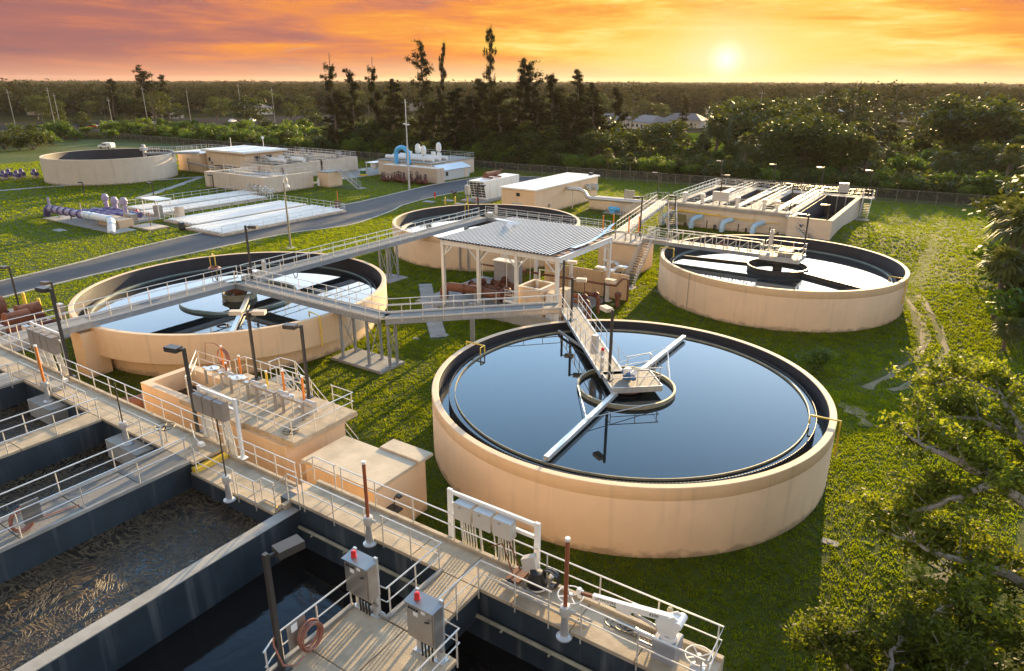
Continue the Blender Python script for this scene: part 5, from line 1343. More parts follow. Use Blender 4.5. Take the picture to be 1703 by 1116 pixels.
# deep cell at the right
part('wall', 'pale', fl, (-19.5, 94.2, -.2, -14.2, 94.7, FZ), (-14.7, 94.7, -.2, -14.2, 117.0, FZ), (-19.5, 94.7, -.2, -19.0, 98.6, FZ))
part('wall_coping', 'deck', fl, (-19.52, 94.15, FZ, -14.15, 94.75, FZ+.06), (-14.75, 94.75, FZ, -14.15, 117, FZ+.06))
part('lining', 'lining', fl, (-18.98, 94.72, .1, -14.72, 94.76, FZ-.02), (-14.76, 94.76, .1, -14.72, 116.9, FZ-.02), (-18.98, 116.86, .1, -14.76, 116.9, FZ-.02), (-19.0, 94.76, .1, -18.96, 116.86, FZ-.02))
part('lining', 'lining', fl, (-18.95, 94.78, .05, -14.78, 116.84, .2))
b = MB()
for x in (-17.4, -16.2): b.tube([(x, 116.7, .3), (x, 116.7, FZ)], .09, 8)
b.build('downpipe', 'deckgrey', fl)
stairs(fl, (-13.25, 116.9, FZ), (-13.05, 113.6, .45), 1.1)
part('landing', 'grating', fl, (-13.9, 116.9, FZ-.1, -12.5, 117.0, FZ-.02)); part('landing_pad', 'path', fl, (-14.0, 112.6, .1, -12.2, 113.9, .5))
stairs(fl, (-19.9, 96.0, FZ), (-16.2, 93.0, .7), 1.0)
part('landing_pad', 'path', fl, (-19.2, 90.6, -.2, -14.6, 94.1, .75))
railing(fl, [(-19.9, 92.2, .7), (-17.3, 92.0, .7)], 1.0, 1.2, 0)
part('wall_light', 'bronze', fl, (-18.0, 94.08, 2.0, -17.5, 94.19, 2.35))
part('big_panel', 'cab', fl, (-31.0, 98.3, FZ+.55, -28.7, 98.7, FZ+1.85), bev=.02); part('panel_leg', 'cab', fl, (-30.9, 98.4, FZ, -30.8, 98.6, FZ+.55), (-28.9, 98.4, FZ, -28.8, 98.6, FZ+.55))
for x in (-35.0, -32.4, -27.4, -23.7, -22.0): part('operator', 'galv', fl, (x-.2, 98.2, FZ, x+.2, 98.6, FZ+.9), (x-.3, 98.15, FZ+.9, x+.3, 98.65, FZ+1.35), bev=.01)
part('control_desk', 'cab', fl, (-17.6, 117.4, FZ+.5, -16.2, 117.9, FZ+1.9), bev=.02)
b = MB(); b.tube([(-36.8, 96.5, 2.25), (-29.5, 96.5, 1.95), (-29.2, 96.5, 2.2)], .07, 8); b.tube([(-36.8, 96.45, 2.1), (-24.5, 96.45, 1.75), (-24.2, 96.45, 2.0)], .07, 8); b.tube([(-24, 96.5, 1.7), (-21, 96.5, 1.65)], .05, 6); b.build('gas_pipe', 'yellow', fl)
for i, x in enumerate((-36.3, -32.0, -27.6, -23.4)):
    b = MB(); b.tube([(x+.3, 96.66, 1.55), (x-.1, 95.9, 1.5), (x-.5, 95.35, 1.25), (x-.62, 95.15, .95), (x-.62, 95.15, -.05)], [.34, .34, .34, .34, .34], 14); bp2 = b.build('outlet_pipe', 'skyblue', fl)
    b = MB(); b.lathe((x-.62, 95.15, .42), [(.34, 0), (.46, .02), (.46, .16), (.34, .18)], 16); b.build('flange', 'skyblue', bp2)
    b = MB(); b.box(x+1.4, 95.6, 0, x+1.52, 95.72, 1.25); b.box(x+2.3, 96.0, 0, x+2.6, 96.2, .7); b.build('marker_post', 'bronze', fl)
railing(fl, [(-35.4, 95.95, .1), (-20.8, 95.95, .1)], 1.2, 2.1, 0)
# bridge between the splitter box and the filter building, with stair
b6 = thing('footbridge', (-34, 83, DZ), 'footbridge climbing past zig-zag stairs from the splitter box to the filter building', 'footbridge', 'footbridges between the tanks')
span(b6, (-32.4, 71.5, 3.6), (-37.4, 95.6, 3.15), 1.3, depth=.3)
railing(b6, [(-31.7, 71.6, 3.6), (-36.6, 95.6, 3.15)], 1.07, 1.5, .1, drop=.2); railing(b6, [(-33.1, 71.4, 3.6), (-38.1, 95.5, 3.15)], 1.07, 1.5, .1, drop=.2)
part('platform', 'grating', b6, (-39.3, 95.6, 3.02, -36.6, 98.0, 3.1))
railing(b6, [(-38.2, 95.7, 3.1), (-39.3, 95.7, 3.1), (-39.3, 98.0, 3.1), (-37.2, 98.0, 3.1)], 1.07, 1.2, .1)
stairs(b6, (-39.9, 96.8, 3.1), (-44.2, 96.8, .05), 1.0)
stairs(b6, (-33.9, 90.6, 3.2), (-31.6, 85.6, 0.05), 1.0)
tower(b6, [(-36.8, 94.5), (-35.6, 94.7), (-36.4, 92.6), (-35.2, 92.8)], .05, 2.8, 'galv')
b = MB(); b.box(-35.5, 93.6, 1.0, -32.9, 93.75, 2.1); b.build('olive_panel', mat('olive canvas', (.16, .16, .06), .8), b6)
yp = thing('yard_pump', (-47, 99.5, 0), 'bright blue motor pump on a low plinth beside the beige pump wall', 'pump')
part('plinth', 'path', yp, (-48.2, 98.6, 0, -45.2, 100.2, .2))
b = MB(); b.tube([(-47.4, 99.3, .75), (-46.2, 99.3, .75)], .38, 16); b.tube([(-46.2, 99.3, .75), (-45.7, 99.3, .75)], .28, 16); b.box(-47.2, 99.0, .2, -46.4, 99.6, .5); b.build('motor', 'cyan', yp)
yw = thing('pump_chamber', (-49, 102, 0), 'low tan concrete chamber between the flat tan building and the filter stairs', 'chamber')
part('wall', 'pale', yw, (-52.0, 101.2, -.1, -43.0, 104.5, 1.6)); part('coping', 'deckgrey', yw, (-52.1, 101.1, 1.6, -42.9, 104.6, 1.72))
part('junction_box', 'deckgrey', yw, (-46.3, 102.0, 2.1, -44.6, 102.3, 3.4), (-46.2, 102.1, 1.72, -46.1, 102.2, 2.1), (-44.8, 102.1, 1.72, -44.7, 102.2, 2.1))
b = MB(); b.tube([(-55.3, 99.5, 3.2), (-53.0, 99.7, 3.2), (-52.2, 99.8, 2.9), (-51.8, 99.9, 2.2), (-51.2, 100, 1.9), (-47.8, 100.6, 1.9), (-40.5, 101.5, 1.9)], .30, 12); ap = thing('air_pipe', (-50, 100, 0), 'bent silver air pipe leaving the wall of the flat tan building', 'pipe'); b.build('pipe', 'galv', ap)
b = MB(); b.tube([(-54.2, 99.6, 3.0), (-54.2, 99.6, 0)], .09, 8); b.tube([(-44, 101.1, 1.8), (-44, 101.1, 0)], .09, 8); b.build('support', 'galv', ap)

# ------------------------------------------------------------------ tan flat building, generator
tb = thing('blower_building', (-58.5, 100, 0), 'long tan flat-roofed building with a grey louvre on its end wall', 'building')
part('wall', 'stucco', tb, (-61.6, 90.0, -.1, -55.5, 111.0, 3.9))
part('roof', 'whiteroof', tb, (-61.85, 89.7, 3.9, -55.25, 111.3, 4.12), bev=.03)
part('door', 'cab', tb, (-59.6, 89.93, .05, -57.6, 89.997, 1.9)); part('vent', 'black', tb, (-58.8, 89.9, 2.9, -58.2, 89.99, 3.4))
b = MB(); b.tube([(-55.2, 106.4, 2.6), (-54.6, 106.4, 2.6)], .55, 14); b.tube([(-55.2, 108.6, 2.4), (-54.4, 108.6, 2.4)], .6, 14); b.build('air_intake', 'galv', tb)
part('meter_box', 'cabd', tb, (-55.46, 94.0, .9, -55.3, 94.4, 1.4)); part('parapet_vent', 'bronze', tb, (-57, 110.2, 4.12, -56.3, 110.8, 4.5))
gn = thing('generator', (-71.3, 101, 0), 'white box generator with a sloped black grille and a rusty silencer on top', 'generator')
part('plinth', 'path', gn, (-73.6, 95.0, 0, -68.9, 108.6, .3))
b = MB(); y0, y1 = 96.4, 107.5
b.add([(-72.9, y0+.9, .35), (-69.7, y0+.9, .35), (-69.7, y0+.1, 3.5), (-72.9, y0+.1, 3.5), (-72.9, y1, .35), (-69.7, y1, .35), (-69.7, y1, 3.6), (-72.9, y1, 3.6)], [(0, 1, 2, 3), (1, 5, 6, 2), (5, 4, 7, 6), (4, 0, 3, 7), (3, 2, 6, 7), (0, 4, 5, 1)])
b.build('body', 'white', gn)
for k in range(6):
    for j in range(4):
        f0 = .08+k*.145; z = .45+3.0*f0; yy = y0+.9-.8*(z-.35)/3.15-.03
        b = MB(); b.obox((-72.45+j*.77, yy, z+.17), (.33, 0, 0), (0, .025, 0), (0, -.045, .17)); b.build('grille_louvre', 'black', gn)
for k in range(4): part('door', 'white', gn, (-69.69, y0+1.8+k*2.3, .5, -69.655, y0+3.9+k*2.3, 3.2)); 
b = MB(); b.tube([(-71.3, 99.2, 4.25), (-71.3, 103.2, 4.25)], .42, 16); b.tube([(-71.3, 103.2, 4.25), (-71.3, 103.8, 4.5), (-71.3, 103.9, 4.9)], .16, 10); b.build('silencer', 'rust', gn)
b = MB(); b.box(-72.4, 99.8, 3.58, -70.2, 99.95, 3.84); b.box(-72.4, 102.4, 3.6, -70.2, 102.55, 3.84); b.build('silencer_saddle', 'rust', gn)
part('cone', 'orange', gn, (-70.6, 95.5, .3, -70.3, 95.8, .8))
for i, (x, y) in enumerate(((-73.9, 91.2), (-72.9, 92.6), (-71.2, 93.9))):
    b = MB(); b.tube([(x, y, 0), (x, y, 1.15)], .13, 10); b.lathe((x, y, 1.15), [(.13, 0), (.08, .08), (0, .1)], 10)
    tag(b.build('bollard', 'yellow', None), ('yellow bollard in front of the generator, left one', 'yellow bollard in front of the generator, middle one', 'yellow bollard in front of the generator, right one')[i], 'bollard', 'yellow bollards')
for i, (x, y) in enumerate(((-70.1, 25.6), (-67.2, 25.6))):
    b = MB(); b.tube([(x, y, 0), (x, y, 1.35)], .14, 10); b.lathe((x, y, 1.35), [(.14, 0), (.09, .08), (0, .1)], 10)
    tag(b.build('bollard', 'yellow', None), ('yellow bollard by the brown motors, nearer the road', 'yellow bollard by the brown motors, nearer the left tank')[i], 'bollard', 'yellow bollards')
rm = thing('marker_post', (-79.3, 95, 0), 'red marker on a yellow stub at the road edge', 'marker'); b = MB(); b.tube([(-79.3, 95, .35), (-79.3, 95, 1.1)], .16, 10); b.build('cap', 'red', rm); b = MB(); b.tube([(-79.3, 95, 0), (-79.3, 95, .35)], .13, 10); b.build('stub', 'yellow', rm)
fc = thing('flow_cabinet', (-74.7, 98.5, 0), 'small grey cabinet on legs beside the road and the generator', 'cabinet'); part('body', 'cab', fc, (-75.1, 98.2, .7, -74.3, 98.8, 2.3), bev=.02); part('leg', 'galv', fc, (-75.05, 98.45, 0, -74.95, 98.55, .7), (-74.45, 98.45, 0, -74.35, 98.55, .7)); b = MB(); b.tube([(-74.7, 98.5, 2.3), (-74.7, 98.5, 3.1)], .04, 6); b.build('antenna', 'galv', fc)
vt = thing('pipe_tripod', (-76.9, 97.4, 0), 'dark forked hydrant on the grass by the road', 'hydrant'); b = MB(); b.tube([(-76.9, 97.4, 0), (-76.9, 97.4, .8), (-77.5, 97.4, 1.2)], .12, 8); b.tube([(-76.9, 97.4, .8), (-76.3, 97.5, 1.2)], .12, 8); b.build('pipe', 'rustd', vt)
for i, (x, y) in enumerate(((-77.6, 91.4), (-75.6, 94.3), (-71.8, 92.6))):
    b = MB(); b.bevbox(x-1.0, y-.6, 0, x+1.0, y+.6, .14); tag(b.build('valve_vault_lid', 'path', None), ('grey concrete vault lid nearest the road by the generator', 'round-edged pale vault lid between hydrant and generator', 'grey vault lid beside the yellow bollards')[i], 'vault lid', 'vault lids in the grass')

# ------------------------------------------------------------------ containers, shed, pipe deck, stored valves
c1 = thing('shipping_container', (-98, 110.6, 0), 'beige ribbed shipping container with double doors at its right end', 'container')
part('body', 'container', c1, (-105.3, 109.4, .12, -90.6, 111.8, 2.95), bev=.02)
rm_ = MB(); rm_.box(-.09, -.05, 0, .09, 0, 2.55); rme = rm_.mesh('rib', 'container')
for i in range(52): link_mesh('rib', rme, c1, (-105.0+i*.28, 109.4, .25))
part('top_rail', 'container', c1, (-105.35, 109.33, 2.85, -90.55, 109.4, 2.97))
for k in range(2): part('door', 'container', c1, (-90.58, 109.5+k*1.15, .25, -90.53, 110.6+k*1.15, 2.8))
for y in (109.75, 110.3, 110.9, 111.45): b = MB(); b.tube([(-90.5, y, .3), (-90.5, y, 2.75)], .03, 6); b.build('lock_bar', 'galv', c1)
shd = thing('shed', (-94.5, 118, 0), 'pale grey gabled shed with one small window beyond the beige container', 'shed')
part('wall', 'shed', shd, (-96.8, 113.6, 0, -92.5, 122.8, 2.15))
b = MB(); b.add([(-97.1, 113.3, 2.1), (-94.65, 113.3, 3.0), (-92.2, 113.3, 2.1), (-97.1, 123.1, 2.1), (-94.65, 123.1, 3.0), (-92.2, 123.1, 2.1)], [(0, 1, 4, 3), (1, 2, 5, 4), (0, 2, 1), (3, 4, 5)]); b.build('roof', 'steelroof', shd)
part('window', 'black', shd, (-92.49, 114.6, .9, -92.46, 115.4, 1.7)); part('door', 'container', shd, (-92.49, 120.9, .05, -92.45, 122.1, 1.95))
pdk = thing('pipe_deck', (-103, 120, 0), 'railed deck of pale blue pipes and white capsule vessels with a bright blue arched pipe', 'pipework')
part('wall', 'pale', pdk, (-110.5, 113.5, 0, -95.5, 128.5, 3.2)); part('deck', 'deckgrey', pdk, (-110.7, 113.3, 3.2, -95.3, 128.7, 3.35))
railing(pdk, [(-110.5, 128.5, 3.35), (-95.5, 128.5, 3.35), (-95.5, 120.0, 3.35)], 1.07, 1.6, 0)
b = MB()
for y in (116.2, 118.4, 120.8): b.tube([(-110.5, y, 3.75), (-97, y, 3.75)], .42, 12)
b.build('header_pipe', 'white', pdk)
b = MB(); b.tube([(-104.6, 113.0, .3), (-104.6, 113.0, 4.9)]+[(-102.9-1.7*math.cos(a), 113.0, 4.9+1.35*math.sin(a)) for a in np.linspace(.2, PI-.2, 9)]+[(-101.2, 113.0, 4.9), (-101.2, 113.0, .3)], .48, 14); b.build('arched_pipe', 'cyan', pdk)
for x, y in ((-103.0, 118.2), (-99.0, 115.4), (-101.5, 123.5)):
    b = MB(); b.lathe((x, y, 3.35), [(.2, 0), (.2, 1.2), (.55, 1.5), (.62, 2.2), (.5, 3.0), (.25, 3.3), (0, 3.35)], 16); b.build('capsule_vessel', 'white', pdk)
for x, y in ((-106, 119), (-101, 121), (-98.2, 119.6)): part('valve_box', 'white', pdk, (x-.4, y-.3, 3.8, x+.4, y+.3, 4.9), bev=.02)
part('side_block', 'deckgrey', pdk, (-98.6, 114.0, 0, -95.4, 118.0, 3.3))
part('lean_to_roof', 'steelroof', pdk, (-113.5, 112.5, 2.5, -110.7, 119.5, 2.62)); part('lean_to_post', 'galv', pdk, (-113.4, 112.6, 0, -113.25, 112.75, 2.5), (-113.4, 119.2, 0, -113.25, 119.35, 2.5))
b = MB(); b.lathe((-112.2, 114.0, .9), [(0, 0), (.6, .3), (.85, .9), (.85, 1.6), (0, 1.62)], 16); b.build('dosing_tank', 'white', pdk)
yd = MB(); yd.poly([(-123, 106, .014), (-111, 103.5, .014), (-110.6, 122, .014), (-122, 124, .014)]); struct('concrete_yard', yd, 'path')
gpm = thing('engine_pump', (-112.3, 110.6, 0), 'green engine pump on a yellow skid in the concrete yard', 'pump'); part('skid', 'yellow', gpm, (-113.2, 110.2, 0, -111.6, 111.0, .35)); part('engine', mat('green engine paint', (.03, .16, .06), .5), gpm, (-113.0, 110.25, .35, -111.9, 110.95, 1.1), bev=.05)
vm = thing('stored_valve', (-96, 106.5, 0), 'rusty red valve with a black handwheel in the stored row, leftmost', 'valve', 'rusty valves stored in front of the container')
b = MB(); b.tube([(-96.35, 106.5, .5), (-95.65, 106.5, .5)], .36, 12); b.lathe((-96, 106.5, .5), [(.25, 0), (.25, .55), (.12, .7), (.08, 1.05)], 10); b.build('body', 'rustd', vm)
b = MB(); b.tube([(-96+.34*math.cos(a), 106.5+.06*math.sin(a), 1.55+.34*math.sin(a)) for a in np.linspace(0, 2*PI, 15)], .05, 6, False); b.tube([(-96, 106.5, 1.1), (-96, 106.5, 1.85)], .05, 6); b.build('wheel', 'black', vm)
rv = random.Random(3)
nums = ['second', 'third', 'fourth', 'fifth', 'sixth', 'seventh', 'eighth', 'ninth', 'tenth', 'eleventh', 'twelfth', 'thirteenth', 'fourteenth', 'fifteenth', 'sixteenth', 'seventeenth', 'eighteenth']
vm.location = (-102.6, 106.4, 0)
for i in range(17):
    dup(vm, (-102.6+(i+1)*.66, 106.4+rv.uniform(-.5, 1.1)+(i % 2)*.9, 0), rv.uniform(-.8, .8), nums[i]+' rusty red valve from the left in the row stored before the container', None, rv.uniform(.8, 1.25))

# ------------------------------------------------------------------ buildings at the back left
pa = thing('pump_house', (-150, 97, 0), 'pink flat-roofed pump house with a white roof beside the far tan tank', 'building')
part('wall', 'stucco', pa, (-153.8, 93.4, -.1, -145.2, 101.0, 4.05)); part('roof', 'whiteroof', pa, (-154.2, 93.0, 4.05, -144.9, 101.4, 4.25))
b = MB(); b.tube([(-156, 94.0, 2.2), (-153.9, 94.0, 2.2)], .3, 10); b.build('pipe', 'deckgrey', pa); b = MB(); b.tube([(-149.8, 93.2, 0), (-149.8, 93.2, 2.9)], .12, 8); b.build('pipe', 'deckgrey', pa); b = MB(); b.tube([(-149.8, 93.0, 2.1), (-143.0, 91.4, 2.1), (-136, 90.4, 2.0)], .16, 8); b.build('pipe', 'deckgrey', pa)
pb = thing('control_house', (-139, 100, 0), 'taller pink control house with a white overhanging roof, left of the railed basins', 'building')
part('wall', 'stucco', pb, (-144.6, 94.6, -.1, -131.0, 104.6, 4.9)); part('roof', 'whiteroof', pb, (-145.4, 93.9, 4.9, -130.2, 105.4, 5.2)); part('fascia', 'stucco_low', pb, (-145.42, 93.88, 4.75, -130.18, 105.42, 4.9))
part('window', 'glass', pb, (-143.9, 94.55, 2.6, -143.2, 94.6, 3.4)); part('sign', 'bluem', pb, (-143.0, 94.55, 1.9, -142.6, 94.6, 2.6))
for x in (-136.5, -133.5): part('window', 'glass', pb, (-130.99, x+233.5, 3.2, -130.95, x+235, 4.2))
b = MB(); b.tube([(-140, 98, 5.2), (-140, 98, 7.6)], .06, 6); b.tube([(-134, 102, 5.2), (-134, 102, 7.2)], .06, 6); b.lathe((-134, 102, 7.2), [(.15, 0), (.4, .5), (0, .6)], 10); b.build('antenna', 'white', pb)
railing(pb, [(-153, 101, 4.25), (-146, 101.2, 4.25)], 1.07, 1.3, 0); railing(pa, [(-153.8, 93.4, 4.25), (-153.8, 101.0, 4.25)], 1.07, 1.3, 0)
rb_ = thing('settling_basin', (-117, 90, 0), 'pink concrete basin block with a dense tangle of pipe rails on top, back left', 'basin')
BZ = 2.95
part('wall', 'pale', rb_, (-124.4, 81.4, -.1, -109.4, 81.9, BZ), (-108.1, 82.4, -.1, -107.6, 92.5, BZ), (-124.4, 81.9, -.1, -123.9, 92.5, BZ))
part('pilaster', 'pale', rb_, (-125.2, 80.9, -.1, -123.8, 82.4, BZ+.02)); part('pilaster', 'pale', rb_, (-109.4, 81.2, -.1, -107.5, 82.4, BZ+.02))
part('floor', 'deckgrey', rb_, (-123.9, 81.9, 1.9, -108.1, 92.5, 2.0))
railing(rb_, [(-124.2, 81.6, BZ), (-107.8, 81.9, BZ), (-107.8, 92.4, BZ)], 1.07, 1.5, 0); railing(rb_, [(-124.2, 84.6, BZ), (-108.2, 84.6, BZ)], 1.07, 1.5, 0)
part('walk', 'deckgrey', rb_, (-123.9, 84.0, BZ-.15, -108.1, 85.2, BZ)); 
rc = thing('settling_basin', (-132, 106, 0), 'longer pink basin block behind the railed one, dark open channels on top', 'basin')
part('wall', 'pale', rc, (-141.0, 96.0+9.5, -.1, -119.9, 106.0, BZ+.2), (-120.4, 93.0, -.1, -119.9, 116.0, BZ+.2), (-141, 116, -.1, -119.9, 116.5, BZ+.2), (-130.5, 92.8, -.1, -120.4, 93.3, BZ+.2))
part('floor', 'lining', rc, (-140.9, 93.3, 1.8, -120.4, 116.0, 1.9))
for y in (96.5, 100, 103.5, 108, 112):
    x0 = -130.2 if y < 105 else -140.5
    part('walk', 'deckgrey', rc, (x0, y, BZ, -120.4, y+.9, BZ+.2)); railing(rc, [(x0, y+.05, BZ+.2), (-120.5, y+.05, BZ+.2)], 1.07, 1.7, 0); railing(rc, [(x0, y+.85, BZ+.2), (-120.5, y+.85, BZ+.2)], 1.07, 1.7, 0)
railing(rc, [(-130.3, 93.0, BZ+.2), (-120.1, 93.0, BZ+.2), (-120.1, 116.2, BZ+.2), (-140.8, 116.2, BZ+.2)], 1.07, 1.6, 0)
b = MB(); b.tube([(-129, 102, 3.5), (-121, 102, 3.5)], .5, 12); b.build('pipe', 'white', rc); b = MB(); b.tube([(-129, 98.6, 3.5), (-123, 98.6, 3.5)], .45, 12); b.build('pipe', 'white', rc)
for x, y in ((-128, 97), (-125.5, 101), (-123, 104.2), (-127, 108.3), (-134, 112.3), (-122, 112.5)): part('drive_unit', 'cabd', rc, (x-.5, y-.1, BZ+.2, x+.5, y+.9, BZ+1.4), bev=.03)
b = MB(); b.tube([(-119.5, 95, 0), (-119.5, 95, 2.4), (-119.7, 95, 2.6)], .14, 8); b.tube([(-119.3, 98, .9), (-113, 96.5, .9)], .18, 8); b.tube([(-116, 97.2, 0), (-116, 97.2, 1.6)], .16, 8); b.tube([(-113, 96.5, 0), (-113, 96.5, 1.3)], .2, 8); b.build('pipework', 'rust', rc)
sbk = thing('stair_block', (-106, 95.3, 0), 'small tan block with a long steel stair down its right side, back centre', 'stair')
part('wall', 'stucco', sbk, (-107.6, 93.6, -.1, -104.7, 97.2, 2.8)); part('deck', 'deckgrey', sbk, (-107.7, 93.5, 2.8, -104.6, 97.3, 2.95)); stairs(sbk, (-104.5, 96.5, 2.95), (-99.4, 96.5, .05), 1.1)
railing(sbk, [(-104.8, 95.8, 2.95), (-104.8, 93.7, 2.95), (-107.5, 93.7, 2.95)], 1.07, 1.2, 0); part('landing_pad', 'path', sbk, (-99.6, 95.7, 0, -98.2, 97.3, .08))
b = MB(); b.tube([(-107.9, 92.3, 0), (-107.9, 92.3, .7), (-107.2, 92.5, .9), (-106.4, 92.9, .9)], .18, 8); b.tube([(-106.6, 92.8, .3), (-106.6, 92.8, 1.7)], .2, 8); b.build('white_pipe', 'white', sbk)

# ------------------------------------------------------------------ white covered channels
def covers(x0, x1, y0, y1, n, label):
    t = thing('covered_channels', ((x0+x1)/2, (y0+y1)/2, 0), label, 'channel')
    part('curb', 'pale', t, (x0-.3, y0-.3, -.1, x1+.3, y1+.3, .30))
    w_ = (x1-x0)/n
    pl = MB(); pl.add([(0, y0, 0), (w_*.62, y0, 0), (w_*.66, y0, .20), (w_*.96, y0, .20), (w_, y0, 0), (0, y1, 0), (w_*.62, y1, 0), (w_*.66, y1, .20), (w_*.96, y1, .20), (w_, y1, 0)], [(0, 1, 6, 5), (1, 2, 7, 6), (2, 3, 8, 7), (3, 4, 9, 8), (0, 4, 3, 2, 1)])
    me = pl.mesh('cover_panel', 'white')
    for i in range(n):
        o = link_mesh('cover_panel', me, t, (0, 0, 0)); o.location = (x0+i*w_-ORG[t.name][0], -ORG[t.name][1], .34+.035*(i % 2))
    return t
ca = covers(-98.0, -91.0, 56.2, 76.3, 8, 'nearer pair of white ribbed channel covers, left half')
railing(ca, [(-98.2, 56.0, .3), (-98.2, 76.5, .3), (-90.8, 76.5, .3)], 1.07, 1.6, 0); railing(ca, [(-98.2, 56.0, .3), (-94, 56.0, .3)], 1.07, 1.4, 0)
cb2 = covers(-90.2, -82.4, 54.6, 76.3, 9, 'nearer pair of white ribbed channel covers, right half beside the road')
railing(cb2, [(-82.2, 54.4, .3), (-82.2, 76.5, .3)], 1.07, 2.2, 0); railing(cb2, [(-90.2, 76.5, .3), (-82.4, 76.5, .3)], 1.07, 1.5, 0)
cc2 = covers(-113.0, -108.4, 58.6, 80.0, 6, 'farther pair of white channel covers, left half near the purple pipes')
railing(cc2, [(-113.3, 58.6, .3), (-113.3, 80.2, .3), (-108, 80.2, .3)], 1.07, 1.6, 0)
cd2 = covers(-107.4, -103.0, 57.4, 77.5, 6, 'farther pair of white channel covers, right half')
railing(cd2, [(-102.8, 57.4, .3), (-102.8, 77.5, .3)], 1.07, 1.9, 0); railing(cd2, [(-107.5, 57.4, .3), (-107.5, 78, .3)], 1.07, 2.2, 0)
b = MB()
for i in range(10):
    x, y = -112+i*1.05, 80.8+((i*7) % 3)*.5-(i*.28); b.tube([(x, y, 0), (x, y, 1.5)], .1, 6); b.tube([(x-.5, y, 1.1), (x+.5, y, 1.1)], .09, 6); b.tube([(x, y, 1.5), (x+.3, y, 1.6)], .12, 6)
tag(b.build('valve_cluster', 'galv', None), 'grey cluster of pipe valves at the far end of the rear white covers', 'valve')
gt = thing('pump_cart', (-90.5, 54.0, 0), 'small dark pump standing before the nearer white covers', 'pump'); part('body', 'black', gt, (-90.8, 53.6, .1, -90.2, 54.2, 1.1), bev=.06); b = MB(); b.tube([(-90.9, 53.9, .2), (-90.1, 53.9, .2)], .2, 10); b.build('wheel', 'black', gt)
gm_ = thing('gate_operator', (-84.5, 77.2, 0), 'brown stemmed gate operator at the far end of the nearer white covers', 'gate'); part('frame', 'rust', gm_, (-85, 77.0, .3, -84.8, 77.3, 1.4), (-84.2, 77.0, .3, -84.0, 77.3, 1.4), (-85.1, 77.0, 1.3, -83.9, 77.3, 1.5)); b = MB(); b.tube([(-84.5, 77.15, 1.5), (-84.5, 77.15, 3.0)], .07, 6); b.build('stem', 'orange', gm_)

# ------------------------------------------------------------------ purple reuse-water pipes
pp = thing('purple_pipework', (-108, 50, 0), 'purple reuse-water pipework with a white bent outfall pipe in the left lawn', 'pipework')
part('slab', 'path', pp, (-115.5, 47.2, 0, -95.6, 50.4, .10), (-112.5, 50.4, 0, -100.5, 57.5, .10))
b = MB(); b.tube([(-116.5, 48.6, 1.25), (-106.6, 48.9, 1.25)], .48, 16); b.build('main_pipe', 'lilac', pp)
for x in (-116.2, -114.6, -113.0, -111.3, -109.5, -107.6): b = MB(); b.tube([(x, 48.6+(x+116.5)*.03, 1.25), (x+.25, 48.61+(x+116.5)*.03, 1.25)], .62, 16); b.build('flange', 'purple', pp)
b = MB(); b.tube([(-116.6, 48.6, 1.25), (-116.9, 48.6, .9), (-117.3, 48.6, -.1)], .5, 14); b.build('bend', 'purple', pp)
b = MB(); b.tube([(-106.4, 48.9, 1.3), (-99.9, 49.0, 1.3), (-98.7, 48.7, 1.15), (-97.6, 48.0, .6), (-96.6, 47.4, -.1)], .50, 16); b.build('white_pipe', 'white', pp)
for x in (-105.6, -104.3, -99.6, -97.9): b = MB(); zz = 1.3 if x < -99 else .75; yy = 48.95 if x < -99 else 48.2; b.tube([(x, yy, zz), (x+.2, yy-.03, zz-.05)], .56, 16); b.build('band', 'skyblue', pp)
for x in (-114, -110.5, -106.2, -102.8, -100.2): b = MB(); b.tube([(x, 48.9, .1), (x, 48.9, .85)], .11, 8); b.box(x-.3, 48.6, .1, x+.3, 49.2, .14); b.build('support', 'deckgrey', pp)
for y, x0, x1 in ((51.6, -112, -103.2), (53.0, -112, -102.4), (54.6, -111.5, -102.0)): b = MB(); b.tube([(x0, y, .8), (x1, y, .8)], .42, 12); b.build('branch_pipe', 'purple', pp)
for k, x in enumerate((-110.5, -108.6, -106.5, -104.8)): b = MB(); b.tube([(x, 49.2, 1.1), (x, 55.0, .8)], .36, 12); b.build('branch_pipe', 'purple', pp)
for x, y, h in ((-111.2, 54.6, 3.0), (-109.0, 54.8, 2.7), (-102.8, 53.0, 3.4)): b = MB(); b.tube([(x, y, .5), (x, y, h-.9)], .34, 12); b.lathe((x, y, h-.9), [(.34, 0), (.52, .15), (.52, .6), (.36, .95), (0, 1.1)], 14); b.tube([(x, y, h-.4), (x+.7, y, h-.4)], .2, 10); b.build('air_valve', 'lilac', pp)
part('chamber', 'stucco_low', pp, (-104.0, 49.5, 0, -98.4, 51.6, 1.15)); part('control_box', 'deckgrey', pp, (-112.9, 56.2, .1, -111.7, 57.0, 1.9), bev=.03); part('meter_box', 'cabd', pp, (-101.5, 51.9, .1, -99.6, 52.9, 1.5), bev=.05)
b = MB(); b.tube([(-107, 48.9, 1.7), (-107, 48.9, 2.9)], .06, 6); b.tube([(-115.8, 48.6, 1.7), (-115.8, 48.6, 2.9)], .2, 8); b.build('vent_pipe', 'lilac', pp)
hyd = thing('hydrant', (-104.6, 55.6, 0), 'red and white hydrant behind the purple pipes', 'hydrant'); b = MB(); b.lathe((-104.6, 55.6, .1), [(.22, 0), (.22, .7), (.3, .75), (.3, .9), (.15, 1.15), (0, 1.2)], 12); b.build('barrel', 'red', hyd); b = MB(); b.lathe((-104.6, 55.6, .5), [(.24, 0), (.24, .22)], 12); b.build('band', 'white', hyd)
sn = thing('shade_roof', (-102.3, 57.6, 0), 'small white shade roof on thin posts beside the purple air valves', 'shelter'); part('roof', 'white', sn, (-104.6, 56.4, 2.75, -100.2, 58.8, 2.87)); 
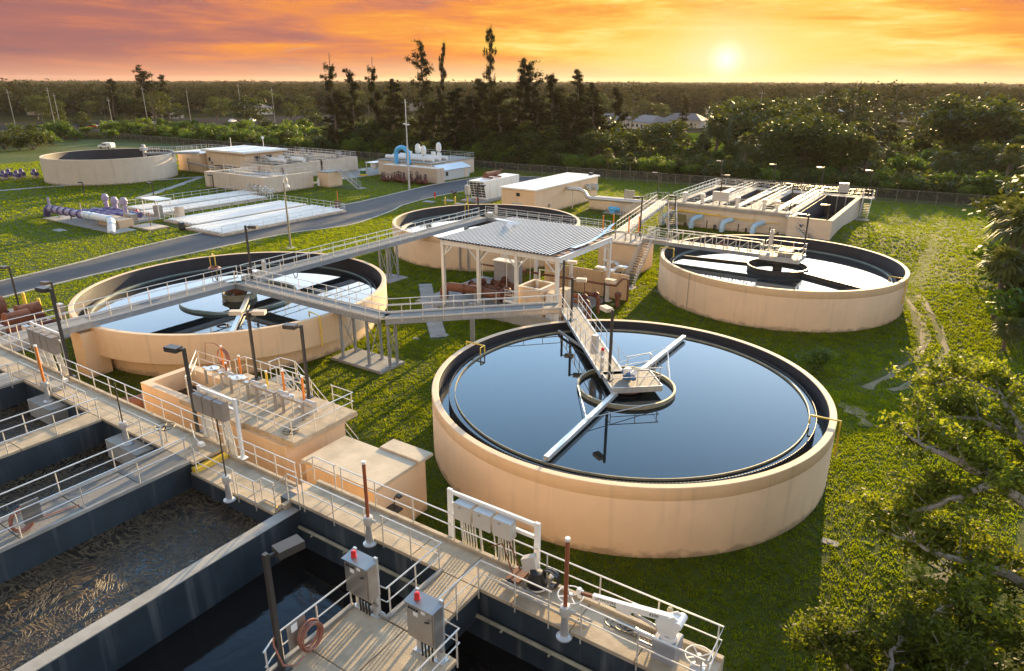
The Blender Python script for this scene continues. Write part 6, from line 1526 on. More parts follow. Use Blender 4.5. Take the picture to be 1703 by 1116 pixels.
for x, y in ((-104.4, 56.6), (-100.4, 56.6), (-104.4, 58.6), (-100.4, 58.6)): b = MB(); b.tube([(x, y, 0), (x, y, 2.75)], .06, 6); b.build('post', 'white', sn)
for k, (x, y, lab) in enumerate(((-101.6, 57.2, 'grey sampling cabinet under the small white shade roof'), (-98.0, 58.4, 'tan sampling cabinet standing right of the small white shade roof'))): t = thing('sampling_cabinet', (x, y, 0), lab, 'cabinet'); part('body', ('deckgrey', 'pale')[k], t, (x-.6, y-.4, .3, x+.6, y+.4, 1.9), bev=.04); part('leg', 'galv', t, (x-.5, y-.3, 0, x-.4, y-.2, .3), (x+.4, y-.3, 0, x+.5, y-.2, .3))
b = MB(); b.bevbox(-105.4, 43.8, 0, -103.3, 44.9, .06); tag(b.build('valve_vault_lid', 'path', None), 'pale vault lid alone in the lawn in front of the purple pipes', 'vault lid', 'vault lids in the grass')
vp = MB(); vp.bevbox(-98.2, 51.0, 0, -93.5, 53.8, .25); vpo = vp.build('valve_pit', 'pale', None); tag(vpo, 'low concrete pit with a thin brown stem in front of the rear white covers', 'pit')
b = MB(); b.tube([(-95.6, 52.4, .25), (-95.6, 52.4, 2.2)], .05, 6); b.build('stem', 'rust', vpo).location = (0, 0, 0)
b = MB(); b.tube([(-131, 33, .4), (-124, 40.5, .9), (-121.5, 42.5, .8), (-119.6, 43.0, -.1)], .5, 12); tag(b.build('bent_pipe', 'purple', None), 'purple bent pipe entering the lawn at the left edge', 'pipe')
lp = thing('valve_bank', (-170, 66, 0), 'bank of purple valves on pale stubs at the left edge beside the far tank', 'pipework')
for i in range(6):
    x, y = -171+(i % 3)*2.3, 62+(i//3)*3.4+(i % 3)*1.5
    b = MB(); b.tube([(x-1, y, .9), (x+1, y, .9)], .42, 12); b.lathe((x, y, 1.2), [(.4, 0), (.35, .6), (0, .75)], 10); b.build('valve', 'purple', lp)
    part('stub', 'pale', lp, (x-.5, y-.5, 0, x+.5, y+.5, .6))
# brown motors at the left edge beside the road
bm = thing('pump_group', (-65.5, 21.5, 0), 'rusty brown motor pumps on a slab at the left edge by the walkway', 'pump')
part('slab', 'path', bm, (-70.5, 18.6, 0, -58.5, 25.2, .12))
for x, y, r_ in ((-68.6, 22.6, .75), (-66.0, 21.0, .8), (-63.4, 22.4, .6), (-65.2, 24.0, .5)):
    b = MB(); b.tube([(x, y-.8, 1.2), (x, y+.8, 1.2)], r_, 18); b.tube([(x, y-.95, 1.2), (x, y-.8, 1.2)], r_*1.12, 18); b.tube([(x-r_, y, .9), (x-r_-1.2, y, .9)], .35, 12); b.build('motor', 'rust', bm)
    part('base', 'rustd', bm, (x-.6, y-.9, .12, x+.6, y+.9, .7))
b = MB(); b.tube([(-69, 21, .6), (-61, 21.6, .6), (-59.6, 22.5, .6), (-59.2, 23.4, .2)], .4, 12); b.build('pipe', 'rustd', bm); b = MB(); b.tube([(-62, 19.5, .5), (-62, 24.5, .5)], .3, 12); b.build('pipe', 'rustd', bm)
part('switch_box', 'cabd', bm, (-60.4, 19.6, .12, -59.4, 20.0, 2.0), bev=.02)
for i, (x, y) in enumerate(((-57.8, 20.8), (-61.5, 24.9))): t = thing('switch_box', (x, y, 0), ('grey switch box on a post beside the left tank footbridge', 'grey switch box on a post at the edge of the brown motor slab')[i], 'box'); part('body', 'cab', t, (x-.35, y-.2, .9, x+.35, y+.2, 2.1), bev=.02); part('post', 'galv', t, (x-.06, y-.06, 0, x+.06, y+.06, .9))

# ------------------------------------------------------------------ chain-link fence
fn = thing('chain_link_fence', (-60, 134, 0), 'long dark chain-link fence between the plant and the woods', 'fence')
def fence_mat():
    mt = bpy.data.materials.new('chain link mesh'); mt.use_nodes = True
    nt = mt.node_tree; N, L = nt.nodes, nt.links
    b = N['Principled BSDF']; b.inputs['Base Color'].default_value = (.10, .10, .09, 1); b.inputs['Metallic'].default_value = .4; b.inputs['Roughness'].default_value = .5
    b.inputs['Alpha'].default_value = .42
    return mt
M['fence'] = fence_mat()
FP = [(-260, 131), (-138, 132.5), (-86, 132.2), (-62, 134.2), (-30, 136.6), (-8, 137.2), (12, 138.6), (60, 141)]
b = MB(); b.tube([(x, y, 2.15) for x, y in FP], .03, 5); b.build('top_rail', 'cabd', fn)
b = MB()
for (xa, ya), (xc, yc) in zip(FP[:-1], FP[1:]): b.add([(xa, ya, .05), (xc, yc, .05), (xc, yc, 2.1), (xa, ya, 2.1)], [(0, 1, 2, 3)])
b.build('mesh', 'fence', fn)
pm = post_mesh(2.2, 'cabd')
for (xa, ya), (xc, yc) in zip(FP[:-1], FP[1:]):
    n = round(math.hypot(xc-xa, yc-ya)/3.0)
    for i in range(n): link_mesh('post', pm, fn, (xa+(xc-xa)*i/n, ya+(yc-ya)*i/n, 0))

# ------------------------------------------------------------------ vegetation
rng = np.random.default_rng(11)
def np_mesh(name, verts, quads, mt, tris=False):
    me = bpy.data.meshes.new(name)
    n, k = len(quads), quads.shape[1]
    me.vertices.add(len(verts)); me.vertices.foreach_set('co', np.asarray(verts, np.float32).ravel())
    me.loops.add(n*k); me.loops.foreach_set('vertex_index', np.asarray(quads, np.int32).ravel())
    me.polygons.add(n); me.polygons.foreach_set('loop_start', np.arange(0, n*k, k, dtype=np.int32)); me.polygons.foreach_set('loop_total', np.full(n, k, np.int32))
    me.update(calc_edges=True)
    if mt: me.materials.append(M[mt])
    return me
def leaves(cent, size, aspect=0.55, droop=0.0, up=0.25):
    """one bent leaf-sized quad at each centre"""
    n = len(cent)
    size = np.broadcast_to(size, (n,))
    d = rng.normal(size=(n, 3)); d[:, 2] = d[:, 2]*.6-droop; d /= np.linalg.norm(d, axis=1)[:, None]
    nn = rng.normal(size=(n, 3)); nn[:, 2] = np.abs(nn[:, 2])+up
    s = np.cross(d, nn); s /= np.linalg.norm(s, axis=1)[:, None]+1e-9
    a = d*size[:, None]*.5; b = s*(size*aspect*.5)[:, None]
    v = np.stack([cent-a, cent+b-a*.1, cent+a, cent-b-a*.1], 1).reshape(-1, 3)
    return v, np.arange(4*n).reshape(n, 4)
def blob(c, r, n, shell=.55):
    p = rng.normal(size=(n, 3)); p /= np.linalg.norm(p, axis=1)[:, None]
    rad = shell+(1-shell)*rng.random(n)
    rad *= 1+.28*np.sin(p[:, 0]*5+p[:, 1]*4+c[0]*3)*np.cos(p[:, 2]*5+c[1])
    return np.asarray(c)+p*rad[:, None]*np.asarray(r)
def trunk_mesh(name, chains, mt, n=6):
    b = MB()
    for pts, r0, r1 in chains: b.tube(pts, r0, n, False, r1)
    return b.mesh(name, mt)
def wig(p, q, k, amp, seed):
    r_ = random.Random(seed)
    p, q = Vector(p), Vector(q)
    return [p.lerp(q, i/k)+Vector((r_.uniform(-amp, amp), r_.uniform(-amp, amp), 0))*(1 if 0 < i < k else 0) for i in range(k+1)]
def broad(seed, h=9.0, w=4.2, nl=1500, ls=.55, low=.25, mt='leaf_oak'):
    r_ = random.Random(seed)
    ch = [(wig((0, 0, -.3), (r_.uniform(-.4, .4), r_.uniform(-.4, .4), h*.55), 4, .25, seed), .30, .16)]
    cl = []
    k = r_.randint(9, 13)
    for i in range(k):
        a = 2*PI*i/k*2.4+r_.uniform(-.4, .4); rr = w*(.25+.55*r_.random()); z = h*(low+.12+(1-low-.2)*((i+.5)/k)); rr *= 1.15-.75*abs((i+.5)/k-.35)
        c = (rr*math.cos(a), rr*math.sin(a), z); cl.append(c)
        ch.append((wig((0, 0, h*(.2+.25*r_.random())), c, 3, .2, seed+i), .10, .03))
    P = [blob(c, (w*.44*r_.uniform(.7, 1.25), w*.44*r_.uniform(.7, 1.25), h*.15*r_.uniform(.7, 1.25)), nl//k, .3) for c in cl]
    v, q = leaves(np.concatenate(P), ls*(.6+.8*rng.random(sum(map(len, P)))))
    return np_mesh('crown', v, q, mt), trunk_mesh('trunk', ch, 'bark')
def casuarina(seed, h=26.0, w=2.4, nl=9000, bare=.0, lean=0.0):
    r_ = random.Random(seed)
    top = (lean*h*.22, r_.uniform(-1, 1), h)
    stem = wig((0, 0, -.3), top, 9, .35, seed)
    ch = [(stem, .34, .05)]
    P = []
    n = 44
    for i in range(n):
        f = .08+.92*i/n
        base = stem[0].lerp(stem[-1], f) if False else stem[min(8, int(f*9))].lerp(stem[min(9, int(f*9)+1)], f*9-int(f*9))
        a = r_.uniform(0, 2*PI); L = w*(1.15-.75*f)*r_.uniform(.55, 1.25)
        if f > .78: L *= r_.choice((.5, .9, 1.5))
        if f > 1-bare: 
            tipb = base+Vector((L*.5*math.cos(a), L*.5*math.sin(a), L*.9)); ch.append((wig(base, tipb, 3, .1, seed+i), .05, .012)); continue
        tip = base+Vector((L*math.cos(a), L*math.sin(a), r_.uniform(-.1, .7)*L))
        ch.append((wig(base, tip, 3, .12, seed+i), .07, .02))
        m_ = int(nl/n*(1.4-.8*f)*r_.uniform(.5, 1.5))
        for c, s_ in ((tip, 1.0), (base.lerp(tip, .5), .8)):
            P.append(blob((c.x, c.y, c.z-.2), (w*.30*s_*r_.uniform(.5, 1.5), w*.30*s_*r_.uniform(.5, 1.5), h*.030*s_*r_.uniform(.6, 2.0)), m_//2, .15))
    p = np.concatenate(P)
    v, q = leaves(p, .70*(.5+1.0*rng.random(len(p))), .2, .9)
    return np_mesh('crown', v, q, 'leaf_cas'), trunk_mesh('trunk', ch, 'bark')
def pine(seed, h=18.0, w=3.4, nl=1600, start=.45):
    r_ = random.Random(seed)
    stem = wig((0, 0, -.3), (r_.uniform(-.8, .8), r_.uniform(-.8, .8), h), 6, .22, seed)
    ch = [(stem, .27, .06)]
    P = []
    n = 20
    for i in range(n):
        f = start+(1-start)*i/n
        base = stem[min(5, int(f*6))].lerp(stem[min(6, int(f*6)+1)], f*6-int(f*6))
        a = i*2.4+r_.uniform(-.5, .5); L = w*math.sin(PI*min(1, .2+.8*(f-start)/(1-start)))**.5*r_.uniform(.5, 1.1)
        tip = base+Vector((L*math.cos(a), L*math.sin(a), L*.18))
        ch.append((wig(base, tip, 3, .15, seed+i), .07, .025))
        P.append(blob(tip, (w*.30*r_.uniform(.7, 1.4), w*.30*r_.uniform(.7, 1.4), .55*r_.uniform(.7, 1.4)), nl//n, .2))
        P.append(blob(base.lerp(tip, .55), (w*.2, w*.2, .4), nl//n//3, .2))
    p = np.concatenate(P)
    v, q = leaves(p, .55*(.6+.7*rng.random(len(p))), .3)
    return np_mesh('crown', v, q, 'leaf_pine'), trunk_mesh('trunk', ch, 'bark')
def palm(seed, h=5.5, fl=2.0, nf=34, skirt=True, nleaf=13):
    """cabbage palm: fan fronds of folded leaflets around a bristly head"""
    r_ = random.Random(seed)
    ch = [(wig((0, 0, -.3), (r_.uniform(-.4, .4), r_.uniform(-.4, .4), h), 4, .1, seed), .2, .17)]
    top = ch[0][0][-1]
    V_, Q_ = [], []
    def frond(el, az, L, dr):
        d = Vector((math.cos(az)*math.cos(el), math.sin(az)*math.cos(el), math.sin(el)))
        s_ = Vector((-math.sin(az), math.cos(az), 0)); u = d.cross(s_)*-1
        hub = top+d*L*.45-Vector((0, 0, dr*L*.1))
        o = len(V_)
        V_.extend([top-s_*.03, top+s_*.03, hub+s_*.02, hub-s_*.02]); Q_.append((o, o+1, o+2, o+3))
        for k in range(nleaf):
            a = (k/(nleaf-1)-.5)*PI*1.35
            ld = (d*math.cos(a)+s_*math.sin(a)+u*(.12 if k % 2 else -.05)).normalized()
            ll = L*.62*(1-.25*abs(k/(nleaf-1)-.5)*2)
            m1 = hub+ld*ll*.55-Vector((0, 0, dr*ll*.12)); m2 = hub+ld*ll-Vector((0, 0, dr*ll*.55+.05))
            w_ = ld.cross(u).normalized()*ll*.085
            o = len(V_)
            V_.extend([hub, m1+w_, m2, m1-w_]); Q_.append((o, o+1, o+2, o+3))
    for i in range(nf):
        f = i/nf
        frond(1.35-2.0*f+r_.uniform(-.15, .15), i*2.4+r_.uniform(-.3, .3), fl*r_.uniform(.8, 1.1), .5+.9*f)
    me = np_mesh('crown', np.array([tuple(v) for v in V_]), np.array(Q_), 'leaf_palm')
    return me, trunk_mesh('trunk', ch, 'bark', 8)
def bush(seed, h=3.0, w=2.2, nl=900, ls=.38, mt='leaf_bush'):
    r_ = random.Random(seed)
    P, ch = [], []
    for i in range(8):
        a = i*2.4; rr = w*.62*r_.random(); z = h*r_.uniform(.3, .8)
        c = (rr*math.cos(a), rr*math.sin(a), z)
        P.append(blob(c, (w*.5*r_.uniform(.6, 1.1), w*.5*r_.uniform(.6, 1.1), h*.28*r_.uniform(.7, 1.2)), nl//8, .35))
        ch.append((wig((0, 0, -.2), c, 2, .1, seed+i), .06, .02))
    p = np.concatenate(P)
    p[:, 2] = np.abs(p[:, 2])+.05
    v, q = leaves(p, ls*(.6+.8*rng.random(len(p))))
    return np_mesh('crown', v, q, mt), trunk_mesh('stem', ch, 'bark')
TPL = {
 'broad': [broad(s) for s in (1, 2, 3, 4)], 'wide': [broad(s, 8.0, 5.5, 1900, .6, .2) for s in (5, 6, 7)],
 'cas': [casuarina(21), casuarina(22, w=2.8), casuarina(23, w=2.0, lean=.5), casuarina(24, w=2.4, bare=.12), casuarina(25, w=3.0, lean=-.4)],
 'pine': [pine(31), pine(32, w=3.8), pine(33, start=.55), pine(34, w=3.0, start=.35)],
 'palm': [palm(41), palm(42, 4.2), palm(43, 6.5, 2.2), palm(44, 3.2, 2.0, 30)],
 'bush': [bush(51), bush(52, 3.4), bush(53, 2.6, 2.6), bush(54, 3.2, 2.0, 900, .42)],
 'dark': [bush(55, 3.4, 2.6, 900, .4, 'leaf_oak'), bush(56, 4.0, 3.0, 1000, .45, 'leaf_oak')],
}
NMS = {'broad': ('broadleaf_tree', 'tree'), 'wide': ('broadleaf_tree', 'tree'), 'cas': ('casuarina_tree', 'tree'), 'pine': ('pine_tree', 'tree'), 'palm': ('palm_tree', 'palm'), 'bush': ('shrub', 'shrub'), 'dark': ('shrub', 'shrub')}
HT = {'broad': 9.0, 'wide': 8.0, 'cas': 26.0, 'pine': 18.0, 'palm': 6.5, 'bush': 3.4, 'dark': 3.8}
placed = {}
def plant(kind, x, y, h, label, group, rz=None, var=None, wide=1.0, z=None):
    nm, cat = NMS[kind]
    v = random.randrange(len(TPL[kind])) if var is None else var
    cm, tm = TPL[kind][v]
    s = h/HT[kind]
    t = thing(nm, (x, y, gz(x, y) if z is None else z), label, cat, group)
    t.rotation_euler = (0, 0, random.uniform(0, 2*PI) if rz is None else rz)
    t.scale = (s*wide, s*wide, s)
    for n_, me in (('stem' if kind in ('bush', 'dark') else 'trunk', tm), ('crown', cm)):
        o = bpy.data.objects.new(n_, me); C.objects.link(o); o.parent = t
    placed[kind] = placed.get(kind, 0)+1
    return t
def ordinal(n):
    ones = ['', 'first', 'second', 'third', 'fourth', 'fifth', 'sixth', 'seventh', 'eighth', 'ninth', 'tenth', 'eleventh', 'twelfth', 'thirteenth', 'fourteenth', 'fifteenth', 'sixteenth', 'seventeenth', 'eighteenth', 'nineteenth']
    tens = {2: 'twent', 3: 'thirt', 4: 'fort', 5: 'fift', 6: 'sixt', 7: 'sevent', 8: 'eight', 9: 'ninet'}
    if n >= 100: return 'hundredth' if n == 100 else 'hundred-and-'+ordinal(n-100)
    if n < 20: return ones[n]
    return tens[n//10]+('ieth' if n % 10 == 0 else 'y-'+ones[n % 10])
QUEUE = []
def later(kind, x, y, h, label, group, **k): QUEUE.append((kind, x, y, h, label, group, k))
def flush():
    QUEUE.sort(key=lambda q: -bearing(q[1], q[2]))
    cnt = {}
    for kind, x, y, h, label, group, k in QUEUE:
        cnt[label] = cnt.get(label, 0)+1
        plant(kind, x, y, h, label+', '+ordinal(cnt[label])+' from the left', group, **k)
    QUEUE.clear()
ORD = ['first', 'second', 'third', 'fourth', 'fifth', 'sixth', 'seventh', 'eighth', 'ninth', 'tenth', 'eleventh', 'twelfth', 'thirteenth', 'fourteenth', 'fifteenth', 'sixteenth', 'seventeenth', 'eighteenth', 'nineteenth', 'twentieth', 'twenty-first', 'twenty-second', 'twenty-third', 'twenty-fourth', 'twenty-fifth', 'twenty-sixth', 'twenty-seventh', 'twenty-eighth', 'twenty-ninth', 'thirtieth']
def bearing(x, y): return math.degrees(math.atan2(y, x))
def pol(px, dist):
    """plan point at a compass direction (given as degrees right of the camera heading) and a distance from the drone"""
    a = R(123.5-px)
    return dist*math.cos(a), dist*math.sin(a)
# the tall ragged casuarina row behind the flat tan building
CAS = [(-154, 141.7, 26.5, 3, 1), (-156.4, 151.2, 22.5, 1, .9), (-151, 154.9, 26.0, 3, .8), (-146.9, 157.8, 19.8, 1, 1), (-134.4, 155.5, 29.5, 4, 1.0), (-148.9, 182, 30.0, 2, .75), (-118.6, 166.6, 33.0, 0, .72), (-114.2, 155.6, 19.9, 1, 1.2),
       (-99.9, 154.6, 24.6, 1, 1.0), (-96.4, 157.1, 23.8, 4, 1.0), (-98.1, 166.8, 21.2, 0, 1.2), (-92.1, 171.1, 22.2, 1, .9), (-91.8, 179.3, 19.0, 4, 1), (-105.6, 156, 17.5, 1, 1.4), (-95.5, 168.7, 17.5, 4, 1.3), (-94.5, 205, 17.5, 2, 1.2), (-140, 150, 16.5, 1, 1.4), (-128, 152, 15.5, 4, 1.4), (-122, 158, 17.5, 1, 1.3), (-110, 150, 16, 0, 1.5), (-101, 150, 15, 4, 1.5), (-89, 160, 15.5, 1, 1.4), (-84.5, 170, 15, 4, 1.4), (-160, 148, 16, 1, 1.3), (-117, 149, 13.5, 1, 1.6), (-93, 152, 14.5, 1, 1.6)]
CAS.sort(key=lambda c: -bearing(c[0], c[1]))
for i, (x, y, h, v, wd) in enumerate(CAS): plant('cas', x, y, h, ORD[i]+' from the left of the tall ragged dark trees behind the flat tan building', 'tall ragged trees behind the plant', var=v, wide=wd*26/h*1.2)
# undergrowth and shrubs along the fence, outside it
def clear(x, y):
    if -60 < x+105 < 55 and 145 < y < 175 and False: return False
    return True
fence_sh = []
rr = random.Random(5)
x = -250.0
while x < 34:
    for row in range(2):
        yy = 136.5+(x+138)*.045 if x > -138 else 135
        k = rr.choice(('bush', 'bush', 'palm', 'dark')) if x > -75 else rr.choice(('bush', 'bush', 'bush', 'dark'))
        h = rr.uniform(2.6, 4.6)*(1+.2*row)
        if k == 'palm': h = rr.uniform(3.5, 6.0)
        fence_sh.append((x+rr.uniform(-1.2, 1.2), yy+2.2+row*3.8+rr.uniform(-.8, .8), h, k))
    x += rr.uniform(3.6, 5.4)
fence_sh.sort(key=lambda c: -bearing(c[0], c[1]))
nb = {}
for x, y, h, k in fence_sh:
    kk = 'palm' if k == 'palm' else 'shrub'
    nb[kk] = nb.get(kk, 0)+1
    later(k, x, y, h, 'cabbage palm in the belt outside the fence' if k == 'palm' else 'shrub in the belt outside the fence', 'plants along the outside of the fence', wide=rr.uniform(.9, 1.35) if k != 'palm' else 1.0)
# zones: left wood edge, bright shrubs before the car park
def free(x, y):
    d = math.hypot(x, y); b_ = 123.5-bearing(x, y)
    if 205 < d < 300 and 5 < b_ < 16.5 and not (y < 196): return False        # open field
    if 320 < d < 480 and -36 < b_ < -13 and rz_.random() < .66: return False  # car park
    return True
rz_ = random.Random(9)
n = 0
while n < 125:
    b_, d = rz_.uniform(-41, -9), rz_.uniform(205, 318)
    x, y = pol(b_, d)
    if y < 141 and x > -236: continue
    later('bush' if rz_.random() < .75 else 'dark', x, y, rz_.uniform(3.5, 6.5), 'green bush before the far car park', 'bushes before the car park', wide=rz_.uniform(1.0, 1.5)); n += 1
n = 0
while n < 150:
    b_, d = rz_.uniform(-41, -4), rz_.uniform(312, 640)
    x, y = pol(b_, d)
    if not free(x, y): continue
    k = rz_.choice(('broad', 'wide', 'pine', 'broad'))
    later(k, x, y, rz_.uniform(8, 13.5) if k != 'pine' else rz_.uniform(12, 18), {'pine': 'tall thin pine', 'wide': 'spreading broadleaf tree', 'broad': 'round broadleaf tree'}[k]+' around the far car park', 'trees around the car park'); n += 1
for i, (b_, d, h, k) in enumerate(((-27.2, 410, 23, 'cas'), (-26.3, 412, 26, 'cas'), (-25.4, 415, 22, 'cas'), (-28.8, 405, 20, 'cas'))):
    x, y = pol(b_, d); plant(k, x, y, h, ORD[i]+' of the tight cluster of tall dark trees on the far left horizon', 'dark cluster on the left horizon', wide=1.7)
# right-hand wood
n = 0
while n < 135:
    b_, d = rz_.uniform(4, 42), rz_.uniform(158, 300)
    x, y = pol(b_, d)
    if not free(x, y) or y < 150: continue
    q = rz_.random()
    k = 'palm' if q < .27 else 'bush' if q < .45 else 'dark' if q < .62 else 'wide' if q < .8 else 'broad'
    cap = 19.55-d*.035
    h = {'palm': rz_.uniform(5.5, 10), 'bush': rz_.uniform(4, 6.5), 'dark': rz_.uniform(4, 7), 'wide': rz_.uniform(6.5, 10), 'broad': rz_.uniform(7, 11)}[k]
    later(k, x, y, min(h, cap), {'palm': 'cabbage palm', 'bush': 'bright shrub', 'dark': 'dark shrub', 'wide': 'spreading tree', 'broad': 'round tree'}[k]+' in the wood behind the filters', 'wood behind the filter building', wide=1.15); n += 1
RP = [(9.3, 235, 17, 'pine'), (13.2, 225, 15.5, 'cas'), (15.9, 190, 14.5, 'palm'), (17.6, 240, 16, 'pine'), (19.0, 215, 15, 'broad'), (20.2, 260, 18, 'pine'), (21.6, 175, 13.0, 'wide'), (22.5, 170, 12, 'wide'), (23.6, 215, 17.5, 'pine'), (25.2, 270, 18, 'pine'), (26.6, 205, 17, 'pine'), (27.9, 225, 19.0, 'pine'), (29.3, 230, 18.0, 'pine'), (31.3, 215, 16.0, 'wide'), (32.6, 225, 16.5, 'wide'), (33.8, 210, 15.0, 'wide'), (35.4, 240, 17, 'cas'), (36.6, 225, 16, 'wide'), (24.5, 290, 17, 'wide'), (18.2, 205, 14.5, 'wide'), (16.9, 230, 15.5, 'broad'), (20.9, 240, 15, 'broad')]
for i, (b_, d, h, k) in enumerate(RP):
    x, y = pol(b_, d)
    plant(k, x, y, h, ORD[i]+' from the left of the taller trees rising over the right-hand wood', 'taller trees over the right wood', wide=1.2 if k in ('broad', 'wide') else 1.0)
n = 0
while n < 110:
    b_, d = rz_.uniform(-4, 42), rz_.uniform(310, 640)
    x, y = pol(b_, d)
    if not free(x, y): continue
    k = rz_.choice(('broad', 'wide', 'wide', 'pine'))
    later(k, x, y, rz_.uniform(8, 13) if k != 'pine' else rz_.uniform(12, 17), {'pine': 'pine', 'wide': 'spreading tree', 'broad': 'round tree'}[k]+' among the far houses', 'trees among the far houses', wide=1.2); n += 1
# understory below the casuarinas
for i in range(60):
    x, y = rz_.uniform(-165, -72), rz_.uniform(146, 180)
    kk = rz_.choice(('dark', 'broad', 'broad', 'broad', 'wide'))
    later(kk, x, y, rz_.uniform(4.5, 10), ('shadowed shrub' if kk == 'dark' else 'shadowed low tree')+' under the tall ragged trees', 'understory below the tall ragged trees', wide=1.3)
flush()
def undergrowth():
    n_ = 5200
    x = rng.uniform(-250, 62, n_); y = rng.uniform(140, 172, n_)
    b_ = np.radians(123.5-rng.uniform(-2, 44, 4200)); d = rng.uniform(150, 330, 4200)
    x = np.concatenate([x, d*np.cos(b_)]); y = np.concatenate([y, d*np.sin(b_)])
    dd = np.hypot(x, y); be = 123.5-np.degrees(np.arctan2(y, x))
    ok = (y > 139+.04*(x+138).clip(0)) & ~((dd > 205) & (be > 4) & (be < 17) & (y > 195))
    x, y = x[ok], y[ok]; m_ = len(x); k = 26
    hh = (1.6+1.6*(.5+.5*np.sin(x*.23)*np.cos(y*.19+x*.07)))*rng.uniform(.7, 1.3, m_)
    per = np.repeat(np.arange(m_), k)
    c = np.stack([x[per]+rng.normal(0, 1.1, m_*k), y[per]+rng.normal(0, 1.1, m_*k), hh[per]*rng.random(m_*k)**.6], 1)
    v, q = leaves(c, .75*(.6+.8*rng.random(m_*k)), .6)
    o = bpy.data.objects.new('undergrowth', np_mesh('undergrowth', v, q, 'leaf_oak')); C.objects.link(o)
    tag(o, 'tangled low growth filling the wood outside the fence', 'undergrowth', kind='stuff')
undergrowth()
# the far forest out to the horizon, one mass
def far_forest():
    N_ = 9500
    d = 500*np.exp(rng.random(N_)**1.15*math.log(4900/500)); b_ = np.radians(123.5-rng.uniform(-44, 44, N_))
    x, y = d*np.cos(b_), d*np.sin(b_)
    h = rng.uniform(9, 17, N_)*(1+.25*(rng.random(N_) < .06))
    V_, k = [], 60
    per = np.repeat(np.arange(N_), k)
    p = rng.normal(size=(N_*k, 3)); p /= np.linalg.norm(p, axis=1)[:, None]; p *= (.45+.55*rng.random((N_*k, 1)))
    w = h*rng.uniform(.45, .9, N_)*(1+d/6000)
    cent = np.stack([x[per]+p[:, 0]*w[per], y[per]+p[:, 1]*w[per], h[per]*(.58+.42*p[:, 2])], 1)
    v, q = leaves(cent, (1.6+d/900)[per]*(.6+.8*rng.random(N_*k)), .7)
    me = np_mesh('far_forest', v, q, 'leaf_far')
    o = bpy.data.objects.new('far_forest', me); C.objects.link(o); o['kind'] = 'stuff'
    tag(o, 'dark flat woodland running out to the horizon under the orange sky', 'forest')
far_forest()

# right edge of the plant: tall palms and shrubs close by
EDGE = [(k, x-3.4, y, h) for k, x, y, h in [('palm', 6.8, 70.5, 6.0), ('palm', 8.2, 75.5, 7.5), ('palm', 7.6, 80.5, 8.5), ('bush', 8.5, 66.5, 5.0), ('palm', 9.8, 85.5, 10.0), ('palm', 7.8, 90.5, 8.0), ('palm', 10.5, 96, 10.5), ('bush', 8.2, 85.0, 6.5), ('palm', 10.2, 104, 10), ('dark', 10.5, 111, 7.5), ('palm', 11.5, 120, 9), ('wide', 13.5, 100, 11), ('wide', 13.0, 90, 11.5), ('bush', 8.0, 77.5, 5.2), ('bush', 8.6, 97, 6), ('palm', 7.6, 62.5, 4.0), ('dark', 10.0, 71.0, 7)]]
for i, (k, x, y, h) in enumerate(EDGE): plant(k, x, y, h, ORD[i]+' plant, counted away from the drone, in the sunlit palm thicket at the right edge', 'palm thicket at the right edge', wide=1.15)
plant('bush', -7.0, 50.6, 1.7, 'lone feathery bush in the shaded lawn between the two right tanks', None, var=1, wide=1.5)

# the big tree in the right foreground
def near_tree(name, base, limbs, label, nl, ls, seed):
    t = thing(name, base, label, 'tree')
    r_ = random.Random(seed)
    ch, tips = [], []
    for pts, r0, r1 in limbs:
        pts = [Vector(p) for p in pts]
        # smooth the limb
        sm = []
        for i in range(len(pts)-1):
            for k in range(4):
                sm.append(pts[i].lerp(pts[i+1], k/4)+Vector((r_.uniform(-.07, .07), r_.uniform(-.07, .07), r_.uniform(-.06, .06))))
        sm.append(pts[-1])
        ch.append((sm, r0*1.15, r1*1.3))
        m_ = len(sm)
        for i in range(2, m_):
            if i < m_*.25: continue
            for q in range(3):
                dd = Vector((r_.gauss(0, 1), r_.gauss(.65, .8), r_.gauss(.05, .6))).normalized()
                L = r_.uniform(.7, 1.7)
                mid = sm[i]+dd*L*.55+Vector((0, 0, .1)); tip = sm[i]+dd*L+Vector((r_.uniform(-.3, .3), r_.uniform(-.3, .3), .15))
                if r_.random() < .6: ch.append(([sm[i], mid, tip], max(.012, r1*.8), .008))
                tips += [mid, tip]
    trunk = trunk_mesh('trunk', ch, 'barkpale', 7)
    o = bpy.data.objects.new('trunk', trunk); C.objects.link(o); o.parent = t; o.location = tuple(-c for c in base)
    per = nl//len(tips)
    P = [blob(tp, (.60, .60, .46), per, .1) for tp in tips]
    p = np.concatenate(P)
    v, q = leaves(p, ls*(.6+.8*rng.random(len(p))), .5)
    me = np_mesh('crown', v, q, 'leaf_near')
    o = bpy.data.objects.new('crown', me); C.objects.link(o); o.parent = t; o.location = tuple(-c for c in base)
    return t
bx, by = 6.3, 27.2
S0 = (bx, by, 0); S1 = (bx-.2, by+.1, 2.0)
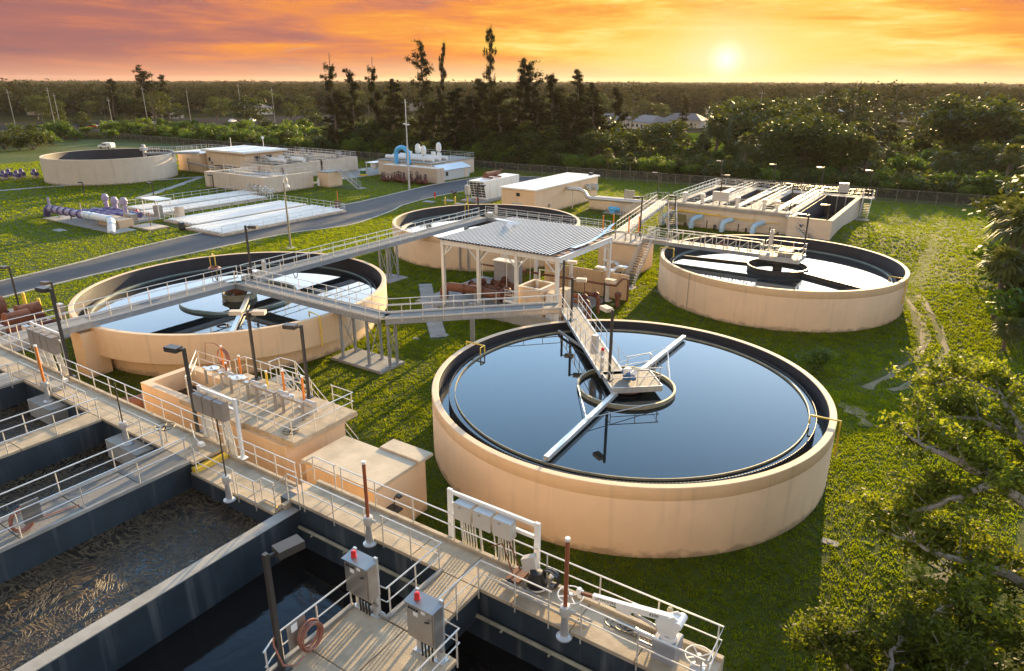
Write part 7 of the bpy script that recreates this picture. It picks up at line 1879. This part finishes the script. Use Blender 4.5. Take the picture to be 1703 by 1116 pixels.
near_tree('fig_tree', (bx, by, 0), [
    ([S0, S1, (5.6, 27.6, 3.6)], .42, .30),
    ([(5.6, 27.6, 3.6), (4.6, 29.0, 5.2), (3.4, 31.0, 6.6), (2.4, 32.8, 7.6)], .24, .05),
    ([(5.6, 27.6, 3.6), (4.4, 27.6, 5.0), (2.8, 27.8, 6.0), (1.0, 28.2, 6.3), (-.2, 28.6, 6.5)], .24, .05),
    ([(2.8, 27.8, 6.0), (1.4, 26.6, 5.4), (.2, 26.0, 4.6), (-.7, 26.3, 4.3)], .12, .03),
    ([S1, (4.6, 26.0, 3.2), (3.0, 25.2, 4.0), (1.6, 24.8, 4.2), (.4, 25.2, 4.1)], .22, .04),
    ([(3.0, 25.2, 4.0), (2.4, 23.6, 3.6), (1.6, 22.8, 3.3)], .12, .03),
    ([(4.6, 29.0, 5.2), (4.8, 31.2, 7.2), (4.2, 33.4, 8.6)], .14, .04),
    ([(3.4, 31.0, 6.6), (1.8, 31.0, 6.9), (.6, 31.0, 6.7)], .12, .03),
    ([(5.6, 27.6, 3.6), (6.4, 29.4, 6.2), (6.2, 32.0, 8.2)], .2, .05),
    ([(5.6, 27.6, 3.6), (6.6, 26.0, 5.6), (7.0, 24.2, 6.6)], .2, .05),
    ([S1, (7.4, 25.6, 3.0), (8.2, 23.4, 3.8), (7.6, 21.6, 4.2)], .2, .05), ([S1, (5.6, 25.2, 3.4), (5.2, 23.2, 4.0), (4.2, 22.0, 4.0)], .18, .05),
    ([(6.4, 29.4, 6.2), (8.2, 30.5, 7.2), (9.0, 32.5, 8.0)], .12, .04), ([(6.6, 26.0, 5.6), (8.2, 26.4, 6.4), (9.6, 27.0, 6.8)], .14, .04),
    ([(2.4, 32.8, 7.6), (1.2, 33.8, 7.4), (.2, 33.6, 7.0)], .06, .03)],
    'big spreading tree with pale twisting limbs in the right foreground', 49000, .20, 5)
near_tree('fig_tree', (2.6, 18.4, 0), [
    ([(2.6, 18.4, 0), (2.0, 18.8, 1.2), (.8, 19.4, 2.0), (-.6, 20.0, 2.3), (-1.4, 20.4, 2.3)], .16, .04),
    ([(.8, 19.4, 2.0), (.6, 21.0, 2.6), (1.0, 22.2, 2.8)], .09, .03), ([(2.0, 18.8, 1.2), (2.2, 20.8, 2.6), (3.0, 22.2, 3.0)], .1, .03)],
    'smaller low tree at the bottom edge below the big spreading tree', 22000, .15, 8)
ush = [(3.0, 29.6), (3.8, 26.4), (2.2, 24.6), (4.6, 24.0), (1.4, 27.2), (4.8, 22.4), (3.2, 21.6), (5.2, 30.5)]
for i, (x, y) in enumerate(ush): plant('dark', x, y, random.Random(i).uniform(1.6, 2.4), ORD[i]+' dark shrub, counted from the nearest tank outward, under the big foreground tree', 'shrubs under the big foreground tree', wide=.9)

# ------------------------------------------------------------------ lawn blades
def point_in(poly, x, y):
    c = np.zeros(len(x), bool); n_ = len(poly)
    for i in range(n_):
        x0, y0 = poly[i]; x1, y1 = poly[(i+1) % n_]
        cond = ((y0 > y) != (y1 > y)) & (x < (x1-x0)*(y-y0)/(y1-y0+1e-9)+x0)
        c ^= cond
    return c
def lawn():
    V_, T_ = [], []
    off = 0
    for (x0, x1, y0, y1, dens, hb, wb, nb_) in ((-40, 9, 15.6, 48, 36, .10, .026, 5), (-75, 9, 36, 80, 13, .12, .038, 5), (-120, 14, 44, 137, 6.5, .14, .055, 5), (-200, -120, 30, 134, 3.0, .18, .09, 5), (-125, -75, 14, 44, 7, .13, .05, 5), (-75, -40, 15.6, 36, 11, .12, .04, 5)):
        n_ = int((x1-x0)*(y1-y0)*dens)
        x = rng.uniform(x0, x1, n_); y = rng.uniform(y0, y1, n_)
        d = np.hypot(x, y); be = 123.5-np.degrees(np.arctan2(y, x))
        ok = (np.abs(be) < 41) & (d > 20)
        for c, r_ in ((T1, R1), (T2, R2-1), (T3, R3), (T4, R4), (T5, R5)): ok &= np.hypot(x-c[0], y-c[1]) > r_+.05
        for q in ((-80, -3.2, -20, 15.5), (-37, -24.7, 18, 21.9), (-23.7, -19.1, 18.1, 20.9), (-37.6, -32.5, 32.4, 34.9), (-51.1, -48.1, 49.9, 52.8), (-42, -27.2, 46.9, 57.6), (-32.8, -28.5, 66.5, 71.4), (-37, -20, 96.2, 118.7), (-19.6, -14.1, 90.5, 117), (-61.7, -55.4, 89.7, 111), (-73.7, -68.8, 95, 108.7), (-105.4, -90.5, 109.3, 111.9), (-96.8, -92.4, 113.5, 123), (-110.7, -95.3, 113, 128.7), (-98.4, -82, 54.2, 76.7), (-113.3, -102.7, 57, 80.4), (-125.3, -107.5, 80.8, 92.6), (-141, -119.8, 92.7, 116.6), (-154, -145, 93, 101.5), (-144.7, -130.9, 94.5, 104.7), (-52.1, -42.9, 98.6, 104.7), (-70.6, -58.4, 18.5, 25.3), (-115.6, -95.5, 47.1, 50.5), (-112.6, -100.4, 50.3, 57.6), (-123, -110.6, 103.5, 124), (-107.7, -98.1, 93.4, 97.4), (-28.3, -26.5, 61.5, 63.2), (-50.4, -48.8, 20.6, 22.2)):
            ok &= ~((x > q[0]-.05) & (x < q[1]+.05) & (y > q[2]-.05) & (y < q[3]+.05))
        ok &= ~point_in(ROADPOLY, x, y)
        for p, q, w_ in (((-45.1, 52), (-34, 40.6), .75), ((-152.3, 55), (-149.8, 64.5), .85), ((-149.8, 64.5), (-143, 77.5), .85), ((-143, 77.5), (-139.5, 88.9), .85), ((-122.2, 65.6), (-138.5, 88.5), .85), ((-3.2, 73), (-1.0, 60), .3), ((-1.7, 72), (.5, 60), .3), ((-1, 60), (-3.6, 49), .3), ((.5, 60), (-2, 49.5), .3), ((.2, 33.4), (2.2, 26.8), .7)):
            dx, dy = q[0]-p[0], q[1]-p[1]
            t = np.clip(((x-p[0])*dx+(y-p[1])*dy)/(dx*dx+dy*dy), 0, 1)
            ok &= np.hypot(x-p[0]-t*dx, y-p[1]-t*dy) > w_
        x, y = x[ok], y[ok]; m_ = len(x)
        z = np.array([gz(a, b) for a, b in zip(x, y)]) if x1 > -30 else np.zeros(m_)
        big = .5+.5*np.sin(x*.21+1.3*np.sin(y*.13))*np.cos(y*.17+.8*np.sin(x*.11))
        hs_ = hb*(.55+.6*rng.random(m_)+.35*big)
        X = np.repeat(x, nb_)+rng.normal(0, hb*.7, m_*nb_); Y = np.repeat(y, nb_)+rng.normal(0, hb*.7, m_*nb_); Z = np.repeat(z, nb_); H = np.repeat(hs_, nb_)*(.6+.6*rng.random(m_*nb_))
        a = rng.uniform(0, 2*PI, m_*nb_); ln = rng.uniform(.15, .9, m_*nb_)*H; la = rng.uniform(0, 2*PI, m_*nb_)
        b0 = np.stack([X-wb*np.cos(a), Y-wb*np.sin(a), Z], 1); b1_ = np.stack([X+wb*np.cos(a), Y+wb*np.sin(a), Z], 1); tp_ = np.stack([X+ln*np.cos(la), Y+ln*np.sin(la), Z+H], 1)
        v = np.stack([b0, b1_, tp_], 1).reshape(-1, 3)
        V_.append(v); k = len(v)//3; T_.append(np.arange(3*k).reshape(k, 3)+off); off += 3*k
    me = np_mesh('grass', np.concatenate(V_), np.concatenate(T_), 'blade')
    o = bpy.data.objects.new('grass', me); C.objects.link(o)
    tag(o, 'mown green lawn glowing in the low sun around the tanks', 'grass', kind='stuff')
lawn()

# ------------------------------------------------------------------ beyond the fence: field, car park, houses, poles
wf = mat('woodland floor', (.040, .042, .018), .95, var=.4, scale=.08, spec=0.0)
fl_ = MB(); fl_.poly([(-250, 139.5, .016), (-86, 138.5, .016), (-8, 141.5, .016), (75, 146, .016)]+[(*pol(b_, 3400), .016) for b_ in (46, 30, 15, 0, -15, -30, -46)]+[(*pol(-46, 330), .016)]); struct('woodland_floor', fl_, wf)
fdm = mat('yellow green field', (.13, .17, .012), .95, var=.35, scale=.05, spec=0.0)  # open field in a lighter yellow-green than the lawn turf
fd = MB(); fd.poly([(*pol(4.5, 222), .02), (*pol(16.5, 205), .02), (*pol(16.5, 300), .02), (*pol(5.5, 300), .02)]); struct('field', fd, fdm)
pk = MB(); pk.poly([(*pol(-40, 335), .02), (*pol(-13, 350), .02), (*pol(-13, 450), .02), (*pol(-40, 430), .02)]); struct('car_park', pk, 'farpave')
rd2 = MB(); rd2.poly([(*pol(3, 302), .03), (*pol(17, 306), .03), (*pol(17, 316), .03), (*pol(3, 312), .03)]); struct('road', rd2, 'farpave')
def house(b_, d, w_, dp, h, rh, rz, label, roof='houseroof', wall='house'):
    x, y = pol(b_, d)
    t = thing('house', (x, y, 0), label, 'house')
    t.rotation_euler = (0, 0, rz)
    def lp(nm, mt, *bx):
        b = MB()
        for q in bx: b.box(*q)
        o = bpy.data.objects.new(nm, b.mesh(nm, mt)); C.objects.link(o); o.parent = t; return o
    lp('wall', wall, (-w_/2, -dp/2, 0, w_/2, dp/2, h))
    b = MB(); e = .6
    b.add([(-w_/2-e, -dp/2-e, h), (w_/2+e, -dp/2-e, h), (w_/2+e, dp/2+e, h), (-w_/2-e, dp/2+e, h), (-w_/2+dp*.35, 0, h+rh), (w_/2-dp*.35, 0, h+rh)], [(0, 1, 5, 4), (1, 2, 5), (2, 3, 4, 5), (3, 0, 4), (0, 3, 2, 1)])
    o = bpy.data.objects.new('roof', b.mesh('roof', roof)); C.objects.link(o); o.parent = t
    for k in range(max(2, int(w_//4))): lp('window', 'glass', (-w_/2+1.2+k*(w_-2)/max(2, int(w_//4)), -dp/2-.05, .9, -w_/2+2.6+k*(w_-2)/max(2, int(w_//4)), -dp/2+.02, 2.2))
    return t
HS = [(10.8, 318, 20, 12, 3.2, 2.6, 'wide pale house with a brown hipped roof behind the open field'), (13.4, 338, 18, 12, 3.2, 2.8, 'second pale house to the right of the wide one behind the field'), (8.0, 345, 16, 10, 3, 2.4, 'pale house half hidden left of the open field'), (7.0, 420, 18, 11, 3, 2.6, 'far pale house above the left end of the field'),
      (24.2, 262, 9, 8, 3, 2.6, 'small house with a dark roof deep in the right-hand wood'), (16.4, 470, 22, 12, 3, 2.4, 'far low house left of the tallest pines'), (19.6, 610, 26, 14, 3.5, 2, 'far pale hall between the pines'), (22.5, 640, 28, 14, 3.5, 2, 'far pale hall right of the pine gap'), (23.4, 450, 20, 10, 3, 2, 'low light-roofed house in the gap between two pines'), (26.0, 560, 24, 12, 3, 2, 'far low light-roofed house right of the pine gap'), (30.6, 360, 20, 9, 3, 1.4, 'first of the pale mobile homes along the right-hand lane'), (32.0, 330, 20, 9, 3, 1.4, 'second of the pale mobile homes along the right-hand lane'), (33.4, 300, 20, 8, 3, 1.4, 'nearest of the pale mobile homes along the right-hand lane'), (29.0, 430, 22, 10, 3, 1.6, 'mobile home at the far end of the right-hand lane'),
      (-25.5, 440, 20, 12, 4, 2.2, 'low blue-grey house beyond the car park'), (-33, 520, 24, 12, 4, 2.2, 'low house at the far left beyond the car park'), (-19.5, 470, 18, 10, 4, 2, 'low house behind the right end of the car park'), (-8.6, 520, 30, 14, 5, 1.5, 'pale flat hall seen between the tall ragged trees'), (1.2, 640, 34, 16, 5, 1.5, 'pale far hall right of the tall ragged trees')]
for i, (b_, d, w_, dp, h, rh, lab) in enumerate(HS): house(b_, d, w_, dp, h, rh, R(-35+(i*37) % 50), lab, 'steelroof' if i in (6, 7, 8, 9, 10, 11, 12, 13, 17, 18) else 'houseroof')
def car(x, y, rz, col, label, group=None, van=False):
    t = thing('parked_car', (x, y, 0), label, 'car', group); t.rotation_euler = (0, 0, rz)
    def lp(nm, b, mt):
        o = bpy.data.objects.new(nm, b.mesh(nm, mt)); C.objects.link(o); o.parent = t
    b = MB(); prof = [(-2.2, .35), (-2.25, .85), (-1.9, 1.0), (-1.3, 1.05), (-.7, 1.5), (.9, 1.5), (1.6, 1.05), (2.2, .95), (2.25, .4)]
    if van: prof = [(-2.4, .4), (-2.4, 1.2), (-2.2, 1.75), (.4, 1.8), (1.2, 1.25), (2.3, 1.1), (2.4, .45)]
    n_ = len(prof); b.add([(px, -.88, z) for px, z in prof]+[(px, .88, z) for px, z in prof], [tuple(range(n_)), tuple(range(2*n_-1, n_-1, -1))]+[(i, n_+i, n_+(i+1) % n_, (i+1) % n_) for i in range(n_)])
    lp('body', b, col)
    b = MB(); b.box(-.75, -.90, 1.06, .85, .90, 1.40); lp('window', b, 'glass')
    for px in (-1.4, 1.4):
        for py in (-.85, .85):
            b = MB(); b.tube([(px, py-.1, .33), (px, py+.1, .33)], .33, 12); lp('wheel', b, 'black')
car(-221, 112, R(200), 'white', 'white car parked on the grass behind the far tan tank', van=True)
cols = ['white', 'cab', 'red', 'black', 'bluem', 'white', 'cab', 'bronze', 'white', 'galv']
for i, (b_, d) in enumerate(((-33.2, 352), (-31.8, 356), (-30.2, 358), (-29.6, 362), (-27.9, 366), (-27.2, 366), (-26.4, 372), (-23.8, 375), (-21.2, 380), (-19.8, 384))):
    x, y = pol(b_, d); car(x, y, R(20+11*i), cols[i], ORD[i]+' car from the left in the far car park', 'cars in the far car park')
def pole(b_, d, h, label, mt='deckgrey'):
    x, y = pol(b_, d); t = thing('utility_pole', (x, y, 0), label, 'pole', 'far utility poles'); b = MB(); b.tube([(x, y, 0), (x, y, h)], [.17, .10], 8); b.build('pole', mt, t)
    b = MB(); b.box(x-1.2, y-.1, h-1.2, x+1.2, y+.1, h-1.0); b.build('crossarm', mt, t)
for i, (b_, d, h) in enumerate(((-34.6, 330, 16), (-32.4, 300, 17), (-32.1, 318, 15), (-29.0, 330, 13), (-26.8, 345, 17), (-24.0, 400, 15), (-20.5, 390, 18), (-18.2, 380, 16), (18.8, 330, 16), (22.9, 300, 17))): pole(b_, d, h, ORD[i]+' from the left of the pale utility poles beyond the fence')
pg = thing('far_shed', (*pol(-15.4, 262), 0), 'small white utility box at the wood edge left of the tall ragged trees', 'shed'); x, y = pol(-15.4, 262)
part('body', 'white', pg, (x-2.2, y-1.2, 0, x+2.2, y+1.2, 2.8)); part('roof', 'steelroof', pg, (x-2.4, y-1.4, 2.8, x+2.4, y+1.4, 2.95))

# ------------------------------------------------------------------ evening air over the plain
hz = MB(); hz.box(-5300, -5300, -3, 5300, 5300, 40)
hm = bpy.data.materials.new('evening haze'); hm.use_nodes = True
nt = hm.node_tree; nt.nodes.clear()
ho = nt.nodes.new('ShaderNodeOutputMaterial'); hv = nt.nodes.new('ShaderNodeVolumePrincipled')
hv.inputs['Color'].default_value = (0.85, 0.72, 0.58, 1); hv.inputs['Density'].default_value = 0.00004; hv.inputs['Anisotropy'].default_value = 0.3
nt.links.new(hv.outputs[0], ho.inputs['Volume'])
o = hz.build('haze', hm); o['kind'] = 'stuff'; tag(o, 'thin warm evening haze lying over the far woods', 'haze')
